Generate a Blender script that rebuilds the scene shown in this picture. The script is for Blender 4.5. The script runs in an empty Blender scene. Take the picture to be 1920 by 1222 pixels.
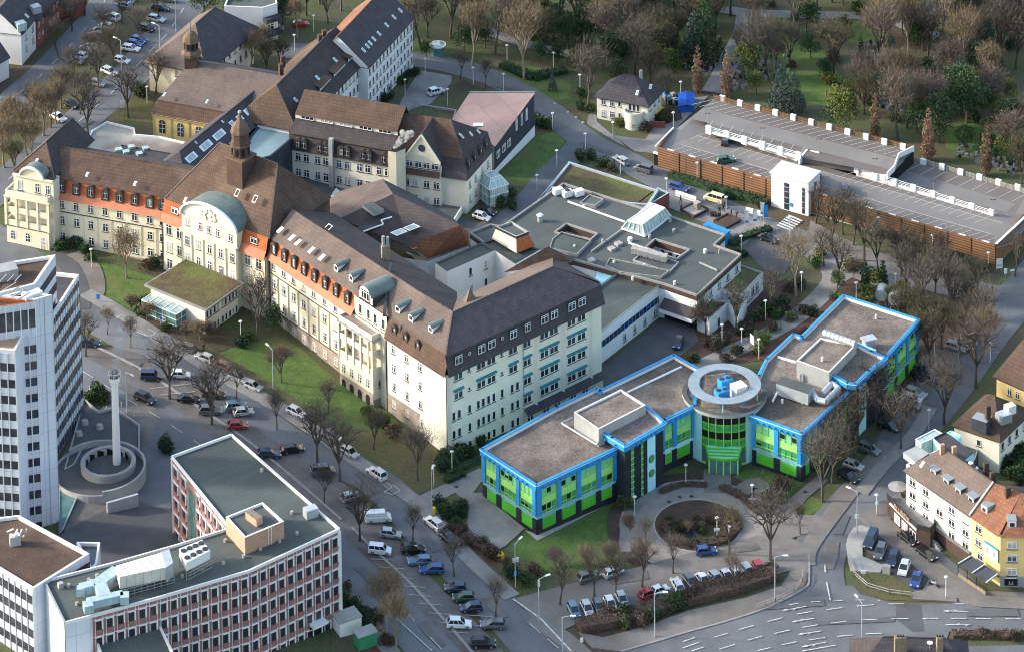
import bpy, bmesh, math, random
from mathutils import Vector, Matrix
random.seed(7)
sc = bpy.context.scene
COL = sc.collection
# ------------------------------------------------------------ camera
F=6277.; T=math.radians(7.9); YP=-2800.+F*math.tan(T); RL=0.0115
CH=math.cos(T)*3440/9.57
cT,sT=math.cos(T),math.sin(T)
def _p(px,py,z):
    u,v=px-960.,py-YP
    u,v=u*math.cos(RL)-v*math.sin(RL),u*math.sin(RL)+v*math.cos(RL)
    d=(u,F*cT-v*sT,-(F*sT+v*cT)); t=(z-CH)/d[2]
    return d[0]*t,d[1]*t
OX,OY=_p(960,611,0)
def P(px,py,z=0.):
    """world point at height z for a spot measured on the 1920x1222 survey picture"""
    a=_p(px,py,z); return Vector((a[0]-OX,a[1]-OY,z))
KN=[(-3000,8.)]+[(x,8*(lambda t:t*t*(3-2*t))((25-x)/120)) for x in range(-95,26,8)]+[(3000,0.)]   # the street falls from the upper left
def hgt(x):
    for (a,ha),(b,hb) in zip(KN,KN[1:]):
        if x<=b: return ha+(hb-ha)*(x-a)/(b-a)
    return 0.
def G(px,py,dz=0.):
    z=0.
    for _ in range(12): z=hgt(P(px,py,z).x)
    p=P(px,py,z); p.z+=dz; return p
cam=bpy.data.cameras.new('camera'); co=bpy.data.objects.new('camera',cam); COL.objects.link(co)
cam.sensor_width=36; cam.lens=F/1920*36; cam.shift_y=-(611-YP)/1920
cam.clip_start=5; cam.clip_end=6000
co.location=(-OX,-OY,CH)
fwd=Vector((0,cT,-sT)); r0=Vector((1,0,0)); u0=Vector((0,sT,cT))
rr=r0*math.cos(RL)-u0*math.sin(RL); uu=u0*math.cos(RL)+r0*math.sin(RL)
co.matrix_world=Matrix(((rr.x,uu.x,-fwd.x,co.location.x),(rr.y,uu.y,-fwd.y,co.location.y),(rr.z,uu.z,-fwd.z,co.location.z),(0,0,0,1)))
sc.camera=co
sc.cycles.use_denoising=True; sc.cycles.filter_width=1.05
# ------------------------------------------------------------ light
SUN_EL=22.; SUN_AZ=(-1.,.08)      # low winter sun from the left
w=bpy.data.worlds.new('World'); sc.world=w; w.use_nodes=True
nt=w.node_tree; bg=nt.nodes['Background']; sk=nt.nodes.new('ShaderNodeTexSky')
sk.sky_type='NISHITA'; sk.sun_disc=False; sk.sun_elevation=math.radians(SUN_EL)
sk.sun_rotation=math.atan2(SUN_AZ[0],SUN_AZ[1]); sk.air_density=1.3; sk.dust_density=2.5; sk.ozone_density=1.
nt.links.new(sk.outputs[0],bg.inputs[0]); bg.inputs[1].default_value=.15
sl=bpy.data.lights.new('sun','SUN'); sl.energy=2.0; sl.angle=math.radians(3.5); sl.color=(1.,.93,.82)
so=bpy.data.objects.new('sun',sl); COL.objects.link(so)
sd=Vector((SUN_AZ[0],SUN_AZ[1],0)).normalized()*math.cos(math.radians(SUN_EL))+Vector((0,0,math.sin(math.radians(SUN_EL))))
so.rotation_euler=(-sd).to_track_quat('-Z','Y').to_euler()
sc.view_settings.view_transform='Standard'; sc.view_settings.look='None'; sc.view_settings.exposure=1.62; sc.view_settings.gamma=1
# ------------------------------------------------------------ materials
MATS={}
def mat(name,c,c2=None,sc_=1.,rough=.85,metal=0.,det=4.,lo=.35,hi=.65,bump=0.,rows=None,c3=None,rnd=0.,spec=.3,coord='Object',speck=0.,speckscale=2.6):
    if name in MATS: return MATS[name]
    m=bpy.data.materials.new(name); m.use_nodes=True; n=m.node_tree; N=n.nodes; Lk=n.links
    b=N['Principled BSDF']; b.inputs['Roughness'].default_value=rough; b.inputs['Metallic'].default_value=metal
    b.inputs['Specular IOR Level'].default_value=spec
    m.diffuse_color=(*c,1)
    tc=N.new('ShaderNodeTexCoord'); out=None
    def rgb(x):
        r=N.new('ShaderNodeRGB'); r.outputs[0].default_value=(*x,1); return r.outputs[0]
    def mix(f,a,b_,mode='MIX'):
        x=N.new('ShaderNodeMix'); x.data_type='RGBA'; x.blend_type=mode
        if isinstance(f,float): x.inputs[0].default_value=f
        else: Lk.new(f,x.inputs[0])
        Lk.new(a,x.inputs[6]); Lk.new(b_,x.inputs[7]); return x.outputs[2]
    def noise(s,d=4.,lo=.35,hi=.65):
        q=N.new('ShaderNodeTexNoise'); q.inputs['Scale'].default_value=s; q.inputs['Detail'].default_value=d
        Lk.new(tc.outputs[coord],q.inputs['Vector'])
        r=N.new('ShaderNodeMapRange'); r.inputs[1].default_value=lo; r.inputs[2].default_value=hi; Lk.new(q.outputs[0],r.inputs[0]); return r.outputs[0]
    out=rgb(c)
    if c2: out=mix(noise(sc_,det,lo,hi),out,rgb(c2))
    if c3: out=mix(noise(sc_*.23,3.,.5,.68),out,rgb(c3))
    if speck:
        k=noise(speckscale,3.,.25,.75); v=N.new('ShaderNodeMapRange'); v.inputs[3].default_value=1-speck; v.inputs[4].default_value=1+speck; Lk.new(k,v.inputs[0])
        cb=N.new('ShaderNodeCombineColor'); [Lk.new(v.outputs[0],cb.inputs[i]) for i in range(3)]
        out=mix(1.,out,cb.outputs[0],'MULTIPLY')
    if rows:   # (u, v, colour) joints drawn on the metre UVs
        bt=N.new('ShaderNodeTexBrick'); Lk.new(tc.outputs['UV'],bt.inputs['Vector']); bt.inputs['Scale'].default_value=1.
        bt.inputs['Brick Width'].default_value=rows[0]; bt.inputs['Row Height'].default_value=rows[1]; bt.inputs['Mortar Size'].default_value=rows[3] if len(rows)>3 else .05
        bt.offset=rows[4] if len(rows)>4 else .5
        bt.inputs['Color1'].default_value=(1,1,1,1); v=rows[5] if len(rows)>5 else .82; bt.inputs['Color2'].default_value=(v,v,v,1); bt.inputs['Mortar'].default_value=(*[rows[2]]*3,1)
        out=mix(1.,out,bt.outputs[0],'MULTIPLY')
    if rnd:
        oi=N.new('ShaderNodeObjectInfo'); v=N.new('ShaderNodeMapRange'); v.inputs[3].default_value=1-rnd; v.inputs[4].default_value=1+rnd; Lk.new(oi.outputs['Random'],v.inputs[0])
        cb=N.new('ShaderNodeCombineColor'); [Lk.new(v.outputs[0],cb.inputs[i]) for i in range(3)]
        out=mix(1.,out,cb.outputs[0],'MULTIPLY')
    Lk.new(out,b.inputs['Base Color'])
    if bump:
        q=N.new('ShaderNodeTexNoise'); q.inputs['Scale'].default_value=3.; q.inputs['Detail'].default_value=3.; Lk.new(tc.outputs[coord],q.inputs['Vector'])
        bp=N.new('ShaderNodeBump'); bp.inputs['Strength'].default_value=bump; bp.inputs['Distance'].default_value=.2; Lk.new(q.outputs[0],bp.inputs['Height']); Lk.new(bp.outputs[0],b.inputs['Normal'])
    MATS[name]=m; return m
def glassmat(name,c,c2,lo=.6,hi=.62,rough=.12,spec=.8):
    m=mat(name,c,rough=rough,spec=spec); n=m.node_tree; N=n.nodes
    oi=N.new('ShaderNodeObjectInfo'); r=N.new('ShaderNodeValToRGB'); n.links.new(oi.outputs['Random'],r.inputs[0])
    r.color_ramp.interpolation='CONSTANT'; e=r.color_ramp.elements
    e[0].color=(*c,1); e[1].color=(*c2,1); e[1].position=.82
    x=e.new(.4); x.color=(c[0]*1.8,c[1]*1.9,c[2]*2.1,1); x=e.new(.62); x.color=(c[0]*.6,c[1]*.6,c[2]*.6,1)
    n.links.new(r.outputs[0],n.nodes['Principled BSDF'].inputs['Base Color']); return m
M=dict(
 cream=mat('cream_render',(.60,.565,.45),(.55,.515,.405),.25,speck=.05,rows=(3.2,3.6,.93,.05,0.,.99)),
 creamw=mat('pale_cream_render',(.64,.62,.53),(.59,.57,.48),.3,speck=.04),
 plinth=mat('stone_plinth',(.33,.28,.23),(.26,.22,.19),.5,rows=(.9,.45,.7,.04)),
 yellow=mat('yellow_render',(.66,.51,.22),(.61,.47,.20),.3,speck=.05),
 white=mat('white_render',(.64,.65,.66),(.58,.59,.61),.35,speck=.04),
 whitep=mat('white_paint',(.68,.68,.68),rough=.5),
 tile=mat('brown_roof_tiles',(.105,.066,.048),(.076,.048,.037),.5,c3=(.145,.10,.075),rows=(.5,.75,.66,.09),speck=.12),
 tileg=mat('greybrown_roof_tiles',(.148,.113,.098),(.118,.092,.081),.4,c3=(.18,.138,.118),rows=(.5,.75,.74,.09),speck=.12),  # paler tile copy, also painted on sunlit slopes of the hospital
 tiled=mat('dark_roof_tiles',(.070,.057,.058),(.050,.042,.044),.5,rows=(.5,.75,.66,.09),speck=.14),  # dark tile copy, also painted on shaded rear slopes
 slate=mat('slate_roof',(.072,.066,.076),(.055,.050,.060),.6,rows=(.5,.6,.7,.07),speck=.14),  # also painted on the hospital slope turned away from the sun
 tiler=mat('red_roof_tiles',(.28,.125,.07),(.20,.09,.055),.6,c3=(.16,.08,.06),rows=(.5,.75,.68,.09),speck=.16),
 copper=mat('red_mansard_tiles',(.42,.125,.045),(.34,.095,.04),.7,rows=(.5,.6,.75,.07),speck=.1),
 coppere=mat('red_eave_tiles',(.45,.17,.10),(.38,.14,.085),.7,speck=.08),
 pink=mat('faded_pink_roofing',(.26,.185,.18),(.20,.145,.145),.12,c3=(.15,.12,.12),rows=(7.,5.,.75,.12),speck=.08),
 green=mat('patina_sheet',(.10,.13,.12),(.13,.17,.165),.5,rough=.5),
 felt=mat('grey_roof_felt',(.088,.102,.100),(.068,.079,.078),.12,c3=(.070,.083,.082),rows=(40.,1.1,.84,.06,0.,.90),speck=.16),
 feltg=mat('green_grey_roof_felt',(.084,.100,.095),(.066,.080,.076),.15,c3=(.055,.066,.065),rows=(40.,1.1,.80,.06,0.,.90),speck=.16),
 feltt=mat('turquoise_grey_roof_felt',(.20,.29,.31),(.17,.25,.27),.2,c3=(.13,.19,.21),speck=.07),
 feltl=mat('pale_stained_roof_felt',(.35,.33,.29),(.27,.26,.23),.3,c3=(.15,.10,.09),speck=.12),
 gravel=mat('roof_gravel',(.20,.165,.14),(.135,.112,.098),.35,c3=(.085,.072,.060),speck=.45),
 moss=mat('mossy_green_roof',(.09,.085,.03),(.075,.05,.035),.5,c3=(.10,.12,.03),speck=.3,bump=.4),
 asphalt=mat('asphalt',(.122,.130,.142),(.098,.104,.114),.25,c3=(.145,.152,.162),speck=.08),
 asphd=mat('dark_asphalt',(.085,.088,.094),(.068,.070,.074),.3,speck=.08),
 brickp=mat('brick_paving',(.178,.166,.155),(.150,.138,.128),.4,c3=(.13,.113,.102),speck=.12),
 parkp=mat('parking_paving',(.145,.138,.134),(.108,.100,.094),.35,c3=(.085,.066,.058),speck=.14),
 pave=mat('grey_paving',(.225,.22,.215),(.19,.185,.18),.6,c3=(.13,.125,.12),speck=.09),
 pavel=mat('pale_paving',(.34,.33,.31),(.29,.28,.26),.7,speck=.08),
 deck=mat('parking_deck',(.135,.118,.108),(.110,.096,.088),.12,c3=(.165,.155,.148),speck=.06),
 decke=mat('smooth_lane_concrete',(.185,.175,.168),(.155,.146,.14),.15,speck=.05),
 line=mat('road_paint',(.62,.62,.61),(.36,.36,.36),1.6),
 linef=mat('faded_paint',(.44,.43,.41),(.32,.31,.30),2.5),
 kerb=mat('kerbstone',(.28,.27,.26),(.22,.215,.21),1.),
 lawn=mat('lawn_grass',(.080,.135,.030),(.058,.100,.024),.5,c3=(.110,.118,.040),speck=.34),
 rough_=mat('rough_grass',(.072,.085,.026),(.090,.074,.042),.3,c3=(.05,.04,.028),speck=.38),
 soil=mat('winter_ground',(.080,.072,.044),(.058,.082,.026),.16,c3=(.072,.052,.036),speck=.42),
 mulch=mat('leaf_litter',(.078,.05,.038),(.055,.036,.03),.4,c3=(.05,.042,.024),speck=.32),
 leafr=mat('red_leaf_litter',(.10,.045,.032),(.07,.04,.033),.8,speck=.3),
 conc=mat('concrete',(.33,.34,.34),(.27,.28,.28),.4,c3=(.22,.23,.23),speck=.07),
 metal=mat('galvanised_metal',(.48,.52,.55),(.40,.44,.47),.8,rough=.4,metal=.4),
 steel=mat('painted_grey_steel',(.30,.33,.35),rough=.45,metal=.3),
 darkm=mat('dark_metal',(.03,.032,.036),rough=.5),
 black=mat('black_opening_and_shade',(.008,.008,.010),rough=.9),
 wframe=mat('window_frame_white',(.75,.75,.74),rough=.5),
 dframe=mat('window_surround_dark',(.055,.045,.04),rough=.6),
 sill=mat('dark_sill',(.05,.05,.055),rough=.6),
 blue=mat('bright_blue_paint',(.030,.28,.64),(.025,.23,.54),.8,rough=.55,c3=(.05,.27,.55),speck=.08,rows=(1.25,9.,.78,.04,0.,.95)),
 lblue=mat('pale_cyan_render',(.40,.77,.83),(.36,.71,.78),.5,rough=.7,speck=.04),
 gpan=mat('pale_green_panel',(.36,.74,.20),(.31,.68,.18),.5,rough=.4,rows=(.6,9.,.8,.04,0.,.96)),
 gpan2=mat('strong_green_panel',(.09,.48,.04),(.075,.41,.035),.5,rough=.4,rows=(.6,9.,.72,.05,0.,.95)),
 ggl=mat('green_glass',(.03,.23,.08),(.08,.36,.13),1.3,rough=.12,spec=.8),
 ggll=mat('green_glass_light',(.16,.52,.24),(.22,.60,.32),1.3,rough=.15,spec=.7),
 blackst=mat('black_stone',(.018,.021,.030),(.030,.034,.045),.6,rough=.5,rows=(1.2,.6,.7,.03)),
 tealw=mat('teal_window_blind',(.03,.19,.24),rough=.5),
 wood=mat('orange_timber_slats',(.29,.145,.070),(.22,.115,.060),.3,c3=(.17,.10,.065),rows=(300.,.55,.45,.14,0.,.97),speck=.1),
 brick=mat('red_brick',(.27,.085,.06),(.21,.065,.05),.6,rows=(.5,.25,.75,.04),speck=.1),
 dbrick=mat('dark_brown_brick',(.09,.055,.045),(.07,.045,.04),.7,rows=(.5,.25,.75,.04),speck=.12),
 orbrick=mat('orange_brick',(.46,.29,.21),(.42,.26,.19),.6,rows=(.5,.25,.85,.03)),
 rosep=mat('rose_granite_panel',(.32,.155,.145),(.27,.13,.125),.9,rough=.6,speck=.08),
 alu=mat('white_aluminium_panel',(.58,.63,.72),(.53,.58,.67),.2,rough=.45,rows=(2.4,3.6,.66,.05,0.,.97)),
 slatew=mat('dark_slate_cladding',(.045,.055,.075),(.035,.042,.058),.5,rows=(.6,.4,.7,.05)),
 bark=mat('bark',(.085,.070,.055),(.06,.05,.042),3.,rnd=.25),
 barkl=mat('pale_bark',(.24,.20,.15),(.17,.14,.11),2.,rnd=.15),
 twig=mat('twigs',(.115,.098,.080),(.085,.072,.060),.7,rnd=.35),
 twigo=mat('tan_twigs',(.19,.145,.090),(.14,.105,.065),.7,rnd=.2),
 twigg=mat('olive_twigs',(.092,.084,.046),(.068,.064,.036),.7,rnd=.25),
 twigr=mat('reddish_twigs',(.120,.092,.076),(.090,.070,.058),.7,rnd=.25),
 leafb=mat('dry_brown_leaves',(.21,.125,.078),(.15,.09,.058),1.2,rnd=.15),
 leafg=mat('dark_evergreen_leaves',(.018,.042,.018),(.030,.062,.022),1.,rnd=.35),
 leafm=mat('mid_green_leaves',(.045,.082,.022),(.030,.055,.018),1.,rnd=.3),
 leafy=mat('yellow_green_leaves',(.14,.15,.030),(.10,.11,.028),1.,rnd=.2),
 leafs=mat('blue_green_needles',(.055,.085,.070),(.04,.065,.055),1.,rnd=.2),
 leafk=mat('brown_shrub_leaves',(.080,.052,.040),(.058,.042,.030),1.,rnd=.3),
 bandg=mat('dark_band_glass',(.022,.026,.042),(.05,.055,.075),.8,rough=.15,spec=.7),
 patch=mat('asphalt_repair',(.098,.103,.112),(.085,.09,.097),.6,speck=.08),
 pave2=mat('tan_drive_paving',(.25,.225,.20),(.21,.188,.168),.6,speck=.12),
 lampw=mat('lamp_shade_grey_white',(.50,.51,.52),rough=.5),
 skin=mat('skin',(.45,.27,.2),rough=.6), hair=mat('hair',(.03,.02,.015)),
 water=mat('pond_water',(.025,.033,.035),rough=.08,spec=.8),
 lduct=mat('blue_grey_duct_sheet',(.36,.47,.52),(.30,.40,.45),.9,rough=.5,rows=(1.2,9.,.75,.05,0.,.95)))
M['cupola']=mat('weathered_brown_copper',(.135,.095,.062),(.10,.072,.05),1.5,speck=.12)
M['glass']=glassmat('window_glass',(.030,.038,.050),(.36,.36,.35))
M['glassd']=mat('dark_strip_glass',(.020,.024,.040),(.045,.048,.065),.8,rough=.12,spec=.8,rows=(1.2,9.,.5,.06,0.,.7))
M['cglass']=mat('pale_roof_glazing',(.35,.46,.45),(.27,.37,.37),1.,rough=.15,spec=.7,rows=(1.1,30.,1.5,.06,0.,.85))
M['vglass']=mat('teal_glazing',(.05,.13,.13),(.10,.20,.20),.8,rough=.12,spec=.8)
def carpaint(name,c,metal=.3): 
    m=mat('car_paint_'+name,c,rough=.25,metal=metal,spec=.6); m.node_tree.nodes['Principled BSDF'].inputs['Coat Weight'].default_value=.6; return m
CP={k:carpaint(k,c) for k,c in dict(white=(.72,.73,.75),black=(.012,.013,.016),grey=(.12,.125,.135),silver=(.40,.42,.44),blue=(.02,.07,.25),lblue=(.10,.20,.30),red=(.38,.02,.03),cream=(.75,.66,.40),green=(.03,.10,.06),dblue=(.02,.035,.08),yellow=(.7,.5,.03),brown=(.10,.05,.035)).items()}
M['tyre']=mat('tyre_rubber',(.015,.015,.016)); M['rim']=mat('wheel_rim',(.35,.36,.38),rough=.35,metal=.7); M['cglassd']=mat('car_glass',(.012,.016,.02),rough=.08,spec=.9)
M['lamp_red']=mat('tail_lamp_red',(.35,.01,.01),rough=.3); M['lamp_clear']=mat('head_lamp_clear',(.6,.62,.65),rough=.15)
# ------------------------------------------------------------ mesh helper
def newell(pts):
    n=Vector((0,0,0))
    for i,a in enumerate(pts):
        b=pts[(i+1)%len(pts)]; n+=Vector(((a.y-b.y)*(a.z+b.z),(a.z-b.z)*(a.x+b.x),(a.x-b.x)*(a.y+b.y)))
    return n.normalized() if n.length>1e-9 else Vector((0,0,1))
def V3(a,z=None): return Vector((a[0],a[1],a[2] if z is None else z))
class MB:
    def __init__(s): s.v=[]; s.f=[]; s.m=[]; s.mats=[]
    def mi(s,m):
        m=M[m] if isinstance(m,str) else m
        if m not in s.mats: s.mats.append(m)
        return s.mats.index(m)
    def face(s,pts,m):
        k=len(s.v); s.v+=[Vector(p) for p in pts]; s.f.append(list(range(k,k+len(pts)))); s.m.append(s.mi(m))
    def up(s,pts,m):
        pts=[Vector(p) for p in pts]
        if newell(pts).z<0: pts=pts[::-1]
        s.face(pts,m)
    def prism(s,poly,z0,z1,m,top=None,bot=False):
        p=[Vector((a[0],a[1],0)) for a in poly]
        if newell(p).z<0: p=p[::-1]
        z1s=z1 if isinstance(z1,list) else [z1]*len(p)
        n=len(p)
        for i in range(n):
            j=(i+1)%n; s.face([V3(p[i],z0),V3(p[j],z0),V3(p[j],z1s[j]),V3(p[i],z1s[i])],m)
        s.face([V3(q,z1s[i]) for i,q in enumerate(p)],top or m)
        if bot: s.face([V3(q,z0) for q in p[::-1]],m)
    def box(s,c,sx,sy,sz,m,a=0.,top=None):
        """c = centre of the bottom face"""
        ca,sa=math.cos(a),math.sin(a); q=[]
        for x,y in ((-1,-1),(1,-1),(1,1),(-1,1)):
            x*=sx/2;y*=sy/2; q.append((c[0]+x*ca-y*sa,c[1]+x*sa+y*ca))
        s.prism(q,c[2],c[2]+sz,m,top,True)
    def bar(s,a,b,w,m,h=None,n=4):
        a=Vector(a);b=Vector(b); d=(b-a)
        if d.length<1e-6: return
        d.normalize(); u=d.cross(Vector((0,0,1)))
        if u.length<.01: u=Vector((1,0,0))
        u.normalize(); v=u.cross(d).normalized(); h=h or w
        if n==4: offs=[(-w/2,-h/2),(w/2,-h/2),(w/2,h/2),(-w/2,h/2)]
        else: offs=[(w/2*math.cos(2*math.pi*i/n),h/2*math.sin(2*math.pi*i/n)) for i in range(n)]
        A=[a+u*x+v*y for x,y in offs]; B=[b+u*x+v*y for x,y in offs]
        for i in range(n): j=(i+1)%n; s.face([A[i],A[j],B[j],B[i]],m)
        s.face(A[::-1],m); s.face(B,m)
    def cyl(s,x,y,z0,z1,r0,r1,m,n=16,top=None):
        A=[Vector((x+r0*math.cos(2*math.pi*i/n),y+r0*math.sin(2*math.pi*i/n),z0)) for i in range(n)]
        B=[Vector((x+r1*math.cos(2*math.pi*i/n),y+r1*math.sin(2*math.pi*i/n),z1)) for i in range(n)]
        for i in range(n): j=(i+1)%n; s.face([A[i],A[j],B[j],B[i]],m)
        s.face(B,top or m); s.face(A[::-1],m)
    def wallpoly(s,a,b,z0,z1,m): s.face([V3(a,z0),V3(b,z0),V3(b,z1),V3(a,z1)],m)
    def ring(s,c,R,r,z0,z1,m,n=48,top=None,a0=0,a1=2*math.pi):
        k=n if abs(a1-a0-2*math.pi)<1e-6 else n+1
        def pt(q,i,z): t=a0+(a1-a0)*i/n; return Vector((c[0]+q*math.cos(t),c[1]+q*math.sin(t),z))
        for i in range(n):
            s.face([pt(R,i,z0),pt(R,i+1,z0),pt(R,i+1,z1),pt(R,i,z1)],m)
            s.face([pt(r,i+1,z0),pt(r,i,z0),pt(r,i,z1),pt(r,i+1,z1)],m)
            s.face([pt(R,i,z1),pt(R,i+1,z1),pt(r,i+1,z1),pt(r,i,z1)],top or m)
            s.face([pt(r,i,z0),pt(r,i+1,z0),pt(R,i+1,z0),pt(R,i,z0)],m)
        if k!=n:
            for i in (0,n): s.face([pt(R,i,z0),pt(R,i,z1),pt(r,i,z1),pt(r,i,z0)],m)
    def data(s,name,org=(0,0,0),smooth=False):
        o=Vector(org); me=bpy.data.meshes.new(name); me.from_pydata([v-o for v in s.v],[],s.f)
        for m in s.mats: me.materials.append(m)
        me.polygons.foreach_set('material_index',s.m)
        uv=me.uv_layers.new(name='UVMap').data; k=0
        for f in s.f:
            n=newell([s.v[i] for i in f])
            if abs(n.z)<.985:
                t=Vector((-n.y,n.x,0)).normalized(); b=n.cross(t)
                for i in f: uv[k].uv=(s.v[i].dot(t),s.v[i].dot(b)); k+=1
            else:
                for i in f: uv[k].uv=(s.v[i].x*.82+s.v[i].y*.57,-s.v[i].x*.57+s.v[i].y*.82); k+=1
        if smooth: me.polygons.foreach_set('use_smooth',[True]*len(s.f))
        me.update(); return me
    def build(s,name,parent=None,smooth=False,**kw):
        r=parent
        while r is not None and r.parent is not None: r=r.parent
        org=r.location if r is not None else (0,0,0)
        if not s.f: return None
        o=bpy.data.objects.new(name,s.data(name,org,smooth)); COL.objects.link(o)
        if parent is not None: o.parent=parent; 
        for k,v in kw.items(): o[k]=v
        return o
def tag(o,label=None,cat=None,group=None,kind=None):
    if label: o['label']=label
    if cat: o['category']=cat
    if group: o['group']=group
    if kind: o['kind']=kind
    return o
def thing(name,loc,label,cat,group=None,rz=0.):
    o=bpy.data.objects.new(name,None); COL.objects.link(o); o.empty_display_size=.5
    o.location=loc; o.rotation_euler=(0,0,rz); return tag(o,label,cat,group)
def solo(name,mb,label,cat,group=None,org=None):
    """a thing that is one mesh, its origin at its own base"""
    org=Vector(org) if org is not None else Vector((sum(v.x for v in mb.v)/len(mb.v),sum(v.y for v in mb.v)/len(mb.v),min(v.z for v in mb.v)))
    o=bpy.data.objects.new(name,mb.data(name,org)); COL.objects.link(o); o.location=org; return tag(o,label,cat,group)
def inst(name,data,parent,loc,rz=0.):
    o=bpy.data.objects.new(name,data); COL.objects.link(o); o.parent=parent; o.location=loc; o.rotation_euler=(0,0,rz); return o
# ------------------------------------------------------------ draped ground sheets (the terrain is piecewise linear in x)
NSH=[0]
def sheet(name,poly,dz,m,kind='structure',dz2=None,name_mat=None,**kw):
    if name!='ground': NSH[0]+=1; dz=.02+.0015*NSH[0]+(.12 if dz2 is not None else 0)
    bm=bmesh.new(); vs=[bm.verts.new((p[0],p[1],0)) for p in poly]
    try: f=bm.faces.new(vs)
    except ValueError: bm.free(); return None
    bmesh.ops.recalc_face_normals(bm,faces=bm.faces)
    if bm.faces[:][0].normal.z<0: bmesh.ops.reverse_faces(bm,faces=bm.faces[:])
    bmesh.ops.triangulate(bm,faces=bm.faces[:])
    for x,_ in KN[1:-1]: bmesh.ops.bisect_plane(bm,geom=bm.verts[:]+bm.edges[:]+bm.faces[:],plane_co=(x,0,0),plane_no=(1,0,0),dist=1e-4)
    for v in bm.verts: v.co.z=hgt(v.co.x)+dz
    if dz2 is not None:   # raised pavement with a real kerb edge
        be=[e for e in bm.edges if len(e.link_faces)==1]
        g=bmesh.ops.extrude_edge_only(bm,edges=be)['geom']
        for v in g:
            if isinstance(v,bmesh.types.BMVert): v.co.z-=dz-dz2
    me=bpy.data.meshes.new(name); bm.to_mesh(me); bm.free()
    o=bpy.data.objects.new(name,me); COL.objects.link(o); me.materials.append(M[m] if isinstance(m,str) else m); o['kind']=kind
    for k,v in kw.items(): o[k]=v
    return o
def gp(pts): return [G(x,y) for x,y in pts]
def band(pts,w,closed=False):
    """outline of a strip of width w (m) along world points"""
    pts=[Vector((p[0],p[1])) for p in pts]; L=[];R=[]
    for i,p in enumerate(pts):
        a=pts[max(i-1,0)]; b=pts[min(i+1,len(pts)-1)]; d=(b-a).normalized(); n=Vector((-d.y,d.x))
        ww=w[i] if isinstance(w,(list,tuple)) else w
        L.append(p+n*ww/2); R.append(p-n*ww/2)
    return L+R[::-1]
def smooth_line(pts,k=4):
    pts=[Vector((p[0],p[1])) for p in pts]; out=[]
    for i in range(len(pts)-1):
        p0=pts[max(i-1,0)];p1=pts[i];p2=pts[i+1];p3=pts[min(i+2,len(pts)-1)]
        for j in range(k):
            t=j/k; out.append(.5*((2*p1)+(p2-p0)*t+(2*p0-5*p1+4*p2-p3)*t*t+(3*p1-p0-3*p2+p3)*t**3))
    out.append(pts[-1]); return out
def road(name,px,w,dz,m='asphalt',**kw):
    return sheet(name,band(smooth_line(gp(px)),w),dz,m,**kw)
def Z(ox,oy,k): return lambda x,y,z=None:(P(ox+x/k,oy+y/k,z) if z is not None else (ox+x/k,oy+y/k))
a_=Z(0,0,3);b_=Z(640,0,3);c_=Z(1280,0,3);d_=Z(0,407,3);e_=Z(640,407,3);f_=Z(1280,407,3);g_=Z(0,814,2.995);h_=Z(640,814,2.995);i_=Z(1280,814,2.995)
r1=Z(0,230,4.7925);r2=Z(300,330,4.79);r3=Z(480,480,4.79);r4=Z(480,130,4);r5=Z(560,330,3.303);r6=Z(1050,350,4.0725);s1=Z(890,660,3.4925);s2=Z(1270,540,3.302);s3=Z(0,460,2.264);s4=Z(1640,620,2.396);s5=Z(1580,240,3.8176)
# ============================================================ GROUND
def gnd(name,pts,dz,m,**kw): return sheet(name,gp(pts),dz,m,**kw)
def gz(Zf,pts): return [Zf(x,y) for x,y in pts]
sheet('ground',[(-1500,-800),(1500,-800),(1500,2200),(-1500,2200)],0,'soil')
L1,L2,L3,L4,L5=.03,.06,.09,.12,.15
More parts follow.
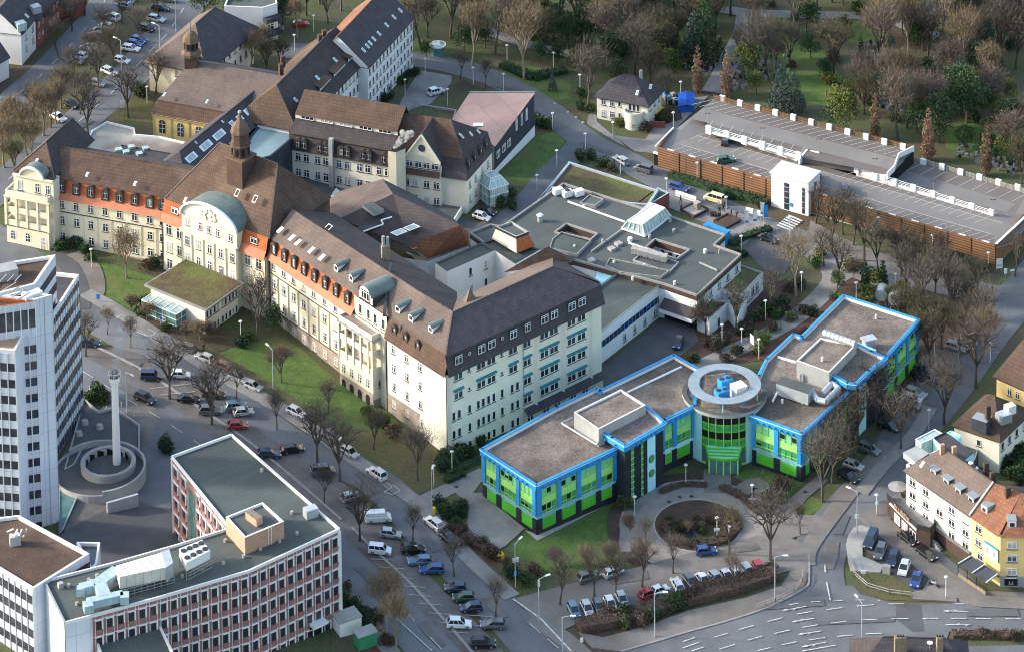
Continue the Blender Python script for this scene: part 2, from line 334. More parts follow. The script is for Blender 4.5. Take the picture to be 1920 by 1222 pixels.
# lawns and rough grass
for nm,pts,m in [
 ('lawn',gz(c_,[(380,100),(560,90),(700,180),(900,440),(830,600),(640,570),(520,420),(420,300)]),'lawn'),
 ('lawn',gz(c_,[(900,120),(1140,110),(1150,250),(930,240)]),'lawn'),
 ('lawn',gz(c_,[(1470,700),(1760,680),(1900,760),(1850,870),(1480,840)]),'lawn'),
 ('lawn',gz(c_,[(0,130),(100,120),(60,330),(0,360)]),'lawn'),
 ('lawn',gz(c_,[(240,100),(330,100),(300,240),(200,480),(100,500),(90,380)]),'rough_'),
 ('lawn',gz(b_,[(880,370),(1100,380),(1290,470),(1290,560),(1150,570),(1020,500),(900,420)]),'lawn'),
 ('lawn',gz(b_,[(400,250),(560,250),(620,330),(500,320),(400,290)]),'lawn'),
 ('lawn',gz(b_,[(1395,50),(1560,60),(1540,110),(1420,100)]),'lawn'),
 ('lawn',gz(b_,[(1860,180),(1917,170),(1960,300),(1880,300)]),'lawn'),
 ('lawn',gz(b_,[(1090,770),(1200,740),(1270,790),(1040,1055),(920,1040),(880,1000)]),'lawn'),
 ('lawn',gz(b_,[(1215,590),(1400,600),(1440,650),(1390,690),(1330,670)]),'rough_'),
 ('lawn',gz(b_,[(620,480),(690,450),(800,500),(900,540),(900,600),(690,640),(560,590)]),'rough_'),
 ('lawn',gz(d_,[(480,215),(700,290),(870,340),(1000,420),(900,580),(790,560),(560,500),(530,400)]),'lawn'),
 ('lawn',[(0,450),(15,440),(70,470),(120,480),(60,500),(0,520)],'lawn'),
 ('lawn',[(412,663),(445,648),(520,630),(560,650),(640,720),(726,770),(800,850),(840,890),(780,922),(690,850),(600,775),(500,712)],'lawn'),
 ('lawn',[(380,640),(420,625),(470,610),(480,640),(410,660)],'rough_'),
 ('lawn',gz(h_,[(1100,590),(1530,380),(1610,430),(1640,560),(1640,650),(1340,770),(1100,770),(930,640),(1040,545)]),'lawn'),
 ('lawn',gz(h_,[(720,20),(560,230),(500,300),(420,350),(90,60),(0,-40)]),'rough_'),
 ('lawn',gz(i_,[(340,180),(680,270),(560,390),(500,445),(230,290)]),'lawn'),
 ('lawn',gz(i_,[(-180,190),(0,190),(130,260),(0,300),(-120,310)]),'lawn'),
 ('lawn',gz(i_,[(635,430),(720,345),(840,400),(700,455)]),'lawn'),
 ('lawn',gz(b_,[(1700,850),(1770,830),(1830,920),(1917,1000),(2200,1080),(2100,1100),(1700,930)]),'rough_'),
 ('lawn',gz(f_,[(1180,70),(1420,170),(1640,240),(1640,270),(1400,210),(1160,120)]),'rough_'),
 ('lawn',gz(f_,[(1770,350),(1920,320),(1960,400),(1850,420)]),'lawn'),
 ('verge',gz(f_,[(1090,830),(1130,800),(1400,640),(1560,700),(1400,960),(1200,1180),(1090,1130)]),'mulch'),
 ('verge',gz(f_,[(820,240),(1180,330),(1500,430),(1700,450),(1790,560),(1400,900),(1330,700),(1330,560),(900,430),(860,420)]),'mulch'),
 ('verge',gz(f_,[(0,660),(200,640),(460,380),(480,330),(640,420),(690,470),(620,500),(420,600),(250,700),(60,830),(-10,780)]),'mulch'),
 ('verge',gz(f_,[(380,560),(640,480),(860,450),(880,500),(620,680),(480,800),(340,820),(200,800)]),'leafr'),
 ('verge',gz(a_,[(470,620),(760,500),(860,560),(860,700),(700,680),(600,650)]),'rough_'),
 ('verge',gz(a_,[(-60,700),(300,560),(460,420),(560,260),(720,0),(860,0),(700,280),(560,450),(380,640),(0,960)]),'rough_'),
 ('verge',gz(a_,[(-40,780),(0,700),(0,960),(-40,980)]),'rough_'),
 ('verge',gz(a_,[(330,0),(530,0),(300,330),(0,600),(0,520),(240,280)]),'soil'),
 ('verge',gz(s4,[(560,560),(700,500),(700,720),(640,720)]),'rough_'),
 ('verge',gz(i_,[(945,760),(1120,740),(1300,880),(1540,935),(1500,942),(1150,930),(1020,880)]),'rough_'),
 ('verge',gz(h_,[(1330,960),(1700,900),(1920,830),(2180,760),(2190,880),(1920,980),(1600,1110),(1420,1140),(1300,1080)]),'mulch'),
 ('verge',gz(h_,[(740,290),(700,520),(640,520),(500,460),(560,330)]),'rough_'),
 ('verge',gz(h_,[(520,470),(700,530),(860,640),(930,700),(900,780),(800,690),(640,580),(540,500)]),'leafr'),
 ('verge',gz(h_,[(880,700),(1100,760),(1110,850),(980,870),(880,780)]),'rough_'),
 ('verge',gz(i_,[(0,370),(250,390),(350,480),(330,580),(0,640),(-60,560)]),'mulch'),
 ('verge',gz(h_,[(-10,800),(130,870),(230,1010),(330,1222),(100,1222),(0,1130),(-60,900)]),'leafr'),
 ('verge',gz(h_,[(-60,900),(60,960),(140,1080),(200,1180),(100,1222),(-60,1222)]),'soil'),
]: gnd(nm,pts,L1,m)
# roads
road('road',[(620,-420),(500,-220),(398,-60),(352,5),(335,30),(310,64),(288,92),(245,140),(205,181),(185,197),(142,235),(75,290),(5,348),(-80,415),(-260,560),(-520,760)],9.5,L2)
road('road',[(440,-420),(330,-240),(225,-60),(195,10),(172,43),(125,95),(74,146),(55,162),(0,210),(-60,262),(-300,440),(-600,640)],8,L2)
road('road',[(-520,330),(-260,470),(-40,590),(60,640),(155,690),(250,742),(345,810),(460,900),(560,975),(650,1040),(760,1150),(830,1225),(900,1300),(1040,1480)],11,L2)
road('road',[(-520,130),(-200,320),(20,470),(100,530),(165,588),(250,640),(345,695),(450,762),(545,830),(640,872),(700,900),(750,943),(812,1014),(915,1118),(1010,1222),(1060,1275),(1180,1420)],8.2,L2)
gnd('parking_area',[(150,640),(260,662),(400,745),(520,830),(620,885),(690,945),(790,1065),(900,1175),(960,1240),(885,1240),(760,1120),(700,1060),(640,1000),(560,945),(480,875),(390,812),(250,715),(155,668)],L1*1.5,'parkp')
gnd('main_road',[(1100,1300),(1020,1240),(1165,1222),(1250,1196),(1340,1170),(1440,1138),(1500,1108),(1530,1095),(1600,1098),(1614,1114),(1664,1128),(1720,1132),(1794,1131),(1860,1133),(2600,1140),(2600,1186),(1780,1184),(1740,1300)],L2,'asphalt')
gnd('road_patch',gz(i_,[(1195,945),(1340,955),(1360,1110),(1290,1110),(1200,1040)]),L3,'asphd')
gnd('main_road',[(1740,1212),(2600,1200),(2600,1300),(1720,1300)],L2,'asphalt')
road('road',[(1540,1130),(1530,1060),(1552,1005),(1600,950),(1650,892),(1710,808),(1782,718),(1850,624),(1905,562),(1960,500),(2080,340),(2220,140)],9.6,L2)
gnd('road_patch',gz(i_,[(890,410),(920,375),(1000,400),(960,435)]),L3,'brickp')
gnd('road_patch',gz(i_,[(1080,190),(1140,215),(1010,365),(970,345)]),L3,'parkp')
road('road',[(1600,930),(1640,975),(1714,1030),(1760,1068),(1810,1110),(1830,1135)],7,L2)
road('road',[(520,95),(600,98),(700,102),(780,112),(850,125),(923,147),(973,172),(1033,212),(1100,265),(1173,302),(1233,335),(1290,363),(1345,388),(1430,425),(1520,458),(1610,490),(1720,520),(1800,542),(1890,560),(1960,590),(2200,680)],7.6,L2,'asphalt')
gnd('road',gz(f_,[(720,20),(900,120),(1100,200),(1500,340),(1760,430),(1740,500),(1500,440),(1300,400),(900,260),(700,120)]),L3,'brickp')
road('path',[(1090,268),(1062,300),(1030,330),(1000,368),(960,408),(925,428),(890,440)],6,L3,'asphalt')
gnd('path',[(1150,255),(1210,262),(1225,240),(1280,225),(1270,190),(1330,180),(1240,270),(1235,290),(1190,285)],L3,'pave')
gnd('path',gz(b_,[(1390,650),(1430,620),(1440,690),(1560,790),(1600,830),(1540,800),(1380,700)]),L3,'pave')
gnd('parking_area',gz(b_,[(440,400),(620,430),(620,470),(500,590),(450,600),(300,660),(340,560)]),L3,'pave')
road('path',[(1545,490),(1560,528),(1500,590),(1420,637),(1340,675),(1270,715),(1230,745)],4.2,L3,'pave')
road('path',gz(f_,[(740,220),(830,260),(900,290),(1100,360),(1300,420)]),4,L3,'pave')
road('path',[(1600,520),(1560,500),(1520,470),(1495,455)],5,L3,'pave')
gnd('forecourt',[(1255,352),(1330,380),(1420,412),(1462,430),(1440,440),(1395,470),(1370,440),(1300,410),(1240,385)],L3,'pave')
gnd('parking_area',gz(f_,[(330,170),(410,110),(560,160),(640,250),(560,330),(450,300)]),L3,'asphd')
gnd('delivery_yard',[(1130,690),(1240,600),(1290,580),(1310,640),(1250,690),(1180,740),(1130,745)],L3,'asphd')
gnd('courtyard',[(520,380),(560,330),(900,420),(960,420),(900,470),(760,420),(560,420)],L1,'asphd')
gnd('access_lane',h_(965,930) and [h_(965,930),h_(1060,915),h_(1190,1000),h_(1180,1080),h_(1110,1060)],L4,'asphd')
road('sidewalk',[(1512,1060),(1514,1035),(1535,1000),(1580,940),(1625,880),(1665,830)],3.2,.16,'brickp',dz2=.0)
gnd('sidewalk',[(1085,1186),(1130,1196),(1200,1178),(1290,1146),(1400,1121),(1465,1099),(1482,1074),(1488,1058),(1514,1050),(1516,1085),(1506,1104),(1440,1139),(1363,1165),(1280,1188),(1200,1211),(1165,1222),(1110,1215)],.16,'brickp',dz2=0.)
road('kerb',[(1516,1040),(1517,1085),(1507,1104),(1440,1139),(1363,1165),(1280,1188),(1165,1222)],.35,.16,'kerb',dz2=0.)
road('sidewalk',[(160,550),(215,580),(280,620),(330,650),(380,682),(425,710),(490,745),(560,787),(650,852),(720,900),(785,945),(830,990),(880,1047),(960,1120)],3.2,.14,'pave',dz2=0.)
road('sidewalk',[(1000,1160),(1060,1200),(1110,1245)],3.5,.16,'brickp',dz2=0.)
road('sidewalk',[(660,990),(700,1030),(775,1100),(870,1205),(905,1250)],.5,.15,'kerb',dz2=0.)
road('sidewalk',[(155,640),(260,690),(390,775),(475,835),(560,905),(640,975)],.45,.15,'kerb',dz2=0.)
road('sidewalk',[(637,1110),(700,1180),(760,1260)],3.,.14,'brickp',dz2=0.)
# ring drive at the rotunda entrance
def ringpts(cx,cy,r,n=40,a0=0,a1=2*math.pi):
    c=G(cx,cy); return [(c.x+r*math.cos(a0+(a1-a0)*i/n),c.y+r*math.sin(a0+(a1-a0)*i/n)) for i in range(n)]
sheet('verge',ringpts(1308,985,16.2),L2,'mulch'); sheet('ring_kerb',ringpts(1308,985,13.9),L2,'pavel'); sheet('ring_drive',ringpts(1308,985,13.55),L2,'pave2')
sheet('ring_kerb',ringpts(1308,985,7.9),L3,'pavel'); sheet('ring_island',ringpts(1308,985,7.6),L3,'mulch')
gnd('access_lane',[(965,1122),(1100,1086),(1200,1062),(1300,1035),(1420,1005),(1470,1000),(1512,1025),(1515,1050),(1490,1068),(1400,1092),(1310,1120),(1200,1145),(1090,1165),(1040,1190),(1000,1160)],L3,'brickp')
sheet('ring_walk',band([G(x,y) for x,y in [(1172,1035),(1175,975),(1200,940),(1240,922),(1300,918)]],2.2),L4,'pave')
road('path',[(1345,880),(1345,905),(1345,925)],5,L4,'brickp')
road('path',[(1380,930),(1420,905),(1440,945),(1480,975),(1520,985)],3.4,L3,'brickp')
gnd('path',gz(i_,[(500,450),(640,330),(760,230),(820,260),(700,360),(640,430),(640,450),(780,460),(700,560),(560,600),(440,560)]),L4,'brickp')
gnd('pond',gz(i_,[(-10,560),(20,520),(60,520),(90,560),(60,600),(10,610)]),L5,'water')
gnd('path',gz(h_,[(430,350),(780,190),(800,250),(740,330),(640,330),(500,400)]),L3,'pave')
gnd('forecourt',gz(h_,[(640,330),(790,330),(1030,530),(920,630),(860,660),(700,540),(720,400)]),L3,'pave')
gnd('paving_edge',gz(h_,[(1030,540),(1090,560),(1540,340),(1560,360),(1100,600)]),L4,'pavel')
gnd('island',gz(i_,[(918,620),(930,570),(960,530),(1000,515),(1050,530),(1010,620),(1010,690),(1130,740),(1110,780),(945,770),(930,720)]),.14,'pavel',dz2=0.)
gnd('island',gz(i_,[(1290,890),(1345,880),(1380,820),(1420,830),(1540,915),(1540,945),(1290,930)]),.13,'brickp',dz2=0.)
gnd('parking_bays',gz(i_,[(1010,640),(1050,560),(1100,580),(1380,810),(1330,885),(1300,885),(1130,740)]),L3,'asphd')
road('sidewalk',gz(i_,[(1040,440),(1150,540),(1260,640),(1400,760),(1540,860),(1640,920),(1720,930),(1920,940)]),4.5,.14,'brickp',dz2=0.)
gnd('sidewalk',gz(i_,[(1050,430),(1150,360),(1220,330),(1250,400),(1180,470),(1120,520)]),.13,'brickp',dz2=0.)
road('sidewalk',[(1560+55,925),(1660,870),(1710,800+20),(1745,765)],2.6,.14,'pave',dz2=0.)
road('brick_drive',[(140,475),(168,505),(176,545),(165,560)],4.5,L4,'brickp')
road('path',[(90,478),(130,500),(150,545),(150,580)],4,L3,'asphd')
gnd('parking_area',gz(f_,[(1100,1222),(1300,1060),(1330,800),(1420,740),(1540,760),(1420,960),(1300,1180),(1150,1240)]),L2,'parkp')
road('path',[(1400,20),(1395,60),(1370,110),(1350,150),(1335,175)],5,L2,'pave')
road('path',[(1280,5),(1400,25),(1560,30),(1650,36),(1760,70)],4,L2,'pave')
road('path',b_(0,0) and gz(b_,[(830,180),(960,230),(1150,280),(1300,310)]),3.5,L2,'pave')
gnd('courtyard',[(100,900),(150,780),(262,740),(335,800),(335,1000),(420,1000),(330,1070),(190,1070),(110,1010)],L3,'parkp')
gnd('courtyard',gz(g_,[(330,560),(900,270),(960,300),(1200,560),(1000,700),(560,800),(330,600)]),L4,'asphd')
gnd('road',[(262,900),(300,770),(330,800),(350,850),(325,900),(320,960),(262,940)],L4,'asphalt')

# road markings: one object per run
def dashes(pts,dash,gap,w=.14,dz=.27,name='road_marking',m='line'):
    pts=[G(x,y) for x,y in pts]; mb=MB(); acc=0; on=True; rem=dash; seg=[pts[0]]
    i=0; cur=pts[0].copy()
    while i<len(pts)-1:
        nx=pts[i+1]; d=(nx-cur).length
        if d<rem: rem-=d; cur=nx.copy(); seg.append(cur.copy()); i+=1; continue
        cur=cur+(nx-cur)*(rem/d); seg.append(cur.copy())
        if on: acc=1; _strip(mb,seg,w,dz,m)
        on=not on; rem=dash if on else gap; seg=[cur.copy()]
    if on and len(seg)>1: _strip(mb,seg,w,dz,m)
    if mb.f: o=mb.build(name); o['kind']='structure'
def _strip(mb,seg,w,dz,m):
    for a,b in zip(seg,seg[1:]):
        if (b-a).length<.05: continue
        d=(b-a).normalized(); n=Vector((-d.y,d.x,0))*w/2
        q=[a+n,a-n,b-n,b+n]; mb.up([Vector((v.x,v.y,hgt(v.x)+dz)) for v in q],m)
def lines(segs,w=.14,dz=.27,m='line',name='road_marking'):
    mb=MB()
    for s in segs:
        pts=[G(x,y) for x,y in s]; _strip(mb,pts,w,dz,m)
    o=mb.build(name); o['kind']='structure'
dashes([(372,-30),(348,12),(317,62),(285,95),(205,181),(185,197),(142,235),(75,290),(5,348),(-60,405)],3,4)
dashes([(215,-30),(192,13),(172,43),(125,95),(74,146),(55,162),(0,207)],3,5)
dashes([(155,698),(167,705),(230,745),(300,785),(400,852)],3,3.2)
lines([[h_(290,1020),h_(510,1222)]],.16); dashes([h_(350,990),h_(600,1250)],3.4,5)
lines([[h_(965,930),h_(1120,1040),h_(1290,1222)]],.3); dashes([h_(1055,1068),h_(1250,1230)],3,2)
lines([[d_(570,520),d_(875,655),d_(840,680),d_(770,652)],[d_(655,575),d_(680,558)],[d_(755,620),d_(780,603)]],.16)
lines([gz(h_,q) for q in [[(325,855),(470,865)],[(380,905),(505,915)],[(435,955),(570,965)],[(490,1008),(620,1018)],[(210,750),(360,762)],[(270,805),(400,815)],[(550,1060),(780,1080)],[(600,1115),(720,1122)],[(170,705),(290,712)],[(700,1020),(850,1030)]]]+[gz(d_,q) for q in [[(840,970),(1130,935)],[(900,1005),(1100,985)]]],.13,m='linef')
for q in ([(250,272),(285,300),(240,330),(290,345)],[(290,290),(330,320),(285,345)],[(375,435),(425,460),(385,470)]): lines([gz(h_,q)],.18,.27,'linef')
I=lambda x,y:i_(x,y)
dashes([I(*p) for p in ((600,962),(700,948),(820,942),(960,935),(1110,937))],1.6,2.2,.15,.27); dashes([I(1530,957),I(1917,965)],1.5,2.,.15,.27)
lines([[I(*a),I(*b)] for a,b in (((0,1170),(70,1145)),((175,1145),(255,1122)),((315,1102),(398,1078)),((475,1057),(560,1035)),((640,1015),(727,1000)),((807,990),(897,978)),((978,970),(1073,962)),((1155,958),(1245,957)),
 ((0,1205),(95,1172)),((205,1212),(293,1185)),((362,1162),(447,1138)),((515,1124),(600,1104)),((673,1089),(760,1075)),((832,1066),(920,1055)),((1005,1048),(1093,1044)),((1173,1042),(1268,1040)),((1347,1040),(1437,1038)),((1503,1039),(1593,1039)),((1645,1039),(1730,1040)),((1812,1041),(1900,1042)),
 ((420,1220),(493,1203)),((555,1188),(640,1170)),((707,1160),(800,1147)),((867,1140),(957,1132)),((1027,1126),(1118,1122)),((672,1222),(858,1190)),((50,1222),(118,1200)))],.16,.27)
lines([[I(798,735),I(800,780)],[I(808,835),I(828,935)]],.2,.27)
def arrow(x0,y0,x1,y1,flip=1):
    a=G(*I(x0,y0));b=G(*I(x1,y1)); d=(b-a).normalized(); n=Vector((-d.y,d.x,0)); mb=MB(); z=.275
    def q(t,s): v=a+(b-a)*t+n*s*flip; return Vector((v.x,v.y,hgt(v.x)+z))
    mb.up([q(0,.08),q(0,-.08),q(.8,-.08),q(.8,.08)],'line'); mb.up([q(.76,.28),q(.76,-.28),q(1,0)],'line'); mb.up([q(.42,.08),q(.5,.08),q(.6,.4),q(.53,.4)],'line')
    o=mb.build('lane_arrow'); o['kind']='structure'
arrow(695,972,555,995);arrow(740,1038,610,1060,-1);arrow(805,1172,665,1200);arrow(1605,1000,1460,997,-1);arrow(1475,1075,1620,1075);arrow(775,1110,645,1130)
# zebra crossing
for k in range(6):
    x=1478-k*4.2+0; y=406+k*3.6
    lines([[(x,y),(x+26,y+11)]],.55,.27)
# manholes
mb=MB()
for p in [h_(645,298),h_(1840,382),i_(50,350),i_(688,326),i_(980,685),h_(1900,355)]:
    q=G(*p); mb.cyl(q.x,q.y,q.z+.02,q.z+.19,.35,.35,'darkm',12)
o=mb.build('manhole_covers'); o['kind']='structure'

# repair patches and worn strips on the asphalt
random.seed(31)
for (x,y,w,l,a,m) in ((250,735,2.2,6,-.75,'patch'),(330,700,1.6,5,-.9,'patch'),(300,690,3,2.4,-.6,'patch'),(257,684,2.2,1.6,-.4,'patch'),(690,905,1.8,7,-1.1,'patch'),(800,1010,1.4,8,-1.15,'patch'),(930,1140,2,6,-1.1,'parkp'),(700,1090,1.8,9,-1.,'patch'),(810,1190,1.5,7,-1.,'parkp'),(1480,1135,1.6,12,.1,'patch'),(1600,1165,1.3,14,.05,'patch'),(1860,1150,2,9,.0,'patch'),(1555,1040,2.4,8,1.35,'parkp'),(1580,985,1.5,6,1.2,'patch'),(1690,840,1.6,9,1.0,'parkp'),(1790,705,1.6,10,1.0,'patch'),(1120,280,1.5,8,-.6,'patch'),(1330,385,1.6,8,-.5,'patch'),(1500,450,1.6,7,-.4,'patch'),(960,170,1.4,8,-.5,'parkp'),(265,120,1.4,9,1.1,'patch'),(150,240,1.5,8,.9,'patch'),(1180,1085,2.4,7,.25,'parkp'),(1390,1030,2,6,.2,'parkp')):
    c=G(x,y); ca,sa=math.cos(a),math.sin(a); sheet('road_patch',[(c.x+u*l/2*ca-v*w/2*sa+random.gauss(0,.15),c.y+u*l/2*sa+v*w/2*ca+random.gauss(0,.15)) for u,v in ((-1,-1),(-.2,-1.15),(1,-1),(1,1),(.3,.9),(-1,1))],0,m)
# ============================================================ BUILDING KIT
_W={}
def wmesh(w,h,kind='cross'):
    """window in its own frame: x along the wall, -y outwards, z up from the sill"""
    key=(round(w,2),round(h,2),kind)
    if key in _W: return _W[key]
    mb=MB(); t=.07 if w<1.6 else .09; fr='wframe'; gl='glass'
    if kind=='green': fr='gpan'; gl='ggl'
    if kind=='rose': fr='wframe'
    def bx(x0,x1,z0,z1,y0,y1,m): mb.box(((x0+x1)/2,(y0+y1)/2,z0),x1-x0,abs(y1-y0),z1-z0,m)
    if kind in('arch','archd'):
        n=8; pts=[Vector((-w/2,-.02,0)),Vector((w/2,-.02,0))]+[Vector((w/2*math.cos(math.pi*i/n),-.02,h-w/2+w/2*math.sin(math.pi*i/n))) for i in range(n+1)]
        mb.face(pts,gl); o2=[Vector((p.x*1.16,-.09,p.z if p.z<.01 else p.z+.06)) for p in pts]
        for a in range(len(pts)):
            b=(a+1)%len(pts); mb.face([o2[a],o2[b],pts[b]+Vector((0,-.06,0)),pts[a]+Vector((0,-.06,0))],fr if kind=='arch' else 'dframe')
        bx(-.04,.04,0,h-.05,-.08,-.03,fr)
        for z in (.35,.68): bx(-w/2,w/2,h*z,h*z+.06,-.08,-.03,fr)
        return _W.setdefault(key,mb.data('window'))
    bx(-w/2,w/2,0,h,-.02,.05,gl)
    f=t
    bx(-w/2,-w/2+f,0,h,-.08,-.02,fr);bx(w/2-f,w/2,0,h,-.08,-.02,fr);bx(-w/2,w/2,0,f,-.083,-.02,fr);bx(-w/2,w/2,h-f,h,-.083,-.02,fr)
    if kind in('cross','crossd','dormer'):
        bx(-f*.6,f*.6,0,h,-.086,-.02,fr); bx(-w/2,w/2,h*.66,h*.66+f,-.089,-.02,fr)
    elif kind in('pair','pairt'):
        k=max(2,round(w/.85)); [bx(-w/2+w*i/k-f*.6,-w/2+w*i/k+f*.6,0,h,-.086,-.02,fr) for i in range(1,k)]; bx(-w/2,w/2,h*.72,h*.72+f*.8,-.089,-.02,fr)
    elif kind in('green','plain','narrow'):
        k=max(1,round(w/.9)); [bx(-w/2+w*i/k-f*.5,-w/2+w*i/k+f*.5,0,h,-.086,-.02,fr) for i in range(1,k)]
        if kind=='green': bx(-w/2,w/2,h*.42,h*.42+f,-.089,-.02,fr)
    if kind in('pairt','narrowt'): bx(-w/2-.1,w/2+.12,h-.02,h+.32,-.40,-.0,'tealw')
    if kind!='green' and kind!='dormer': bx(-w/2-.07,w/2+.07,-.14,-.0,-.2,0,'sill')
    if kind=='dormer':
        bx(-w/2-.28,-w/2,-.15,h,-.3,.05,'dframe');bx(w/2,w/2+.28,-.15,h,-.3,.05,'dframe');bx(-w/2-.3,w/2+.3,-.25,-.1,-.34,.05,'dframe')
        n=7; q=[Vector((w/2+.3,0,h)),]; 
        arc=[Vector(((w/2+.3)*math.cos(math.pi*i/n),0,h+.55*math.sin(math.pi*i/n))) for i in range(n+1)]
        for i in range(n): a,b=arc[i],arc[i+1]; mb.face([a+Vector((0,-.36,0)),b+Vector((0,-.36,0)),b+Vector((0,1.2,0)),a+Vector((0,1.2,0))],'dframe')
        mb.face([a+Vector((0,-.33,0)) for a in arc],'dframe')
    return _W.setdefault(key,mb.data('window'))
def pieces(mb,gap=.12,most=26):
    """separate bits of one part become parts of their own"""
    n=len(mb.f)
    if n<2 or n>900: return [mb]
    bb=[]
    for f in mb.f:
        P_=[mb.v[i] for i in f]; bb.append((min(p.x for p in P_)-gap,min(p.y for p in P_)-gap,min(p.z for p in P_)-gap,max(p.x for p in P_)+gap,max(p.y for p in P_)+gap,max(p.z for p in P_)+gap))
    par=list(range(n))
    def find(a):
        while par[a]!=a: par[a]=par[par[a]]; a=par[a]
        return a
    order=sorted(range(n),key=lambda i:bb[i][0])
    for ii,i in enumerate(order):
        b=bb[i]
        for j in order[ii+1:]:
            c=bb[j]
            if c[0]>b[3]: break
            if c[1]<b[4] and c[4]>b[1] and c[2]<b[5] and c[5]>b[2]:
                x,y=find(i),find(j)
                if x!=y: par[x]=y
    g={}
    for i in range(n): g.setdefault(find(i),[]).append(i)
    if len(g)<2 or len(g)>most: return [mb]
    out=[]
    for idx in g.values():
        m=MB(); m.mats=mb.mats
        for i in idx: k=len(m.v); m.v+=[mb.v[q] for q in mb.f[i]]; m.f.append(list(range(k,len(m.v)))); m.m.append(mb.m[i])
        out.append(m)
    return out
class Bld:
    def __init__(s,name,label,cat,base,group=None,maxw=100):
        s.root=thing(name,base,label,cat,group); s.p={}; s.nw=0; s.maxw=maxw; s.base=Vector(base)
    def mb(s,part):
        return s.p.setdefault(part,MB())
    def win(s,pos,nrm,w,h,kind='cross',name='window'):
        """pos world point of the sill centre, nrm outward 2D normal"""
        rz=math.atan2(nrm[0],-nrm[1])
        d=wmesh(w,h,kind); pos=Vector(pos)
        if s.nw<s.maxw:
            inst(name,d,s.root,pos-s.base,rz)
        else:
            mb=s.mb('small_windows'); R=Matrix.Rotation(rz,3,'Z'); k=len(mb.v); mb.v+=[pos+R@v.co for v in d.vertices]
            for p in d.polygons: mb.f.append([k+i for i in p.vertices]); mb.m.append(mb.mi(d.materials[p.material_index]))
        s.nw+=1
    def row(s,A,B,z,xs,w,h,kind='cross',out=.0,name='window'):
        A=Vector((A[0],A[1]));B=Vector((B[0],B[1])); d=(B-A); n=Vector((d.y,-d.x)).normalized()
        if isinstance(xs,int): xs=[(i+.5)/xs for i in range(xs)]
        for t in xs:
            q=A+d*t+n*out; s.win((q.x,q.y,z),n,w,h,kind,name)
    def done(s):
        for k,mb in s.p.items():
            for piece in (pieces(mb) if k!='small_windows' else [mb]): o=piece.build(k,s.root)
            if o is not None and k=='small_windows': o.name='window'; o['kind']='stuff'
        return s.root
def lerp(a,b,t): return Vector(a)*(1-t)+Vector(b)*t
def flat(B,poly,zb,zt,wall,top,par=.5,pw=.35,cap='conc',part='wall',rpart='roof',edge=None):
    """flat-roofed block: walls, sunken roof surface, parapet with its own coping"""
    p=[Vector((q[0],q[1])) for q in poly]; ar=sum(a.x*b.y-b.x*a.y for a,b in zip(p,p[1:]+p[:1]))
    if ar<0: p=p[::-1]
    n=len(p); w=B.mb(part); inn=[]
    for i in range(n):
        a,b,c=p[i-1],p[i],p[(i+1)%n]; d1=(b-a).normalized(); d2=(c-b).normalized(); n1=Vector((-d1.y,d1.x)); n2=Vector((-d2.y,d2.x)); m=(n1+n2); 
        k=max(.35,m.length_squared/2); inn.append(b+m*pw/(k*1.0)*(1.0 if m.length_squared>0 else 0))
    for i in range(n):
        j=(i+1)%n; w.face([V3(p[i],zb),V3(p[j],zb),V3(p[j],zt),V3(p[i],zt)],wall)
    r=B.mb(rpart); r.face([V3(q,zt-par) for q in inn],top)
    k=B.mb('parapet')
    for i in range(n):
        j=(i+1)%n; k.face([V3(inn[i],zt+.05),V3(inn[i],zt-par-.02),V3(inn[j],zt-par-.02),V3(inn[j],zt+.05)],edge or cap)
        k.face([V3(p[i],zt+.05),V3(p[j],zt+.05),V3(inn[j],zt+.05),V3(inn[i],zt+.05)],cap)
        o1=p[i]; o2=p[j]; k.face([V3(o1,zt),V3(o2,zt),V3(o2,zt+.05),V3(o1,zt+.05)],cap)
def hip(mb,e,ridge,m,ends=True):
    """e: 4 eave points in order round the roof, ridge: 2 points; ridge[0] nearest edge e0-e3, ridge[1] nearest e1-e2"""
    e=[Vector(x) for x in e]; r0_,r1_=Vector(ridge[0]),Vector(ridge[1])
    mb.up([e[0],e[1],r1_,r0_],m); mb.up([e[2],e[3],r0_,r1_],m)
    mb.up([e[1],e[2],r1_],m); mb.up([e[3],e[0],r0_],m)
def walls(mb,poly,zb,zt,m):
    p=[Vector((q[0],q[1],0)) for q in poly]
    if newell(p).z<0: p=p[::-1]
    for i in range(len(p)): j=(i+1)%len(p); mb.face([V3(p[i],zb),V3(p[j],zb),V3(p[j],zt),V3(p[i],zt)],m)
def fourth(a,b,c): return Vector(a)+Vector(c)-Vector(b)
def skylight(B,p,q,m='whitep',w=.7):
    pass
def hipblock(B,poly4,zb,ze,zr,inset,wm,rm,ov=.5,long0=True,rpart='roof'):
    """simple hipped house: poly4 wall corners in order; ridge runs parallel to edge 0-1; inset = hip length at each end"""
    p=[Vector((q[0],q[1],ze)) for q in poly4]; walls(B.mb('wall'),p,zb,ze,wm)
    c=sum(p,Vector())/4; e=[]
    for i in range(4):
        d1=(p[i]-p[i-1]).normalized(); d2=(p[i]-p[(i+1)%4]).normalized(); e.append(p[i]+(d1+d2)*ov+Vector((0,0,-ov*.5)))
    m0=(e[0]+e[3])/2; m1=(e[1]+e[2])/2; d=(m1-m0); L=d.length; d/=L
    i0,i1=inset if isinstance(inset,tuple) else (inset,inset)
    R0=V3(m0+d*i0,zr); R1=V3(m1-d*i1,zr); r=B.mb(rpart); hip(r,e,(R0,R1),rm)
    if i0<=.01: B.mb('wall').face([p[0],p[3],V3((p[0]+p[3])/2,zr-.25)],wm)
    if i1<=.01: B.mb('wall').face([p[1],p[2],V3((p[1]+p[2])/2,zr-.25)],wm)
    r.up([V3(q,q.z-.12) for q in e],'sill')
    return e,R0,R1
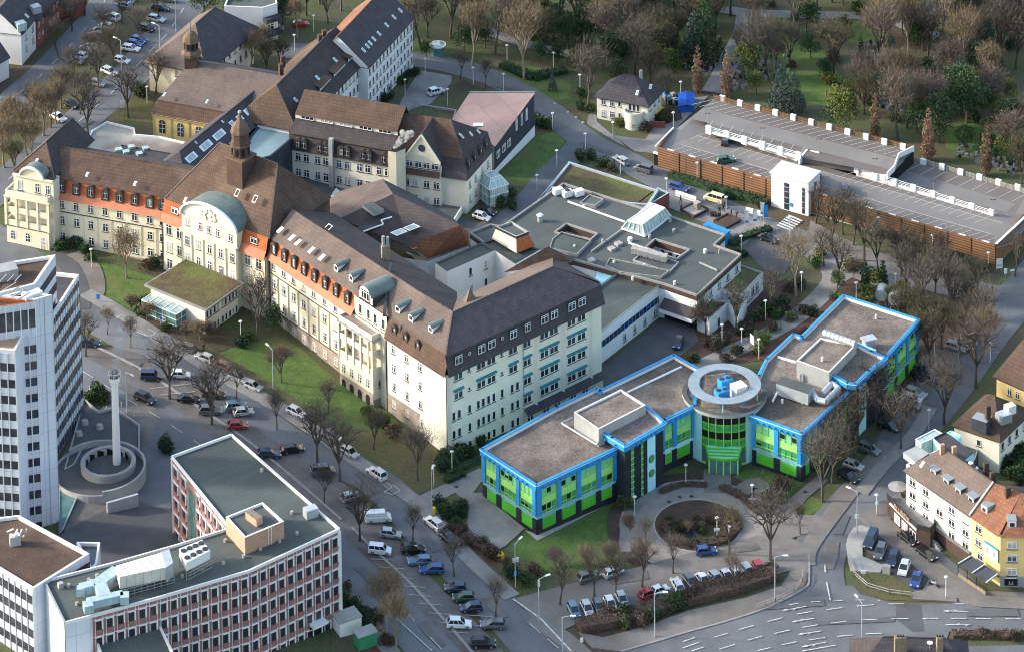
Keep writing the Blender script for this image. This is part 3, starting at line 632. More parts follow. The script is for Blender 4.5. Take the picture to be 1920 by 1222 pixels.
def ridgecap(mb,a,b,m='tiler',w=.28): mb.bar(a,b,w,m,h=.16)
def roofwin(B,c,d,up,w=.8,h=1.1,m='cglass',name='skylight'):
    """flat skylight lying on a slope: centre c, horizontal unit d, up-slope unit up"""
    mb=MB(); c=Vector(c);d=Vector(d).normalized();up=Vector(up).normalized(); n=d.cross(up); 
    if n.z<0: n=-n
    c=c+n*.14
    for (ww,hh,k,mm) in ((w,h,0,'wframe'),(w*.72,h*.76,.04,m)):
        q=[c+d*sx*ww/2+up*sy*hh/2+n*k for sx,sy in((-1,-1),(1,-1),(1,1),(-1,1))]; mb.face(q,mm)
        if k==0:
            for i in range(4): mb.face([q[i],q[(i+1)%4],q[(i+1)%4]-n*.16,q[i]-n*.16],'steel')
    mb.build(name,B.root)
# ============================================================ HOSPITAL (main front building)
E=17.8; MT=21.5; RZ=24.4
def hospital():
    W0=r1(500,665,E);W1=r1(1490,840,E);C0=r2(20,385,E);C1=r2(950,740,E);S0=r2(985,730,E);S1=r3(1170,715,E);S2=P(837.5,703,E);S3=e_(1462,480,E)
    B=Bld('hospital_building','long cream hospital with brown roofs, red mansard, domed turret and tall corner block','hospital',(-35,-8,0),maxw=0)
    B.maxw=100
    wl=B.mb('wall'); rf=B.mb('roof'); pl=B.mb('plinth'); mr=B.mb('mansard'); cr=B.mb('cornice')
    def perp(A,Bb): d=(Bb-A); d.z=0; d.normalize(); return d,Vector((d.y,-d.x,0))
    def wing(A,Bb,depth,zm,red,ins=.8,seg=None,rd=7.,za=None,zb_=None,wm='cream',plh=0,overA=0,overB=0,rm='tile'):
        """A-B front wall (outside on the right hand), back wall at depth"""
        d,n=perp(A,Bb); A2=A-n*depth; B2=Bb-n*depth
        walls(wl,[A,Bb,B2,A2],min(hgt(A.x),hgt(Bb.x))-2,E,wm)
        return d,n
    # --- west wing
    d,n=wing(W0,W1,14,MT,True)
    k=r1(500,505,MT)
    a=V3(W0-n*.9,MT); b=V3(W1-n*.9+d*1.5,MT); ra=V3(W0-n*7+d*-3,RZ+.3); rb=V3(W1-n*7+d*7,RZ+.3)
    ea=W0+n*.7; eb=W1+n*.7+d*.6
    mr.up([ea+Vector((0,0,-.2)),eb+Vector((0,0,-.2)),V3(W1-n*.2+d*.6,E+1.1),V3(W0-n*.2,E+1.1)],'coppere')
    mr.up([V3(W0-n*.2,E+1.1),V3(W1-n*.2+d*.6,E+1.1),b,a],'copper')
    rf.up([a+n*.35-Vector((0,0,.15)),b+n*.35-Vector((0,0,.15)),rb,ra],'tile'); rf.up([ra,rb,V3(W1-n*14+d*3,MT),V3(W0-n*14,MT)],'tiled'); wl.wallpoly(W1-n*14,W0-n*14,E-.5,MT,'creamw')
    ridgecap(rf,ra,rb,'tile')
    dor=[.055,.187,.318,.45,.58,.717,.853,.965]
    B.row(W0,W1,E+1.25,dor,1.05,1.75,'dormer',-.25,'dormer_window')
    for z,w_ in ((15.6,1.15),(12.1,1.15),(8.6,1.15)): B.row(W0,W1,z,dor,1.2,1.75,'cross')
    cr.bar(W0+n*.06+Vector((0,0,-3.0)),W1+n*.06+Vector((0,0,-3.)),.16,'sill')
    cr.bar(W0+n*.3+Vector((0,0,-.25)),W1+n*.3+Vector((0,0,-.25)),.5,'whitep',h=.2)
    for t in dor[:-1]:
        q=W0+(W1-W0)*(t+.065); wl.bar(q+n*.03+Vector((0,0,-3.2)),q+n*.03+Vector((0,0,-9.4)),.5,'cream',h=.08)
    # --- west end block with loggias
    PA=r1(50,620,18.9); PB=r1(430,695,18.9); dd,nn=perp(PA,PB); 
    PC=PB-nn*((V3(W0)-V3(PB)).dot(-nn)); PD=PA-nn*15
    zg=hgt(PA.x)-1
    back=5.2
    pw=B.mb('loggia')
    levels=[(18.9-1.1,18.9),(14.6,15.7),(11.3,12.5)]
    # solid lower storey, then open loggias
    zb0=8.0+.2
    walls(wl,[PA,PB,PB-nn*6,PA-nn*6],zg-1,11.9,'cream')
    walls(wl,[PA-nn*1.8,PB-nn*1.8-dd*1.6,PB-nn*6-dd*1.6,PA-nn*6],11.,18.4,'creamw')
    for za,zz in ((11.9,13.1),(14.7,15.9),(17.9,19.3)):
        pw.prism([PA,PB,PB-nn*6,PA-nn*6],za,za+.25,'cream'); 
        for A_,B_ in ((PA,PB),(PB,PB-nn*4.6),(PA-nn*4,PA)):
            q=MB; pw.bar(V3(A_,(za+zz)/2),V3(B_,(za+zz)/2),.22,'cream',h=zz-za)
    for t in (0,.25,.5,.75,1.): 
        q=lerp(PA,PB,t); pw.box((q.x+nn.x*-.0,q.y,11.9),.55 if t in(0,1) else .42,.5,6.2,'cream',math.atan2(dd.y,dd.x))
    for t in (2.2,4.4): q=PB-nn*t; pw.box((q.x,q.y,11.9),.42,.42,6.2,'cream',math.atan2(dd.y,dd.x))
    pw.prism([PA+nn*.35-dd*.35,PB+nn*.35+dd*.35,PB-nn*6+dd*.35,PA-nn*6-dd*.35],17.95,18.2,'cream')
    pw.prism([PA-nn*.25+dd*.2,PB-nn*.25-dd*.2,PB-nn*4.8-dd*.2,PA-nn*4.8+dd*.2],18.6,18.95,'conc')
    B.row(PA,PB,9.0,[.15,.5],1.1,1.8,'arch'); B.row(PA,PB,8.0,[.86],1.2,2.5,'arch'); B.row(PB,PB-nn*5,8.3,[.35],1.0,2.4,'arch')
    cr.bar(PA+nn*.05+Vector((0,0,-7.1)),PB+nn*.05+Vector((0,0,-7.1)),.16,'sill')
    # upper storey of the end block
    UA=r1(120,460,22.4); UB=r1(478,532,22.4); du,nu=perp(UA,UB)
    UC=UB-nu*2.5; UD=UA-nu*2.5
    walls(wl,[UA,UB,UC,UD],zg,22.4,'cream')
    B.row(UA,UB,19.4,[.6,.86],1.05,1.9,'cross'); B.row(UA,UB,19.2,[.16],1.05,2.1,'plain')
    cr.bar(UA+nu*.15,UB+nu*.15,.5,'cream',h=.35)
    # arched pediment of the end block
    ap=B.mb('pediment')
    def arch(A_,B_,nn_,h0,rise,depth,m1,m2,rim='creamw',nseg=14,th=.3):
        c=(A_+B_)/2; hw=(B_-A_).length/2; dv=(B_-A_).normalized(); prev=None
        for i in range(nseg+1):
            t=math.pi*i/nseg; q=c+dv*(-hw*math.cos(t)); q=V3(q,h0+rise*math.sin(t)); 
            if prev is not None:
                ap.face([prev+nn_*th,q+nn_*th,q-nn_*depth,prev-nn_*depth],m2)
                ap.face([V3(prev,h0),V3(q,h0),q,prev],m1)
                ap.bar(prev+nn_*(th*.8),q+nn_*(th*.8),.45,rim,h=.4)
            prev=q
        return c
    arch(lerp(UA,UB,.17),lerp(UA,UB,.75),nu,22.4,2.1,2.6,'cream','green')
    # roof of the end block
    R1_=r1(410,175,26.3); bk=-nu
    e0=r1(110,430,22.2); e1=r1(486,500,22.2); R2_=R1_-nu*11
    rf.up([e0+Vector((0,0,0)),e1,R1_],'tile'); 
    e0b=e0-nu*15;e1b=e1-nu*17
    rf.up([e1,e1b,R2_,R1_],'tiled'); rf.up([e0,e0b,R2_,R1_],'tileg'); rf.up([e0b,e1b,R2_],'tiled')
    ridgecap(rf,e1,R1_,'tileg');ridgecap(rf,e0,R1_,'tileg');ridgecap(rf,R1_,R2_,'tiled')
    # --- centre block
    d,n=perp(C0,C1); L=(C1-C0).length; zb=3.
    walls(wl,[C0,C1,C1-n*20,C0-n*20],zb,E+.2,'cream'); walls(wl,[C0-n*1,C1-n*1,C1-n*20,C0-n*20],E,MT,'tile')
    CW=19.6   # attic wall top of the bay
    bayA=C0+d*L*.235; bayB=C0+d*L*.765
    walls(wl,[bayA+n*1.2,bayB+n*1.2,bayB-n*1,bayA-n*1],zb,21.6,'cream')
    cr.bar(V3(bayA+n*1.5-d*.2,18.3),V3(bayB+n*1.5+d*.2,18.3),.8,'cream',h=.5)
    arch(bayA+n*1.2-d*.2,bayB+n*1.2+d*.2,n,21.5,3.9,5.2,'creamw','green','whitep',20,.4)
    # relief crest in the pediment: two figures and a shield
    cc=(bayA+bayB)/2+n*1.35
    cst=B.mb('relief')
    random.seed(3)
    for k in range(34):
        t=random.uniform(-1,1); z=22.2+random.uniform(0,2.3)*(1-abs(t)*.55); q=cc+d*t*1.9+n*.05
        cst.box((q.x,q.y,z-.2),random.uniform(.2,.55),.16,random.uniform(.25,.7),'creamw',math.atan2(d.y,d.x)+.2*t)
    for f0,f1 in ((0,.235),(.765,1.)):
        a0=C0+d*L*f0;b0=C0+d*L*f1
        mr.up([a0+n*.8+Vector((0,0,-.2)),b0+n*.8+Vector((0,0,-.2)),V3(b0-n*.15,E+1.3),V3(a0-n*.15,E+1.3)],'coppere')
        mr.up([V3(a0-n*.15,E+1.3),V3(b0-n*.15,E+1.3),V3(b0-n*.8,MT+.2),V3(a0-n*.8,MT+.2)],'copper')
        B.row(a0,b0,E+1.9,[.5],1.7,1.3,'pair',-.3)
        for z in (14.9,11.2,7.6): B.row(a0,b0,z,[.28,.72],1.5,2.2 if z<15 else 1.9,'pair')
    for f in (.04,.96): q=0
    bx=[.09,.295,.5,.705,.91]
    B.row(bayA+n*1.2,bayB+n*1.2,19.4,[.11,.34,.5,.66,.89],.95,1.6,'cross')
    for z in (15.1,11.6,8.2): B.row(bayA+n*1.2,bayB+n*1.2,z,bx,1.1,1.9,'cross')
    for t in (0,.19,.4,.6,.81,1.): q=lerp(bayA,bayB,t)+n*1.26; wl.bar(V3(q,18),V3(q,5),.42,'cream',h=.14)
    P0_=V3(C0+n*.5-d*.2,MT); P1_=V3(C1+n*.5+d*.2,MT)
    K0=P(413,288,31.3);K1=P(487,308,31.3)
    K0=V3(C0-n*10.5+d*L*.24,31.3); K1=V3(C0-n*10.5+d*L*.80,31.3)
    hip(rf,[P0_-n*1.3,P1_-n*1.3,P1_-n*21,P0_-n*21],(K0,K1),'tile')
    # back walls / ties of the roof
    for x in (P0_-n*1.3,): ridgecap(rf,x,K0,'tileg')
    ridgecap(rf,P1_-n*1.3,K1,'tileg');ridgecap(rf,K0,K1,'tileg')
    # --- turret on the centre roof
    tu=B.mb('turret'); tc=(K0+K1)/2+n*1.2; tc=V3(P(452,322,28.8),0); an=math.atan2(d.y,d.x)
    tu.box((tc.x,tc.y,26.5),4.0,4.0,5.6,'dbrick',an)
    tu.box((tc.x,tc.y,32.),4.5,4.5,.35,'cupola',an)
    def oct_(z0,z1,r0,r1,m): tu.cyl(tc.x,tc.y,z0,z1,r0,r1,m,8)
    oct_(32.3,34.6,1.95,1.75,'dbrick'); oct_(34.6,34.9,2.15,2.15,'cupola'); 
    for za,zb_,ra_,rb_ in ((34.9,36.1,1.95,1.6),(36.1,37.2,1.75,1.7),(37.2,37.5,2.0,2.0),(37.5,38.6,1.9,1.55),(38.6,39.4,1.55,.9),(39.4,39.9,.9,.35)): oct_(za,zb_,ra_,rb_,'dbrick' if zb_<37.4 else 'cupola')
    tu.cyl(tc.x,tc.y,39.8,41.2,.35,.25,'cupola',8); tu.cyl(tc.x,tc.y,41.2,41.6,.4,.3,'conc',8)
    for i in range(8):
        t=2*math.pi*(i+.5)/8; q=(tc.x+1.72*math.cos(t),tc.y+1.72*math.sin(t)); tu.box((q[0],q[1],32.7),.5,.3,1.4,'black',t+math.pi/2)
    # --- SE wing
    d,n=perp(S0,S1)
    L=(S1-S0).length
    walls(wl,[S0,S1,S1-n*14,S0-n*14],-1,E,'cream')
    d2,n2=perp(S1,S2)
    walls(wl,[S1,S2,S2-n2*14,S1-n2*14],-1,E,'creamw')
    def pt(A,t,off,z,dx=d,nx=n): return V3(A+dx*t-nx*off,z)
    lr=L*.73
    mr.up([pt(S0,-.3,-.7,E-.2),pt(S0,lr,-.7,E-.2),pt(S0,lr,.2,E+1.1),pt(S0,-.3,.2,E+1.1)],'coppere')
    mr.up([pt(S0,-.3,.2,E+1.1),pt(S0,lr,.2,E+1.1),pt(S0,lr,.9,MT),pt(S0,-.3,.9,MT)],'copper')
    wl.face([V3(pt(S0,lr,.2,E)),V3(S1-n*.2,E),V3(S1-n*.2,MT),V3(pt(S0,lr,.2,MT))],'cream')
    J=(e_(722-640,545-407,MT)); 
    mr.up([V3(S1+n2*.6,E-.3),V3(S2+n2*.6,E-.3),V3(S2-n2*.7,MT),V3(S1-n2*.7,MT)],'tile')
    # main slopes; the ridge of both legs meets at RC
    RC=V3(P(878,573,RZ)); R0=V3(S0-n*7-d*2,RZ); RJ=V3((S1-n*7+S1-n2*7)/2,RZ)
    dB,nB=perp(S2,S3); LB=(S3-S2).length
    RE=V3(S3-nB*7-dB*6,RZ); RM=V3(S2-n2*7-nB*7,RZ); RM=RC
    RM=V3(S2-nB*7-n2*7.2,RZ)
    rf.up([pt(S0,-.3,.55,MT-.15),pt(S0,L,.55,MT-.15),RJ,R0],'tileg')  # left slope in paler tiles: its sunlight is put into the colour
    rf.up([V3(S1-n*.55,MT-.15),V3(S2-n2*.4,MT-.15),RM,RJ],'tileg')
    B1=V3(S1-n*14,E);B2=V3(S2-n2*14-nB*14,E)
    rf.up([R0,RJ,V3(S1-n*17,20.2),pt(S0,-2,17,20.2)],'tiled'); rf.up([RJ,RM,V3(B2,MT-.4),V3(S1-n*17,20.2)],'tiled'); walls(wl,[pt(S0,-2,16.6,0),V3(S1-n*16.6),V3(B2),V3(S1-n*10),pt(S0,-2,10,0)],E-6,20.1,'creamw')  # same roof, rear slopes in dark tiles: shade put into the colour
    ridgecap(rf,R0,RJ,'tileg');ridgecap(rf,RJ,RM,'tileg')
    # --- right block
    walls(wl,[S2,S3,S3-nB*14,S2-nB*14],-1,E,'creamw')
    m2=V3(S2+nB*.6,E-.3);m3=V3(S3+nB*.6+dB*.5,E-.3); t2=V3(S2-nB*.4,MT);t3=V3(S3-nB*.4+dB*.2,MT)
    mr.up([m2,m3,t3,t2],'slate'); t2b=V3(S2-n2*.4,MT)
    mr.up([m3,V3(S3-nB*14.5+dB*.5,E-.3),V3(S3-nB*13.6+dB*.0,MT),t3],'slate')
    rf.up([V3(t2+nB*.4,MT-.15),V3(t3+nB*.4,MT-.15),RE,RM],'slate'); rf.up([V3(t3+dB*.3,MT-.1),V3(S3-nB*14,MT-.1),RE],'slate')  # front slope in slate tone: its shaded side is painted in
    rf.up([RM,RE,V3(S3-nB*14,MT),V3(S2-nB*14-n2*14,MT)],'tileg'); wl.wallpoly(S3-nB*14,S2-nB*14,E-.5,MT-.1,'creamw')  # rear slope in pale tiles: warm sunlight painted into the colour
    ridgecap(rf,RM,RE,'tileg'); ridgecap(rf,t2,RM,'tileg'); 
    # small pyramid on the inner corner
    q=P(882,556,24.2); 
    for i in range(4):
        t=math.pi/4+i*math.pi/2+.2; u_=t+math.pi/2; rf.up([Vector((q.x+2.3*math.cos(t),q.y+2.3*math.sin(t),22.)),Vector((q.x+2.3*math.cos(u_),q.y+2.3*math.sin(u_),22.)),Vector((q.x,q.y,26.))],'tileg')
    # windows of SE wing
    fr=[.033,.124,.21,.298,.387,.48,.574,.67]
    B.row(S0,S1,E+1.25,fr,1.05,1.75,'dormer',-.25,'dormer_window')
    for z in (15.6,11.9,8.2): B.row(S0,S1,z,fr[:8],1.1,1.8,'cross')
    B.row(S0,S1,4.6,fr[1:],1.1,1.8,'cross')
    cr.bar(V3(S0+n*.05,14.7),V3(S0+d*lr+n*.05,14.7),.16,'sill'); cr.bar(V3(S0+n*.05,7.3),V3(S0+d*lr+n*.05,7.3),.16,'sill')
    pl.wallpoly(S0+n*.05,S0+d*lr+n*.05,0,7.2,'plinth'); pl.wallpoly(S1+n2*.06,lerp(S1,S2,.55)+n2*.06,0,6.6,'plinth')
    pl.wallpoly(W0+Vector((0,0,0))+perp(W0,W1)[1]*.05,W1+perp(W0,W1)[1]*.05,4,7.8,'plinth')
    for i in range(8): q=S0+d*L*(fr[i]+.045)+n*.03; wl.bar(V3(q,14.5),V3(q,7.4),.55,'cream',h=.08)
    B.row(S1,S2,E+1.0,[.13,.32,.52],.95,1.6,'dormer',-.2,'dormer_window')
    for k,z in enumerate((15.2,11.5,7.8,4.2)): B.row(S1,S2,z,[.12,.34,.56],.95,1.6,'cross')
    for q in (S0,S1,S2,C0,C1): wl.bar(V3(q+n*.12,E-.5),V3(q+n*.12,2),.16,'darkm')
    # green little roof dormers
    dm=B.mb('roof_dormer')
    def dormer(px,py,z,dd,nn,s=.84):
        c=P(px,py,z); an=math.atan2(dd.y,dd.x)
        mb=MB(); w=.75*s; hh=1.2*s; dep=2.6*s
        A_=c-dd*w;B_=c+dd*w
        mb.face([V3(A_,z-.2),V3(B_,z-.2),V3(B_,z+hh),V3(A_,z+hh)],'wframe'); mb.face([V3(lerp(A_,B_,.15)+nn*.03,z+.15),V3(lerp(A_,B_,.85)+nn*.03,z+.15),V3(lerp(A_,B_,.85)+nn*.03,z+hh-.15),V3(lerp(A_,B_,.15)+nn*.03,z+hh-.15)],'glass')
        mb.face([V3(A_,z),V3(A_,z+hh),V3(A_-nn*dep,z+hh)],'whitep'); mb.face([V3(B_,z),V3(B_,z+hh),V3(B_-nn*dep,z+hh)],'whitep')
        pr=None
        for i in range(9):
            t=math.pi*i/8; q=V3(c-dd*(w+.15)*math.cos(t),z+hh+.55*s*math.sin(t))
            if pr is not None: mb.face([pr+nn*.3,q+nn*.3,q-nn*(dep+.6),pr-nn*(dep+.6)],'green'); mb.face([pr+nn*.02,q+nn*.02,V3(c+nn*.02,z+hh)],'whitep')
            pr=q
        mb.build('roof_dormer',B.root)
    for X,Y in ((1580,850),(1715,940)): dormer(300+X/4.79,330+Y/4.79,22.3,d,n)
    for X,Y in ((1270,500),(1390,580),(1565,680)): dormer(480+X/4.79,480+Y/4.79,22.2,d2,n2)
    # big arched dormer over the loggia bay
    q=r3(985,370,22.6); 
    mb=MB(); w=2.1; pr=None; c=q
    for i in range(13):
        t=math.pi*i/12; p_=V3(c-d*w*math.cos(t),23.2+1.7*math.sin(t))
        if pr is not None:
            mb.face([pr+n*.35,p_+n*.35,p_-n*5.5,pr-n*5.5],'green'); mb.face([V3(pr,21.8),V3(p_,21.8),p_,pr],'whitep')
        pr=p_
    mb.face([V3(c-d*w,21),V3(c-d*w,23.2),V3(c-d*w-n*5,23.2)],'slate');mb.face([V3(c+d*w+n*.0,21),V3(c+d*w,23.2),V3(c+d*w-n*5,23.2)],'slate')
    mb.build('arched_dormer',B.root); B.row(c-d*1.5,c+d*1.5,22.1,[.5],2.5,2.0,'pair',.05)
    # loggia bay of the SE wing
    lg=B.mb('loggia'); LA=S0+d*L*.725; LB_=S0+d*L*.985; o=2.9
    LA=r3(745,560,16.9);LB_=r3(1045,745,16.9);d3,n3=perp(LA,LB_); LC=LB_-n3*3.6; 
    base=1.5
    walls(wl,[LA,LB_,LB_-n3*3.8,LA-n3*3.8],0,9.6,'cream'); pl.wallpoly(LA+n3*.05,LB_+n3*.05,0,5.9,'plinth'); pl.wallpoly(LB_+d3*.05,LC+d3*.05,0,4.6,'plinth')
    walls(wl,[LA-n3*2,LB_-n3*2-d3*1.6,LB_-n3*4-d3*1.6,LA-n3*4],9,16.5,'plinth')
    for za,zz in ((9.6,10.8),(13.1,14.3),(16.4,17.6)):
        lg.prism([LA,LB_,LB_-n3*3.8,LA-n3*3.8],za,za+.2,'cream')
        for A_,B_ in ((LA,LB_),(LB_,LC),(LA-n3*3,LA)): lg.bar(V3(A_,(za+zz)/2),V3(B_,(za+zz)/2),.22,'cream',h=zz-za)
    for t in (0,.22,.44,.66,.88,1.): q=lerp(LA,LB_,t); lg.box((q.x,q.y,9.6),.45,.5,7,'cream',math.atan2(d3.y,d3.x))
    q=LC; lg.box((q.x,q.y,9.6),.45,.5,7,'cream',math.atan2(d3.y,d3.x))
    lg.prism([LA+n3*.4-d3*.3,LB_+n3*.4+d3*.4,LC+d3*.4,LA-n3*3.6-d3*.3],16.3,16.6,'conc'); lg.prism([LA-n3*.3,LB_-n3*.3-d3*.3,LC-d3*.3,LA-n3*3.6],16.9,17.25,'feltl')
    B.row(LA,LB_,6.6,[.12,.36,.6,.84],.9,1.7,'arch'); B.row(LB_,LC,6.8,[.5],1.3,1.5,'pair')
    for t in (.12,.36,.6,.84):
        q=lerp(LA,LB_,t)+n3*.1; mb=B.mb('arcade'); pts=[V3(q-d3*.6,2.2),V3(q+d3*.6,2.2)]+[V3(q+d3*.6*math.cos(math.pi*i/8),4.6+.6*math.sin(math.pi*i/8)) for i in range(9)]; mb.face(pts,'black')
    B.row(lerp(S0,S1,.74)-n*.2,S1-n*.2,18.6,[.16,.42,.63,.88],.9,1.9,'plain')
    # right block windows: px columns measured along e_ zoom 585..1462
    X=lambda x:(x-592)/(1462-592)
    def fx(x): # perspective-aware position on the wall
        q=P(640+x/3,407+ (875+(480-875)*X(x))/3,E); return max(0,min(1,(q-S2).dot(dB)/LB))
    for x,w_,k in ((645,1.6,'pair'),(775,1.7,'pair'),(833,1.7,'pair'),(957,1.6,'pair'),(1037,1.3,'pair'),(1135,1.7,'pair'),(1190,1.7,'pair'),(1290,1.7,'pair'),(1347,1.7,'pair')):
        B.row(S2,S3,E+1.35,[fx(x)],w_,1.6,k,.25)
    for x in (707,893): B.row(S2,S3,E+2.,[fx(x)],.5,.6,'plain',.2)
    for j,z in enumerate((15.9,12.2)):
        for x,w_ in ((645,2.1),(775,2.1),(833,2.1),(957,2.1)): B.row(S2,S3,z,[fx(x)],w_,1.75,'pairt' if j else 'pair')
        for x in (707,893): B.row(S2,S3,z+.6,[fx(x)],.6,.7,'narrow')
    for j,z in enumerate((15.9,12.2,8.5,4.8)):
        for x,w_ in ((1037,1.9),(1135,2.1),(1190,2.1),(1290,2.1),(1347,2.1)): B.row(S2,S3,z,[fx(x)],w_,1.75,'pairt' if j else 'pair')
    for j,z in enumerate((8.3,4.7,1.2)):
        for x in (617,648,707,757,785,815,845,893,950,980): B.row(S2,S3,z,[fx(x)],.8,1.7,'narrow')
    B.row(S2,S3,1.0,[fx(x) for x in (1045,1135,1200,1290,1360)],1.5,1.5,'pair',.35)
    SM=lerp(S2,S3,fx(1015)); 
    mr.up([V3(SM+nB*1.2,2.9),V3(S3+nB*1.2,2.9),V3(S3+nB*0.0,3.9),V3(SM+nB*0.,3.9)],'slate')
    walls(wl,[SM+nB*.3,S3+nB*.3,S3,SM],-1,3.2,'cream')
    wl.bar(V3(SM+nB*.1,E-.4),V3(SM+nB*.1,0),.16,'conc')
    for x in (590,1080,1235,1395): q=lerp(S2,S3,fx(x))+nB*.05; wl.bar(V3(q,E-.5),V3(q,.5),.9,'creamw',h=.12)
    B.row(S3,S3-nB*14,15.7,[.1],1.0,1.6,'cross'); B.row(S3,S3-nB*14,12.,[.1],1.0,1.6,'cross')
    for z in (8.4,4.8): B.row(S3,S3-nB*14,z,[.1],1.,1.6,'cross')
    # skylights on the SE slope
    def slope_up(dv,nv,rise=(RZ-MT)/6.4): return (-nv+Vector((0,0,rise))).normalized()
    for X_,Y_ in ((1080,490),(1185,560),(1240,600),(1360,672),(1455,735)):
        c=P(300+X_/4.79,330+Y_/4.79,22.9); roofwin(B,c,d,slope_up(d,n),.9,1.5,'whitep')
    c=P(300+1515/4.79,330+465/4.79,23.9); roofwin(B,c,d,slope_up(d,n),1.3,1.3,'black','roof_hatch')
    dW,nW=perp(W0,W1)
    for X_,Y_,z in ((330,350,24.),(785,470,22.9),(1215,552,22.9)): 
        roofwin(B,P(X_/4.7925,230+Y_/4.7925,z),dW,slope_up(dW,nW),.6,1.1,'cglass')
    for X_,Y_ in ((855,210),(695,155)): roofwin(B,P(300+X_/4.79,330+Y_/4.79,26.5),perp(C0,C1)[0],(-perp(C0,C1)[1]+Vector((0,0,1))),.9,1.5,'dbrick','roof_hatch')
    roofwin(B,P(300+228/4.79,330+222/4.79,23.),perp(C0,C1)[0],(-perp(C0,C1)[1]+Vector((0,0,1))),.6,1.2)
    mb=B.mb('chimney'); q=P(719,466,24.5); mb.box((q.x,q.y,22),.5,.5,5.0,'conc',.3); mb.box((q.x+.8,q.y+.1,22),.5,.5,4.8,'conc',.3); mb.box((q.x+.4,q.y-.1,22),1.6,.9,3.2,'barkl',.3)
    # metal valley next to the dormer bay
    mb=B.mb('flashing'); mb.bar(r3(1150,545,21.6)+Vector((0,0,.2)),r3(1210,80,24.4)+Vector((0,0,.25)),.55,'slatew',h=.4)
    # rear hip (brown) behind the right block
    hp=[r5(1265,600,20.5),r5(1690,530,21.5),r5(1545,437,24.)]
    rf.up(hp,'tile'); rf.up([r5(1545,437,24.),r5(1690,530,21.5),r5(1720,520,18.)],'tiled')
    B.done()
    return dict(W0=W0,W1=W1,S2=S2,S3=S3,nB=nB,dB=dB,B=B)
HO=hospital()
# ============================================================ OTHER BUILDINGS
from mathutils.geometry import tessellate_polygon
def gblock(B,A,Bp,depth,zb,ze,zr,wm,rf_,rb_=None,hA=0.,hB=0.,ov=.5,rfrac=.5,capm=None):
    """gabled or hipped range; A->Bp is the wall seen, outside on its right"""
    rb_=rb_ or rf_; A=V3(A,ze);Bp=V3(Bp,ze); d=(Bp-A).normalized(); n=Vector((d.y,-d.x,0))
    C=Bp-n*depth; D=A-n*depth; w_=B.mb('wall'); walls(w_,[A,Bp,C,D],zb,ze,wm)
    r=B.mb('roof'); oa=0 if hA==0 else ov; ob=0 if hB==0 else ov
    sl=(zr-ze)/(depth*rfrac); dz=-ov*sl*.6
    e=[A+n*ov-d*max(oa,.25)+Vector((0,0,dz)),Bp+n*ov+d*max(ob,.25)+Vector((0,0,dz)),C-n*ov+d*max(ob,.25)+Vector((0,0,dz)),D-n*ov-d*max(oa,.25)+Vector((0,0,dz))]
    R0=V3(A-n*depth*rfrac+d*(hA if hA else -.25),zr); R1=V3(Bp-n*depth*rfrac-d*(hB if hB else -.25),zr)
    r.up([e[0],e[1],R1,R0],rf_); r.up([e[2],e[3],R0,R1],rb_)
    if hA: r.up([e[3],e[0],R0],rb_)
    else: w_.face([A,D,V3(A-n*depth*rfrac,zr-.1)],wm)
    if hB: r.up([e[1],e[2],R1],rf_)
    else: w_.face([Bp,C,V3(Bp-n*depth*rfrac,zr-.1)],wm)
    r.up([v-Vector((0,0,.15)) for v in e],'sill')
    ridgecap(r,R0,R1,capm or rf_)
    return dict(A=A,B=Bp,C=C,D=D,d=d,n=n,e=e,R0=R0,R1=R1,up=(-n*(depth*rfrac+ov)+Vector((0,0,zr-ze-dz))).normalized())
def px(pts,z): return [P(x,y,z) for x,y in pts]
def roofface_holes(mb,outer,holes,z,m):
    L=[[Vector((q[0],q[1],z)) for q in outer]]+[[Vector((q[0],q[1],z)) for q in h] for h in holes]
    al=[v for l in L for v in l]
    for t in tessellate_polygon(L): mb.up([al[i] for i in t],m)
# ---------------- dormitory ranges and chapel at the back left
B=Bld('ward_building','long pale ward building with dark tiled roof and rows of small windows at top','hospital wing',G(640,190),maxw=100)
A2=P(556,243,14.6); B2=b_(140,325,14.6); q=gblock(B,A2,B2,15,0,14.6,20.5,'white','tiled','tile',6,0)
for i in range(4): q_=None
n1=11
for z in (12.3,9.1,6.): B.row(lerp(q['A'],q['B'],.4),q['B'],z,n1,1.0,1.5,'narrow')
mb=B.mb('shed_dormer'); 
for t0,t1 in ((.42,.58),(.62,.79),(.83,.99)):
    a=lerp(q['A'],q['B'],t0)-q['n']*1.6;b=lerp(q['A'],q['B'],t1)-q['n']*1.6
    mb.face([V3(a,14.7),V3(b,14.7),V3(b,16.6),V3(a,16.6)],'white'); mb.up([V3(a+q['n']*.3,16.6),V3(b+q['n']*.3,16.6),V3(b-q['n']*3,17.6),V3(a-q['n']*3,17.6)],'tile')
    B.row(a,b,15.2,6,.7,1.,'narrow')
A3=b_(148,375,14.8);B3=b_(400,98,14.8); q2=gblock(B,A3,B3,14,0,14.8,20.8,'white','slate','tiler',0,0)  # red tiles on the rear slope stand in for orange sunlight
for z in (12.4,9.6,6.9,4.2): B.row(q2['A'],q2['B'],z,13,.95,1.45,'narrow')
for t,s_ in ((.12,.5),(.2,.5),(.26,.5),(.34,.5),(.45,.55),(.62,.55),(.78,.55),(.92,.6)): roofwin(B,lerp(q2['e'][0],q2['e'][1],t)+q2['up']*3.6,q2['d'],q2['up'],.8,1.2)
for t in (.2,.5,.75): roofwin(B,lerp(q['e'][0],q['e'][1],t)+q['up']*5,q['d'],q['up'],.8,1.2)
mb=B.mb('chimney')
for px_,py_ in ((527,133),(530,118),(608,70),(600,78)): c=P(px_,py_,19.5); mb.box((c.x,c.y,18.5),.9,.9,2.6,'dbrick',.4)
B.done()
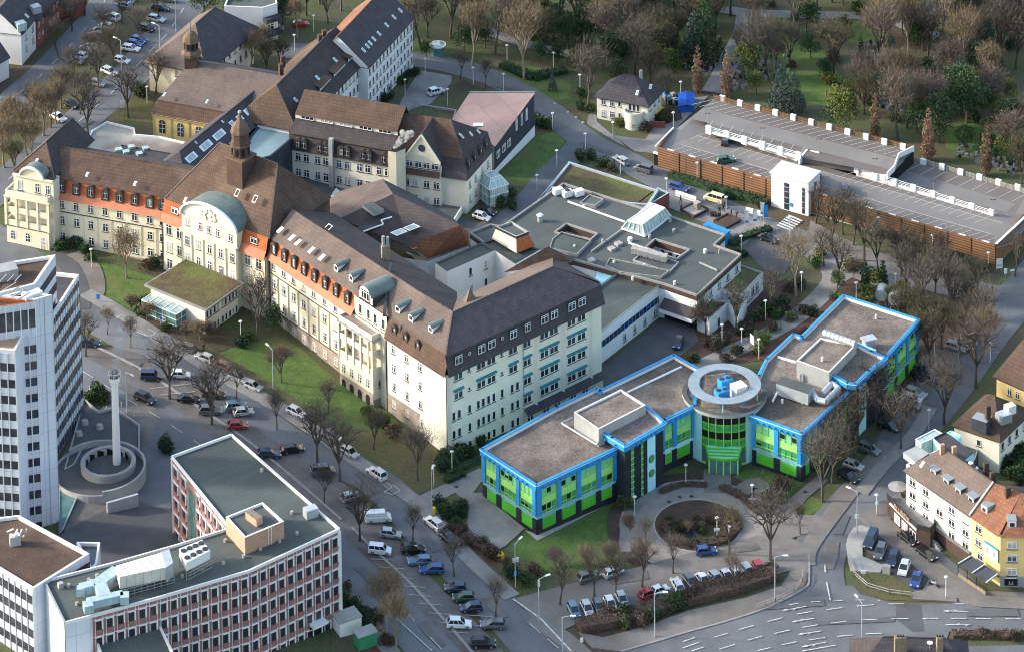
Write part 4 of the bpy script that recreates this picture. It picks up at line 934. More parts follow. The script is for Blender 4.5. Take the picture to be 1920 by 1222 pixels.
B=Bld('annex_building','brown and dark roofed block with pale walls behind the chapel turret','building',G(400,110),maxw=40)
q=gblock(B,a_(1150,395,15.),a_(1425,150,15.),14,5,15.,20.6,'creamw','slate','tileg',9,5,1.)
for z in (12.6,9.4): B.row(q['A'],q['B'],z,9,1.,1.6,'narrow')
B.row(q['D'],q['A'],12.3,3,1.,1.6,'narrow')
B.done()
# chapel
B=Bld('chapel','yellow chapel with arched windows, wide brown roof and small domed turret','chapel',G(350,250),maxw=20)
A=a_(858,640,12.4); C=a_(1215,705,12.4); d=(C-A).normalized(); n=Vector((d.y,-d.x,0)); L=(C-A).length; dep=26
walls(B.mb('wall'),[A,C+d*6,C+d*6-n*dep,A-n*dep],5,12.4,'yellow')
r=B.mb('roof'); up=[A+n*.6-d*.6,C+n*.6+d*8,V3(C-n*1.2+d*8,15.2),V3(A-n*1.2+d*.7,15.2)]; r.up(up,'tile')
R0=V3(A-n*13+d*3.2,19.2);R1=V3(C-n*13+d*11,19.2)
r.up([V3(A-n*1.2+d*.7,15.2),V3(C-n*1.2+d*8,15.2),R1,R0],'tileg'); r.up([V3(A-n*1.2+d*.7,15.2),V3(A-n*24+d*.7,15.2),R0],'tileg'); r.up([A-d*.6+n*.6,V3(A-n*1.2+d*.7,15.2),V3(A-n*24+d*.7,15.2),A-n*26-d*.6],'tile')
r.up([R0,R1,V3(C-n*26+d*8,13),V3(A-n*26,13)],'slate')
ridgecap(r,V3(A-n*1.2+d*.7,15.2),V3(C-n*1.2+d*8,15.2),'tileg',.4)
B.row(A,C,8.3,[.15,.44,.73],1.35,3.0,'archd')
co_=B.mb('cornice'); co_.bar(A+n*.25,C+n*.25,.5,'yellow',h=.4)
for t in (.02,.30,.585,.87): co_.bar(V3(lerp(A,C,t)+n*.06,12.2),V3(lerp(A,C,t)+n*.06,7),.45,'yellow',h=.14)
for xx,yy in ((925,535),(1165,575)): roofwin(B,a_(xx,yy,16.5),d,(-n*3+Vector((0,0,1))),.5,1.1)
t_=B.mb('turret'); c=a_(1078,395,17.5); an=math.atan2(d.y,d.x)
t_.box((c.x,c.y,15),2.6,2.6,6.2,'dbrick',an+.3); 
for z0,z1,ra,rb,m in ((21.0,21.7,2.1,2.3,'cupola'),(21.7,22.3,2.3,1.7,'cupola'),(22.3,24.2,1.5,1.5,'dbrick'),(24.2,24.5,2.,2.,'cupola'),(24.5,25.4,1.9,1.6,'cupola'),(25.4,26.2,1.6,.9,'cupola'),(26.2,26.6,.9,.2,'cupola'),(26.6,29,.06,.03,'darkm')): t_.cyl(c.x,c.y,z0,z1,ra,rb,m,8)
for i in range(8):
    t=2*math.pi*(i+.5)/8; t_.box((c.x+1.42*math.cos(t),c.y+1.42*math.sin(t),22.7),.5,.25,1.2,'black',t+math.pi/2)
B.done()
# flat pale roofs between chapel and front wing
B=Bld('flat_roof_annex','low annex with stained pale flat roof beside the yellow chapel','annex',G(250,275),maxw=10)
flat(B,px([(163,262),(172,245),(200,228),(252,240),(254,252),(300,256),(360,270),(352,300),(330,318),(200,300),(160,285)],10.8),5,10.8,'white','feltl',.35,.3,'whitep')
B.done()
B=Bld('skylit_annex','small dark roofed annex with glass domes behind the front wing','annex',G(280,300),maxw=4)
flat(B,px([(228,272),(345,292),(338,312),(212,290)],12.4),6,12.4,'slatew','slate',.1,.2,'slatew')
dm_=B.mb('roof_light')
for xx,yy in ((670,845),(710,858),(785,868),(740,830),(820,838)): c=a_(xx,yy,12.4); dm_.box((c.x,c.y,12.3),1.3,1.3,.45,'cglass',.4)
B.done()
# diagonal wing with glazed strips + turquoise roof
B=Bld('diagonal_wing','dark steep roofed diagonal wing with rows of glazed dormer strips','hospital wing',G(430,290),maxw=20)
q=gblock(B,a_(1145,940,14.)-(a_(1520,630,14.)-a_(1145,940,14.)).normalized()*7,a_(1530,622,14.),9,4,14.,17.4,'slatew','slate','slate',5,0,.5,.5)
for t0,t1 in ((.13,.23),(.29,.40),(.44,.55),(.63,.67),(.71,.76),(.80,.92),(.96,.99)):
    a=lerp(q['A'],q['B'],t0);b=lerp(q['A'],q['B'],t1); m=q['up']*3.1; w_=(b-a).length
    roofwin(B,(a+b)/2+m,q['d'],q['up'],w_,1.5,'cglass')
for t,h in ((.1,1.2),(.3,4.9),(.45,1.5),(.6,4.8),(.7,1.2)): roofwin(B,lerp(q['A'],q['B'],t)+q['up']*h,q['d'],q['up'],.5,.7)
B.done()
B=Bld('laboratory_wing','stepped block with pale turquoise flat roof and slate eaves in the inner court','building',G(520,270),maxw=30)
tp=[(510,205),(558,222),(549,233),(560,249),(517,286),(508,293),(484,300),(462,303),(455,285),(470,255)]
pz=px(tp,13.4); flat(B,pz,3,13.4,'slatew','feltt',.12,.4,'slatew')
ins=[v for v in px([(512,210),(553,224),(545,234),(556,252),(515,290),(508,297),(484,304),(460,300)],12.)]
walls(B.mb('facade'),px([(545,225),(556,262),(519,295),(507,301),(486,306),(470,300)],11.6),2,11.7,'white')
f0=P(556,262,11.6);f1=P(519,295,11.6); B.row(f1,f0,8.6,[.25,.7],1.3,1.7,'pair');B.row(f1,f0,5.3,[.25,.7],1.3,1.7,'pair')
B.row(P(507,301,11.6),f1,8.6,[.5],1.1,1.7,'pair')
B.done()
# connecting wing with mansard
B=Bld('court_wing','grey cream wing with dark mansard and red brown upper roof facing the court','hospital wing',G(650,330),maxw=60)
EA=10.6; A=r4(312,600,EA+.6);C=r4(1000,722,EA+.6); A=V3(A,EA);C=V3(C,EA); d=(C-A).normalized(); n=Vector((d.y,-d.x,0)); A=A-d*2; C=C+d*.5
walls(B.mb('wall'),[A,C,C-n*14,A-n*14],0,EA+.6,'creamw')
r=B.mb('roof'); m_=B.mb('mansard')
m_.up([V3(A+n*.6,EA+.5),V3(C+n*.6,EA+.5),V3(C-n*.4,EA+4.0),V3(A-n*.4,EA+4.0)],'tiled')
r.up([V3(A+n*.1,EA+3.9),V3(C+n*.1,EA+3.9),V3(C-n*3.6,EA+5.6),V3(A-n*3.6,EA+5.6)],'tiled'); r.wallpoly(A-n*3.6,C-n*3.6,EA+5.5,EA+6.5,'creamw')
r.up([V3(A-n*3.2,EA+6.5),V3(C-n*3.2,EA+6.5),V3(C-n*8.5,EA+9.8),V3(A-n*8.5,EA+9.8)],'tiler2' if 'tiler2' in M else 'tile')
r.up([V3(A-n*8.5,EA+9.8),V3(C-n*8.5,EA+9.8),V3(C-n*14,EA+.6),V3(A-n*14,EA+.6)],'tileg')
for t in (.12,.31,.50,.69,.88): B.row(A-n*3.6,C-n*3.6,EA+5.7,[t],2.9,.75,'plain',.12)
for t in (.12,.33,.54,.75,.95): B.row(A,C,EA+1.3,[t-.018,t+.034],1.05,1.5,'dormer',.42,'dormer_window')
for z in (EA-1.9,EA-5.4): B.row(A,C,z,[.09,.17,.28,.36,.49,.57,.69,.77,.88,.96],1.25,1.7,'cross')
mb=B.mb('downpipe'); c=lerp(A,C,.425)+n*.5; mb.box((c.x,c.y,1),.9,.9,14.2,'conc',math.atan2(d.y,d.x))
c=lerp(A,C,.19)+n*.06; B.mb('gateway').face([V3(c-d*3.2,0),V3(c+d*3.2,0),V3(c+d*3.2,4.2),V3(c-d*3.2,4.2)],'black')
B.done()
# gabled building
B=Bld('gabled_building','cream building with tall gable, round window and dark mansard beside a glass stair','building',G(820,360),maxw=60)
EV=9.6; F0=r4(1000,735,EV); F1=r4(1575,818,EV); R1_=r4(1768,600,EV)
d=(F1-F0).normalized(); n=Vector((d.y,-d.x,0)); d2=(R1_-F1).normalized(); n2=Vector((d2.y,-d2.x,0)); LR=(R1_-F1).length
bk1=R1_; bk0=F0+(R1_-F1)
walls(B.mb('wall'),[F0,F1,bk1,bk0],-1,EV,'creamw')
ma=B.mb('mansard'); MZ=13.3; GA=r4(1395,790,EV)
ti=lambda v,a,b: V3(v,MZ)
t1=V3(F1-n*.9-n2*.9,MZ); t0=V3(F0-n*.9,MZ); tb1=V3(bk1-n2*.9,MZ); tb0=V3(bk0,MZ)
ma.up([V3(F0+n*.5,EV-.3),V3(F1+n*.5+n2*.5,EV-.3),t1,t0],'slate'); ma.up([V3(F1+n*.5+n2*.5,EV-.3),V3(bk1+n2*.5,EV-.3),tb1,t1],'slate')
r=B.mb('roof'); pk=V3(F1-n*LR*.5-d*5.5,18.6); pk0=V3(F0-n*LR*.5,18.6)
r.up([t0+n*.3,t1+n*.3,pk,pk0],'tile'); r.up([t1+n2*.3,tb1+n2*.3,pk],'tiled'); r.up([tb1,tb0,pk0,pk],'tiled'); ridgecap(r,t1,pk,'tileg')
for x_,y_ in ((1532,498),(1545,505),(1612,487),(1668,470)): roofwin(B,r4(x_,y_,16.2),d2,(-n2+Vector((0,0,1))),.5,1.0)
# projecting gable
g0=r4(1118,640,12.2); g1=r4(1388,668,12.2); dg=(F1-F0).normalized()
g0=V3(F0+d*((r4(1112,760,EV)-F0).dot(d))+n*.8,EV); g1=V3(F0+d*((GA-F0).dot(d))+n*.8,EV); gm=(g0+g1)/2; gz_=18.4; ge=12.6
w_=B.mb('gable'); w_.face([V3(g0,ge-2.),V3(g1,ge-2.),V3(g1,ge),V3(gm,gz_),V3(g0,ge)],'cream'); walls(w_,[g0,g1,g1-n*2,g0-n*2],-1,ge-1.,'creamw')
for a_0 in (g0,g1):
    s_=1 if a_0 is g0 else -1
    r.up([V3(a_0+n*.3-d*s_*.3,ge-.2),V3(gm+n*.3,gz_+.15),V3(gm-n*8,gz_+.15),V3(a_0-n*8-d*s_*.3,ge-.2)],'tiled'); w_.bar(V3(a_0+n*.2,ge),V3(gm+n*.2,gz_),.3,'creamw')
mr_=B.mb('mansard'); mr_.up([V3(g0+n*.9,EV-.1),V3(g1+n*.9,EV-.1),V3(g1+n*.0,EV+.9),V3(g0+n*0,EV+.9)],'tile')
wm_=B.mb('round_window'); wm_.face([V3(gm+d*.8*math.cos(k*math.pi/8)+n*.05,15.3+.8*math.sin(k*math.pi/8)) for k in range(16)],'glass')
B.row(g0,g1,10.9,[.16,.4,.62,.85],1.5,1.4,'pair')
for z in (6.6,3.2): B.row(g0,g1,z,[.08,.3,.62,.88],1.3,1.6,'pair')
for z in (10.5,): B.row(F1,bk1,z,[.15,.38,.6,.82],.9,1.8,'dormer',-.2,'dormer_window')
for z in (6.6,3.4,.5): B.row(F1,bk1,z,[.14,.36,.62,.84],.95,1.6,'cross')
sh=B.mb('flue_shaft'); c0=r4(990,615,15.2); c1=r4(1050,625,15.2);c2=r4(1120,595,15.2)
sh.prism([c0,c1,c2,c0+c2-c1],-1,15.2,'cream','black'); 
B.done()
# link roof in front of the gabled building
B=Bld('link_building','low link with green grey flat roof between gabled building and court','annex',G(860,400),maxw=6)
flat(B,[r4(1120,915,3.2),r4(1400,1000,3.2),r4(1565,1005,3.2),r4(1480,1140,3.2),r4(1100,1060,3.2)],-1,3.2,'white','feltg',.2,.25,'whitep')
B.done()
# glass stair
B=Bld('glass_stairwell','glazed stair tower with faceted glass roof beside the lawn','stair tower',G(925,385),maxw=4)
c=G(924,375); a=.55; zt=5.2
pts=[Vector((c.x+x*math.cos(a)-y*math.sin(a),c.y+x*math.sin(a)+y*math.cos(a))) for x,y in ((-2.4,-2.6),(2.4,-2.6),(2.4,2.6),(-2.4,2.6))]
walls(B.mb('glazing'),pts,0,zt,'cglass'); ap=[Vector((c.x,c.y,zt+1.9))]
gr=B.mb('glass_roof'); tp2=[V3(lerp(V3(p,0),V3(c,0),.5),zt+1.7) for p in pts]
for i in range(4): j=(i+1)%4; gr.up([V3(pts[i],zt),V3(pts[j],zt),tp2[j],tp2[i]],'cglass')
gr.up(tp2,'cglass'); fm=B.mb('frame')
for i in range(4):
    j=(i+1)%4
    for z in (.2,1.9,3.6,zt): fm.bar(V3(pts[i],z),V3(pts[j],z),.16,'wframe')
    for k in range(5): q=lerp(V3(pts[i],0),V3(pts[j],0),k/4); fm.bar(V3(q,0),V3(q,zt),.14,'wframe')
    fm.bar(V3(pts[i],zt),tp2[i],.14,'wframe'); fm.bar(tp2[i],tp2[j],.14,'wframe')
B.done()
# auditorium
B=Bld('auditorium','hall with sloping faded pink roof and slate clad side wall by the lawn','hall',G(910,260),maxw=12)
A=b_(858,825,7.8);C=b_(1085,520,10.8);D=b_(722,522,8.6);Fq=b_(622,672,7.2)
w_=B.mb('wall'); 
for a,b,za,zb2 in ((A,C,A.z,C.z),(C,D,C.z,D.z),(D,Fq,D.z,Fq.z),(Fq,A,Fq.z,A.z)):
    w_.face([V3(a,-.5),V3(b,-.5),V3(b,b.z-.1),V3(a,a.z-.1)],'slatew')
dd=(C-A);dd.z=0;dd.normalize();nn=Vector((dd.y,-dd.x,0)); w_.face([V3(A+nn*.06,-.5),V3(C+nn*.06,-.5),V3(C+nn*.06,3.1),V3(A+nn*.06,2.4)],'white')
B.mb('roof').up([A+nn*.3,C+nn*.3,D,Fq],'pink'); B.mb('roof').bar(C+nn*.2,D,.5,'green',h=.35)
B.row(A,C,4.3,[.1,.24,.36],1.6,1.7,'pair'); B.row(A,C,6.2,[.55,.68,.8],.9,2.7,'pair')
roofwin(B,b_(770,705,8.0),Vector((1,0,0)),Vector((0,1,0)),2.2,1.4,'whitep')
B.done()
B=Bld('round_pavilion','small round glass kiosk with pale domed roof by the path','kiosk',G(821,100))
c=G(821,103); B.mb('wall').cyl(c.x,c.y,c.z,c.z+2.3,1.6,1.6,'vglass',12); B.mb('roof').cyl(c.x,c.y,c.z+2.3,c.z+2.6,1.9,1.9,'whitep',16); B.mb('roof').cyl(c.x,c.y,c.z+2.6,c.z+3.,1.7,.6,'cglass',16)
B.done()
B=Bld('pool_court','sunken court with low walls and mossy roof beside the pink roofed hall','annex',G(820,210))
flat(B,px([(755,215),(790,196),(856,206),(848,232),(780,222)],2.6),0,2.6,'conc','moss',.4,.3,'conc'); flat(B,px([(762,200),(775,193),(795,198),(765,218),(752,214)],2.4),0,2.4,'white','felt',.3,.3,'whitep'); B.done()
# dark central roofs
B=Bld('kitchen_building','angular dark roofed building with red tiled end and slanted skylights','building',G(730,400),maxw=6)
r=B.mb('roof'); w_=B.mb('wall')
a=r5(520,20,15.2);b=r5(585,112,16.6);c=r5(1000,305,16.6);k1=r5(175,250,12.5);k2=r5(262,92,11.8);k3=r5(180,150,11.5);k4=r5(250,265,15.2)
r.up([k3,k2,a,b,k4,k1],'tileg')
k5=r5(680,432,12.6);k6=r5(280,320,13.6); r.up([k4,b,c,k5,k6],'tiled')
r.up([k6,k5,r5(770,505,11.2),r5(430,392,12.3)],'tiled'); k7=r5(800,512,9.6);k8=r5(1052,430,9.2);k9=r5(1052,350,12.5); r.up([k5,c,k9,k8,k7],'tiler')
k10=r5(960,265,10.5);k11=r5(700,110,10.);r.up([a,b,c,k10,k11],'slate')
walls(w_,[V3(k1),V3(k6),V3(k7),V3(k8),V3(c),V3(a),V3(k2)],0,9.,'white')
w_.face([V3(k8,0),V3(k8,9.3),V3(k9,12.4),V3(k10,10.4),V3(k10,0)],'white')
for x_,y_ in ((622,350),(700,320),(763,296)): roofwin(B,r5(x_,y_,15.0),(c-b),(k5-c)*-1,1.9,2.4,'cglass')
for x_,y_ in ((722,462),(786,437),(847,413)): roofwin(B,r5(x_,y_,11.3),(c-k5),(c-k8),1.0,1.7,'lblue')
gt=B.mb('gutter'); gt.bar(r5(400,345,15),r5(525,300,15.6),.2,'whitep'); gt.bar(r5(510,275,16),r5(578,255,16.3),.2,'whitep'); gt.bar(r5(525,300,15.6),r5(510,275,16),.2,'whitep')
gt.prism([r5(395,185,16.2),r5(455,160,16.2),r5(530,210,16.2),r5(465,235,16.2)],15.6,16.3,'steel','felt')
gt.prism([r5(360,325,14.4),r5(440,290,14.4),r5(505,315,14.4),r5(400,345,14.4)],14.2,14.5,'darkm','slate')
B.done()
B=Bld('court_annex','white walled block round the inner court with grey felt roof strips','annex',G(890,480),maxw=10)
A=r5(845,540,11.6);C=r5(1130,415,11.6);D=r5(1215,462,11.6);F4=r5(920,592,11.6)
flat(B,[A,C,D,F4],0,11.6,'white','felt',.25,.3,'felt')
H_=r5(1340,545,11.6); flat(B,[D,H_,r5(1500,455,11.6),r5(1230,380,11.6),C],0,11.6,'white','felt',.3,.5,'sill')
w_=B.mb('wall')
B.row(F4,D,8.6,[.48,.8],.8,1.7,'narrow'); B.row(F4,D,4.9,[.5,.8],.8,1.7,'narrow')
fr_=B.mb('lantern'); t=[r5(1220,330,14.4),r5(1320,297,14.4),r5(1425,362,14.4),r5(1347,392,14.4)]; bt=[r5(1195,388,12),r5(1300,330,12),r5(1465,432,12),r5(1350,480,12)]
for i in range(4): j=(i+1)%4; fr_.up([bt[i],bt[j],t[j],t[i]],'cream' if i==3 else 'copper')  # cream left face paints in the sunlit side, the others stay red
flat(B,t,14.2,14.9,'darkm','felt',.4,.25,'conc','lantern_cap','lantern_roof')
B.done()
B=Bld('glass_lean_to','low slanted glass canopy over the yard beside the steep brown roof','canopy',G(600,395))
B.mb('roof').up([r4(360,975,4.5),r4(480,935,5.5),r4(530,970,5.5),r4(430,1025,4.5)],'cglass'); B.mb('roof').up([r4(560,950,6),r4(600,890,6.5),r4(630,915,6.5),r4(560,985,6)],'cglass'); walls(B.mb('wall'),[r4(370,975,4.3),r4(480,940,4.3),r4(520,970,4.3),r4(430,1020,4.3)],0,4.4,'conc'); B.done()
# modern flat complex
B=Bld('clinic_building','sprawling low modern clinic with grey felt roofs, light wells and glass roof lantern','clinic',G(1180,470),maxw=80)
FZ=7.2
MF=[(882,437),(920,422),(941,426),(1056,345),(1137,370),(1200,390),(1254,406),(1359,441),(1338,460),(1389,478),(1307,554),(1246,533),(1160,510),(1075,487),(1000,510),(969,500)]
H1=[(1062,420),(1120,439),(1103,454),(1040,436)];H2=[(1228,449),(1293,469),(1268,487),(1210,465)]
o_=px(MF,FZ); hs=[px(H1,FZ),px(H2,FZ)]
walls(B.mb('wall'),o_,-1,FZ,'white'); roofface_holes(B.mb('roof'),o_,hs,FZ-.25,'felt')
pr=B.mb('parapet')
for i in range(len(o_)):
    a,b=V3(o_[i],FZ),V3(o_[(i+1)%len(o_)],FZ); pr.bar(a,b,.34,'kerb',h=.4); pr.bar(a-Vector((0,0,.65)),b-Vector((0,0,.65)),.3,'dbrick',h=.9)
for h in hs:
    walls(B.mb('light_well'),h,FZ-4,FZ-.25,'white'); B.mb('light_well').up([V3(v,FZ-4) for v in h],'asphd')
    for i in range(4): pr.bar(V3(h[i],FZ),V3(h[(i+1)%4],FZ),.32,'kerb',h=.4); 
    for i in range(4): B.mb('light_well').bar(V3(h[i],FZ-.9),V3(h[(i+1)%4],FZ-.9),.2,'dbrick',h=1.2)
    a,b=h[0],h[1]; 
    for t in (.2,.42,.64,.85): q=lerp(a,b,t); B.mb('light_well').box((q.x+.1,q.y-.25,FZ-3.6),.7,.2,1.8,'glassd',math.atan2(b.y-a.y,b.x-a.x))
RA=P(1307,554,FZ);RB=P(1389,478,FZ); B.row(RA,RB,4.4,[.08,.3,.5,.7,.9],1.2,1.5,'pair')
fw=B.mb('entrance_wall'); fw.wallpoly(P(1246,533,FZ)+Vector((.05,-.08,0)),RA+Vector((0,-.08,0)),3.9,6.3,'whitep'); 
q0=P(1246,533,FZ);q1=RA; dd=(q1-q0).normalized();nn=Vector((dd.y,-dd.x,0)); fw.up([V3(q0+nn*.1,4.4),V3(q1+nn*.1,4.4),V3(q1+nn*2.2,3.2),V3(q0+nn*2.2,3.2)],'slate'); walls(fw,[q0+nn*2.1,q1+nn*2.1,q1,q0],2.3,3.2,'whitep'); fw.face([V3(q0+nn*.12,0),V3(q1+nn*.12,0),V3(q1+nn*.12,2.4),V3(q0+nn*.12,2.4)],'black')
# glass roof lantern
gl=B.mb('glass_lantern'); bs=[r6(470,320,FZ),r6(648,380,FZ),r6(848,225,FZ),r6(690,128,FZ)]; tt=[r6(515,262,9.3),r6(628,292,9.3),r6(800,165,9.3),r6(715,132,9.3)]
for i in range(4): j=(i+1)%4; gl.up([bs[i],bs[j],tt[j],tt[i]],'cglass')
gl.up(tt,'whitep')
gfr=B.mb('lantern_frame')
for i in range(4):
    j=(i+1)%4; gfr.bar(bs[i],bs[j],.3,'whitep'); gfr.bar(bs[i],tt[i],.2,'whitep'); gfr.bar(tt[i],tt[j],.2,'whitep')
    k=9 if i%2 else 4
    for m in range(1,k): gfr.bar(lerp(bs[i],bs[j],m/k),lerp(tt[i],tt[j],m/k),.12,'whitep')
# rooftop bits
rt=B.mb('roof_upstand')
for a,b in (((60,115),(495,270)),((525,430),(670,480)),((240,495),(470,330)),((1065,580),(1200,640))): rt.bar(r6(a[0],a[1],FZ+.05),r6(b[0],b[1],FZ+.05),.25,'whitep' if a[0]<530 and a[1]<450 else 'conc',h=.3)
for pol,hh,top in (([(345,600),(465,655),(770,690),(840,640),(380,545)],.25,'felt'),([(150,125),(225,60),(335,95),(270,145)],.5,'felt'),([(-60,400),(10,345),(240,405),(130,520),(-80,470)],.35,'feltg')):
    flat(B,[r6(x,y,FZ+hh) for x,y in pol],FZ-.3,FZ+hh,'kerb',top,.15,.2,'kerb')
for x,y,s_,m in ((190,135,1.5,'whitep'),(447,437,1.3,'pavel'),(397,475,1.3,'pavel'),(240,565,1.3,'conc'),(1107,498,.7,'whitep'),(535,408,1.0,'whitep'),(412,585,.5,'whitep'),(645,605,.4,'whitep'),(555,705,.5,'whitep'),(875,740,.5,'whitep'),(685,385,.6,'conc'),(325,420,.5,'conc'),(840,262,.6,'conc'),(870,342,.7,'conc'),(110,465,.4,'whitep'),(1215,500,.35,'conc')):
    c=r6(x,y,FZ); B_=MB(); B_.cyl(c.x,c.y,FZ-.3,FZ+.5,s_/2,s_/2,m,10) if s_<1.2 else B_.box((c.x,c.y,FZ-.3),s_,s_,.55,m,.6); B_.build('roof_vent',B.root)
mb=MB(); c=r5(1495,275,FZ); mb.cyl(c.x,c.y,FZ-.3,FZ+1.1,.55,.55,'conc',12); mb.cyl(c.x,c.y,FZ+1.1,FZ+1.4,.75,.4,'whitep',12); mb.build('roof_vent',B.root)
mb=MB(); 
for k,(x,y) in enumerate(((1605,110),(1665,125),(1735,120))): c=r5(x,y,FZ); mb.box((c.x,c.y,FZ),2.,1.3,1.2,'whitep',.5); 
c=r5(1665,125,FZ); mb.cyl(c.x,c.y,FZ+1.2,FZ+1.4,.5,.5,'darkm',12); mb.build('air_conditioner',B.root)
mb=MB()
for k in range(6):
    a=r6(570+k*45,510+k*12,FZ); mb.box((a.x,a.y,FZ+.2),1.25,1.5,1.1,'pavel',.95-1.2); mb.bar(Vector((a.x,a.y-1,FZ)),Vector((a.x,a.y-1,FZ+1.2)),.1,'metal')
mb.build('ventilation_duct',B.root)
flat(B,[r6(555,545,FZ+.5),r6(640,470,FZ+.5),r6(910,560,FZ+.5),r6(835,640,FZ+.5)],FZ-.3,FZ+.05,'conc','asphd',.2,.25,'conc')
B.done()
B=Bld('green_roof_annex','low annex with rust brown planted roof and zinc edge north of the clinic','annex',G(1130,340))
flat(B,px([(1064,307),(1066,303),(1235,357),(1216,385),(1180,382),(1035,352),(1010,380),(1006,378)],3.6),-1,3.6,'conc','moss',.35,.5,'metal')
flat(B,[P(1233,352,3.2),P(1255,362,3.2),P(1200,395,3.2),P(1190,385,3.2)],0,3.2,'brick','felt',.2,.3,'metal'); B.done()
B=Bld('outpatient_wing','white wing with blue ribbon window and puddled flat roof','clinic wing',G(1190,600),maxw=12)
A=r6(316,1110,6.5);C=r6(770,752,6.5);D=r6(455,648,6.5);Fz=r6(310,745,6.5)
flat(B,[A,C,D,Fz,r6(180,850,6.5),r6(180,1100,6.5)],-1,6.5,'white','feltg',.4,.45,'green')
d=(C-A).normalized();n=Vector((d.y,-d.x,0)); LL=(C-A).length
st=B.mb('ribbon_window'); st.face([V3(A+n*.06-d*2,3.3),V3(A+n*.06+d*LL*.96,3.3),V3(A+n*.06+d*LL*.96,4.6),V3(A+n*.06-d*2,4.6)],'glassd'); 
for k in range(16): q=A+d*LL*(k/16.)+n*.1; st.box((q.x,q.y,3.3),.12,.1,1.3,'blue',math.atan2(d.y,d.x))
B.row(A,C,.9,[.38,.55,.72,.9],1.1,1.6,'pair')
B.mb('pool_roof').prism([r6(285,655,5.9),r6(415,690,5.9),r6(350,740,5.9),r6(270,700,5.9)],4,5.9,'lblue','lblue')
B.done()
B=Bld('planted_roof_annex','white annexes with mossy roofs and gridded windows among the shrubs','annex',G(1350,590),maxw=14)
flat(B,px([(1346,508-4),(1390,497),(1431,511),(1391,553),(1346,540)],3.9),-1,3.9,'white','moss',.3,.3,'conc')
flat(B,px([(1300,583),(1326,560),(1364,565),(1400,555),(1384,590),(1365,568),(1330,597)],3.6),-1,3.6,'white','moss',.3,.3,'conc')
a=P(1391,553,3.9);b=P(1431,511,3.9); B.row(a,b,1.2,[.3,.5,.7],1.5,2.,'pair'); B.row(P(1330,597,3.6),P(1365,568,3.6),0.2,[.5],.9,2.,'plain')
B.done()
# villa
B=Bld('villa','two storey cream villa with dark hipped roof and curved bay','villa',G(1175,215),maxw=30)
A=b_(1437,535,5.6);C=b_(1722,590,5.6);D=b_(1800,505,5.6); d=(C-A).normalized();n=Vector((d.y,-d.x,0))
p4=[A,C,D,A+(D-C)]; e,R0,R1=hipblock(B,p4,-.5,5.6,9.8,(5.5,5.5),'creamw','slate',.6)
for z in (3.6,.9): B.row(A,C,z,[.13,.3],1.0,1.5,'cross'); B.row(A,C,z+.3,[.45],.7,1.2,'narrow'); B.row(C,D,z,[.2,.5,.8],.9,1.5,'cross')
c=lerp(A,C,.74)+n*.2; bay=B.mb('bay'); bay.cyl(c.x,c.y,-.5,3.2,2.1,2.1,'creamw',20); bay.ring((c.x,c.y),2.2,2.0,3.2,3.9,'creamw'); B.row(A,C,3.5,[.66,.74,.82],.8,1.6,'plain',.05)
r=B.mb('roof')
for x_,y_ in ((1575,495),(1665,525),(1740,490)): roofwin(B,b_(x_,y_,7.4),d,(-n+Vector((0,0,.9))),.6,1.1)
mb=B.mb('chimney'); c=b_(1685,430,9.2); mb.box((c.x,c.y,8),.6,.6,2.6,'conc',.4)
B.done()
# ---------------- multi-storey car park
B=Bld('parking_garage','split level car park with orange timber slat walls and white concrete boxes','car park',G(1560,360),maxw=0)
HF,HB,HL=4.0,5.5,2.6
c2=lambda x,y,z:P(1280+x/3,y/3,z)
F0=P(1234,283,HF);F1=P(1866,467,HF);R1_=P(1935,385,HF)
D0=c2(135,745,HF);D1=c2(645,910,HF);D2=c2(975,965,HF);D3=c2(1745,1215,HF)
U0=c2(175,560,HB);U1=c2(1300,850,HB);U2=c2(1150,985,HB)
LB0=P(1706,299,HL);LB1=P(1925,364,HL)
dk=B.mb('deck')
D0u=c2(135,735,HB);D1u=c2(650,885,HB);D2u=c2(970,945,HB);
dk.up([F0,F1,D3,D0],'deck')                                   # front strip
D3l=V3(D3,HL); dF_=(F1-F0).normalized(); fL=V3(D3,HL)+dF_*3.5; bT=P(1915,438,3.9); cT2=P(1950,400,3.2); dT=P(1955,374,2.7)
for tri in ((D3,F1,bT),(D3,bT,cT2),(D3,cT2,fL),(fL,cT2,dT),(fL,dT,LB1)): dk.up(tri,'decke')
dk.up([V3(D2,HL),D3l,fL,LB1,LB0,V3(U2,HL)],'deck')
dk.up([D0u,D1u,D2u,V3(U2,HB),U1,U0],'deck')                   # upper rear strip
dk.up([F0,P(1258,250,HF+.4),U0,D0u,D0],'decke')
dk.wallpoly(D0,D1,HF-.3,HB,'white'); dk.wallpoly(D1,D2,HF-.2,HB,'decke'); dk.wallpoly(D2,D3,HL,HF,'white'); dk.wallpoly(D2,U2,HL,HB,'white'); dk.wallpoly(U2,U1,HL,HB,'black')  # black ramp end wall: the shade there is painted on
walls(dk,[F0,F1,P(1935,385,3),P(1706,299,3),U1,U0],-.5,2.4,'conc')
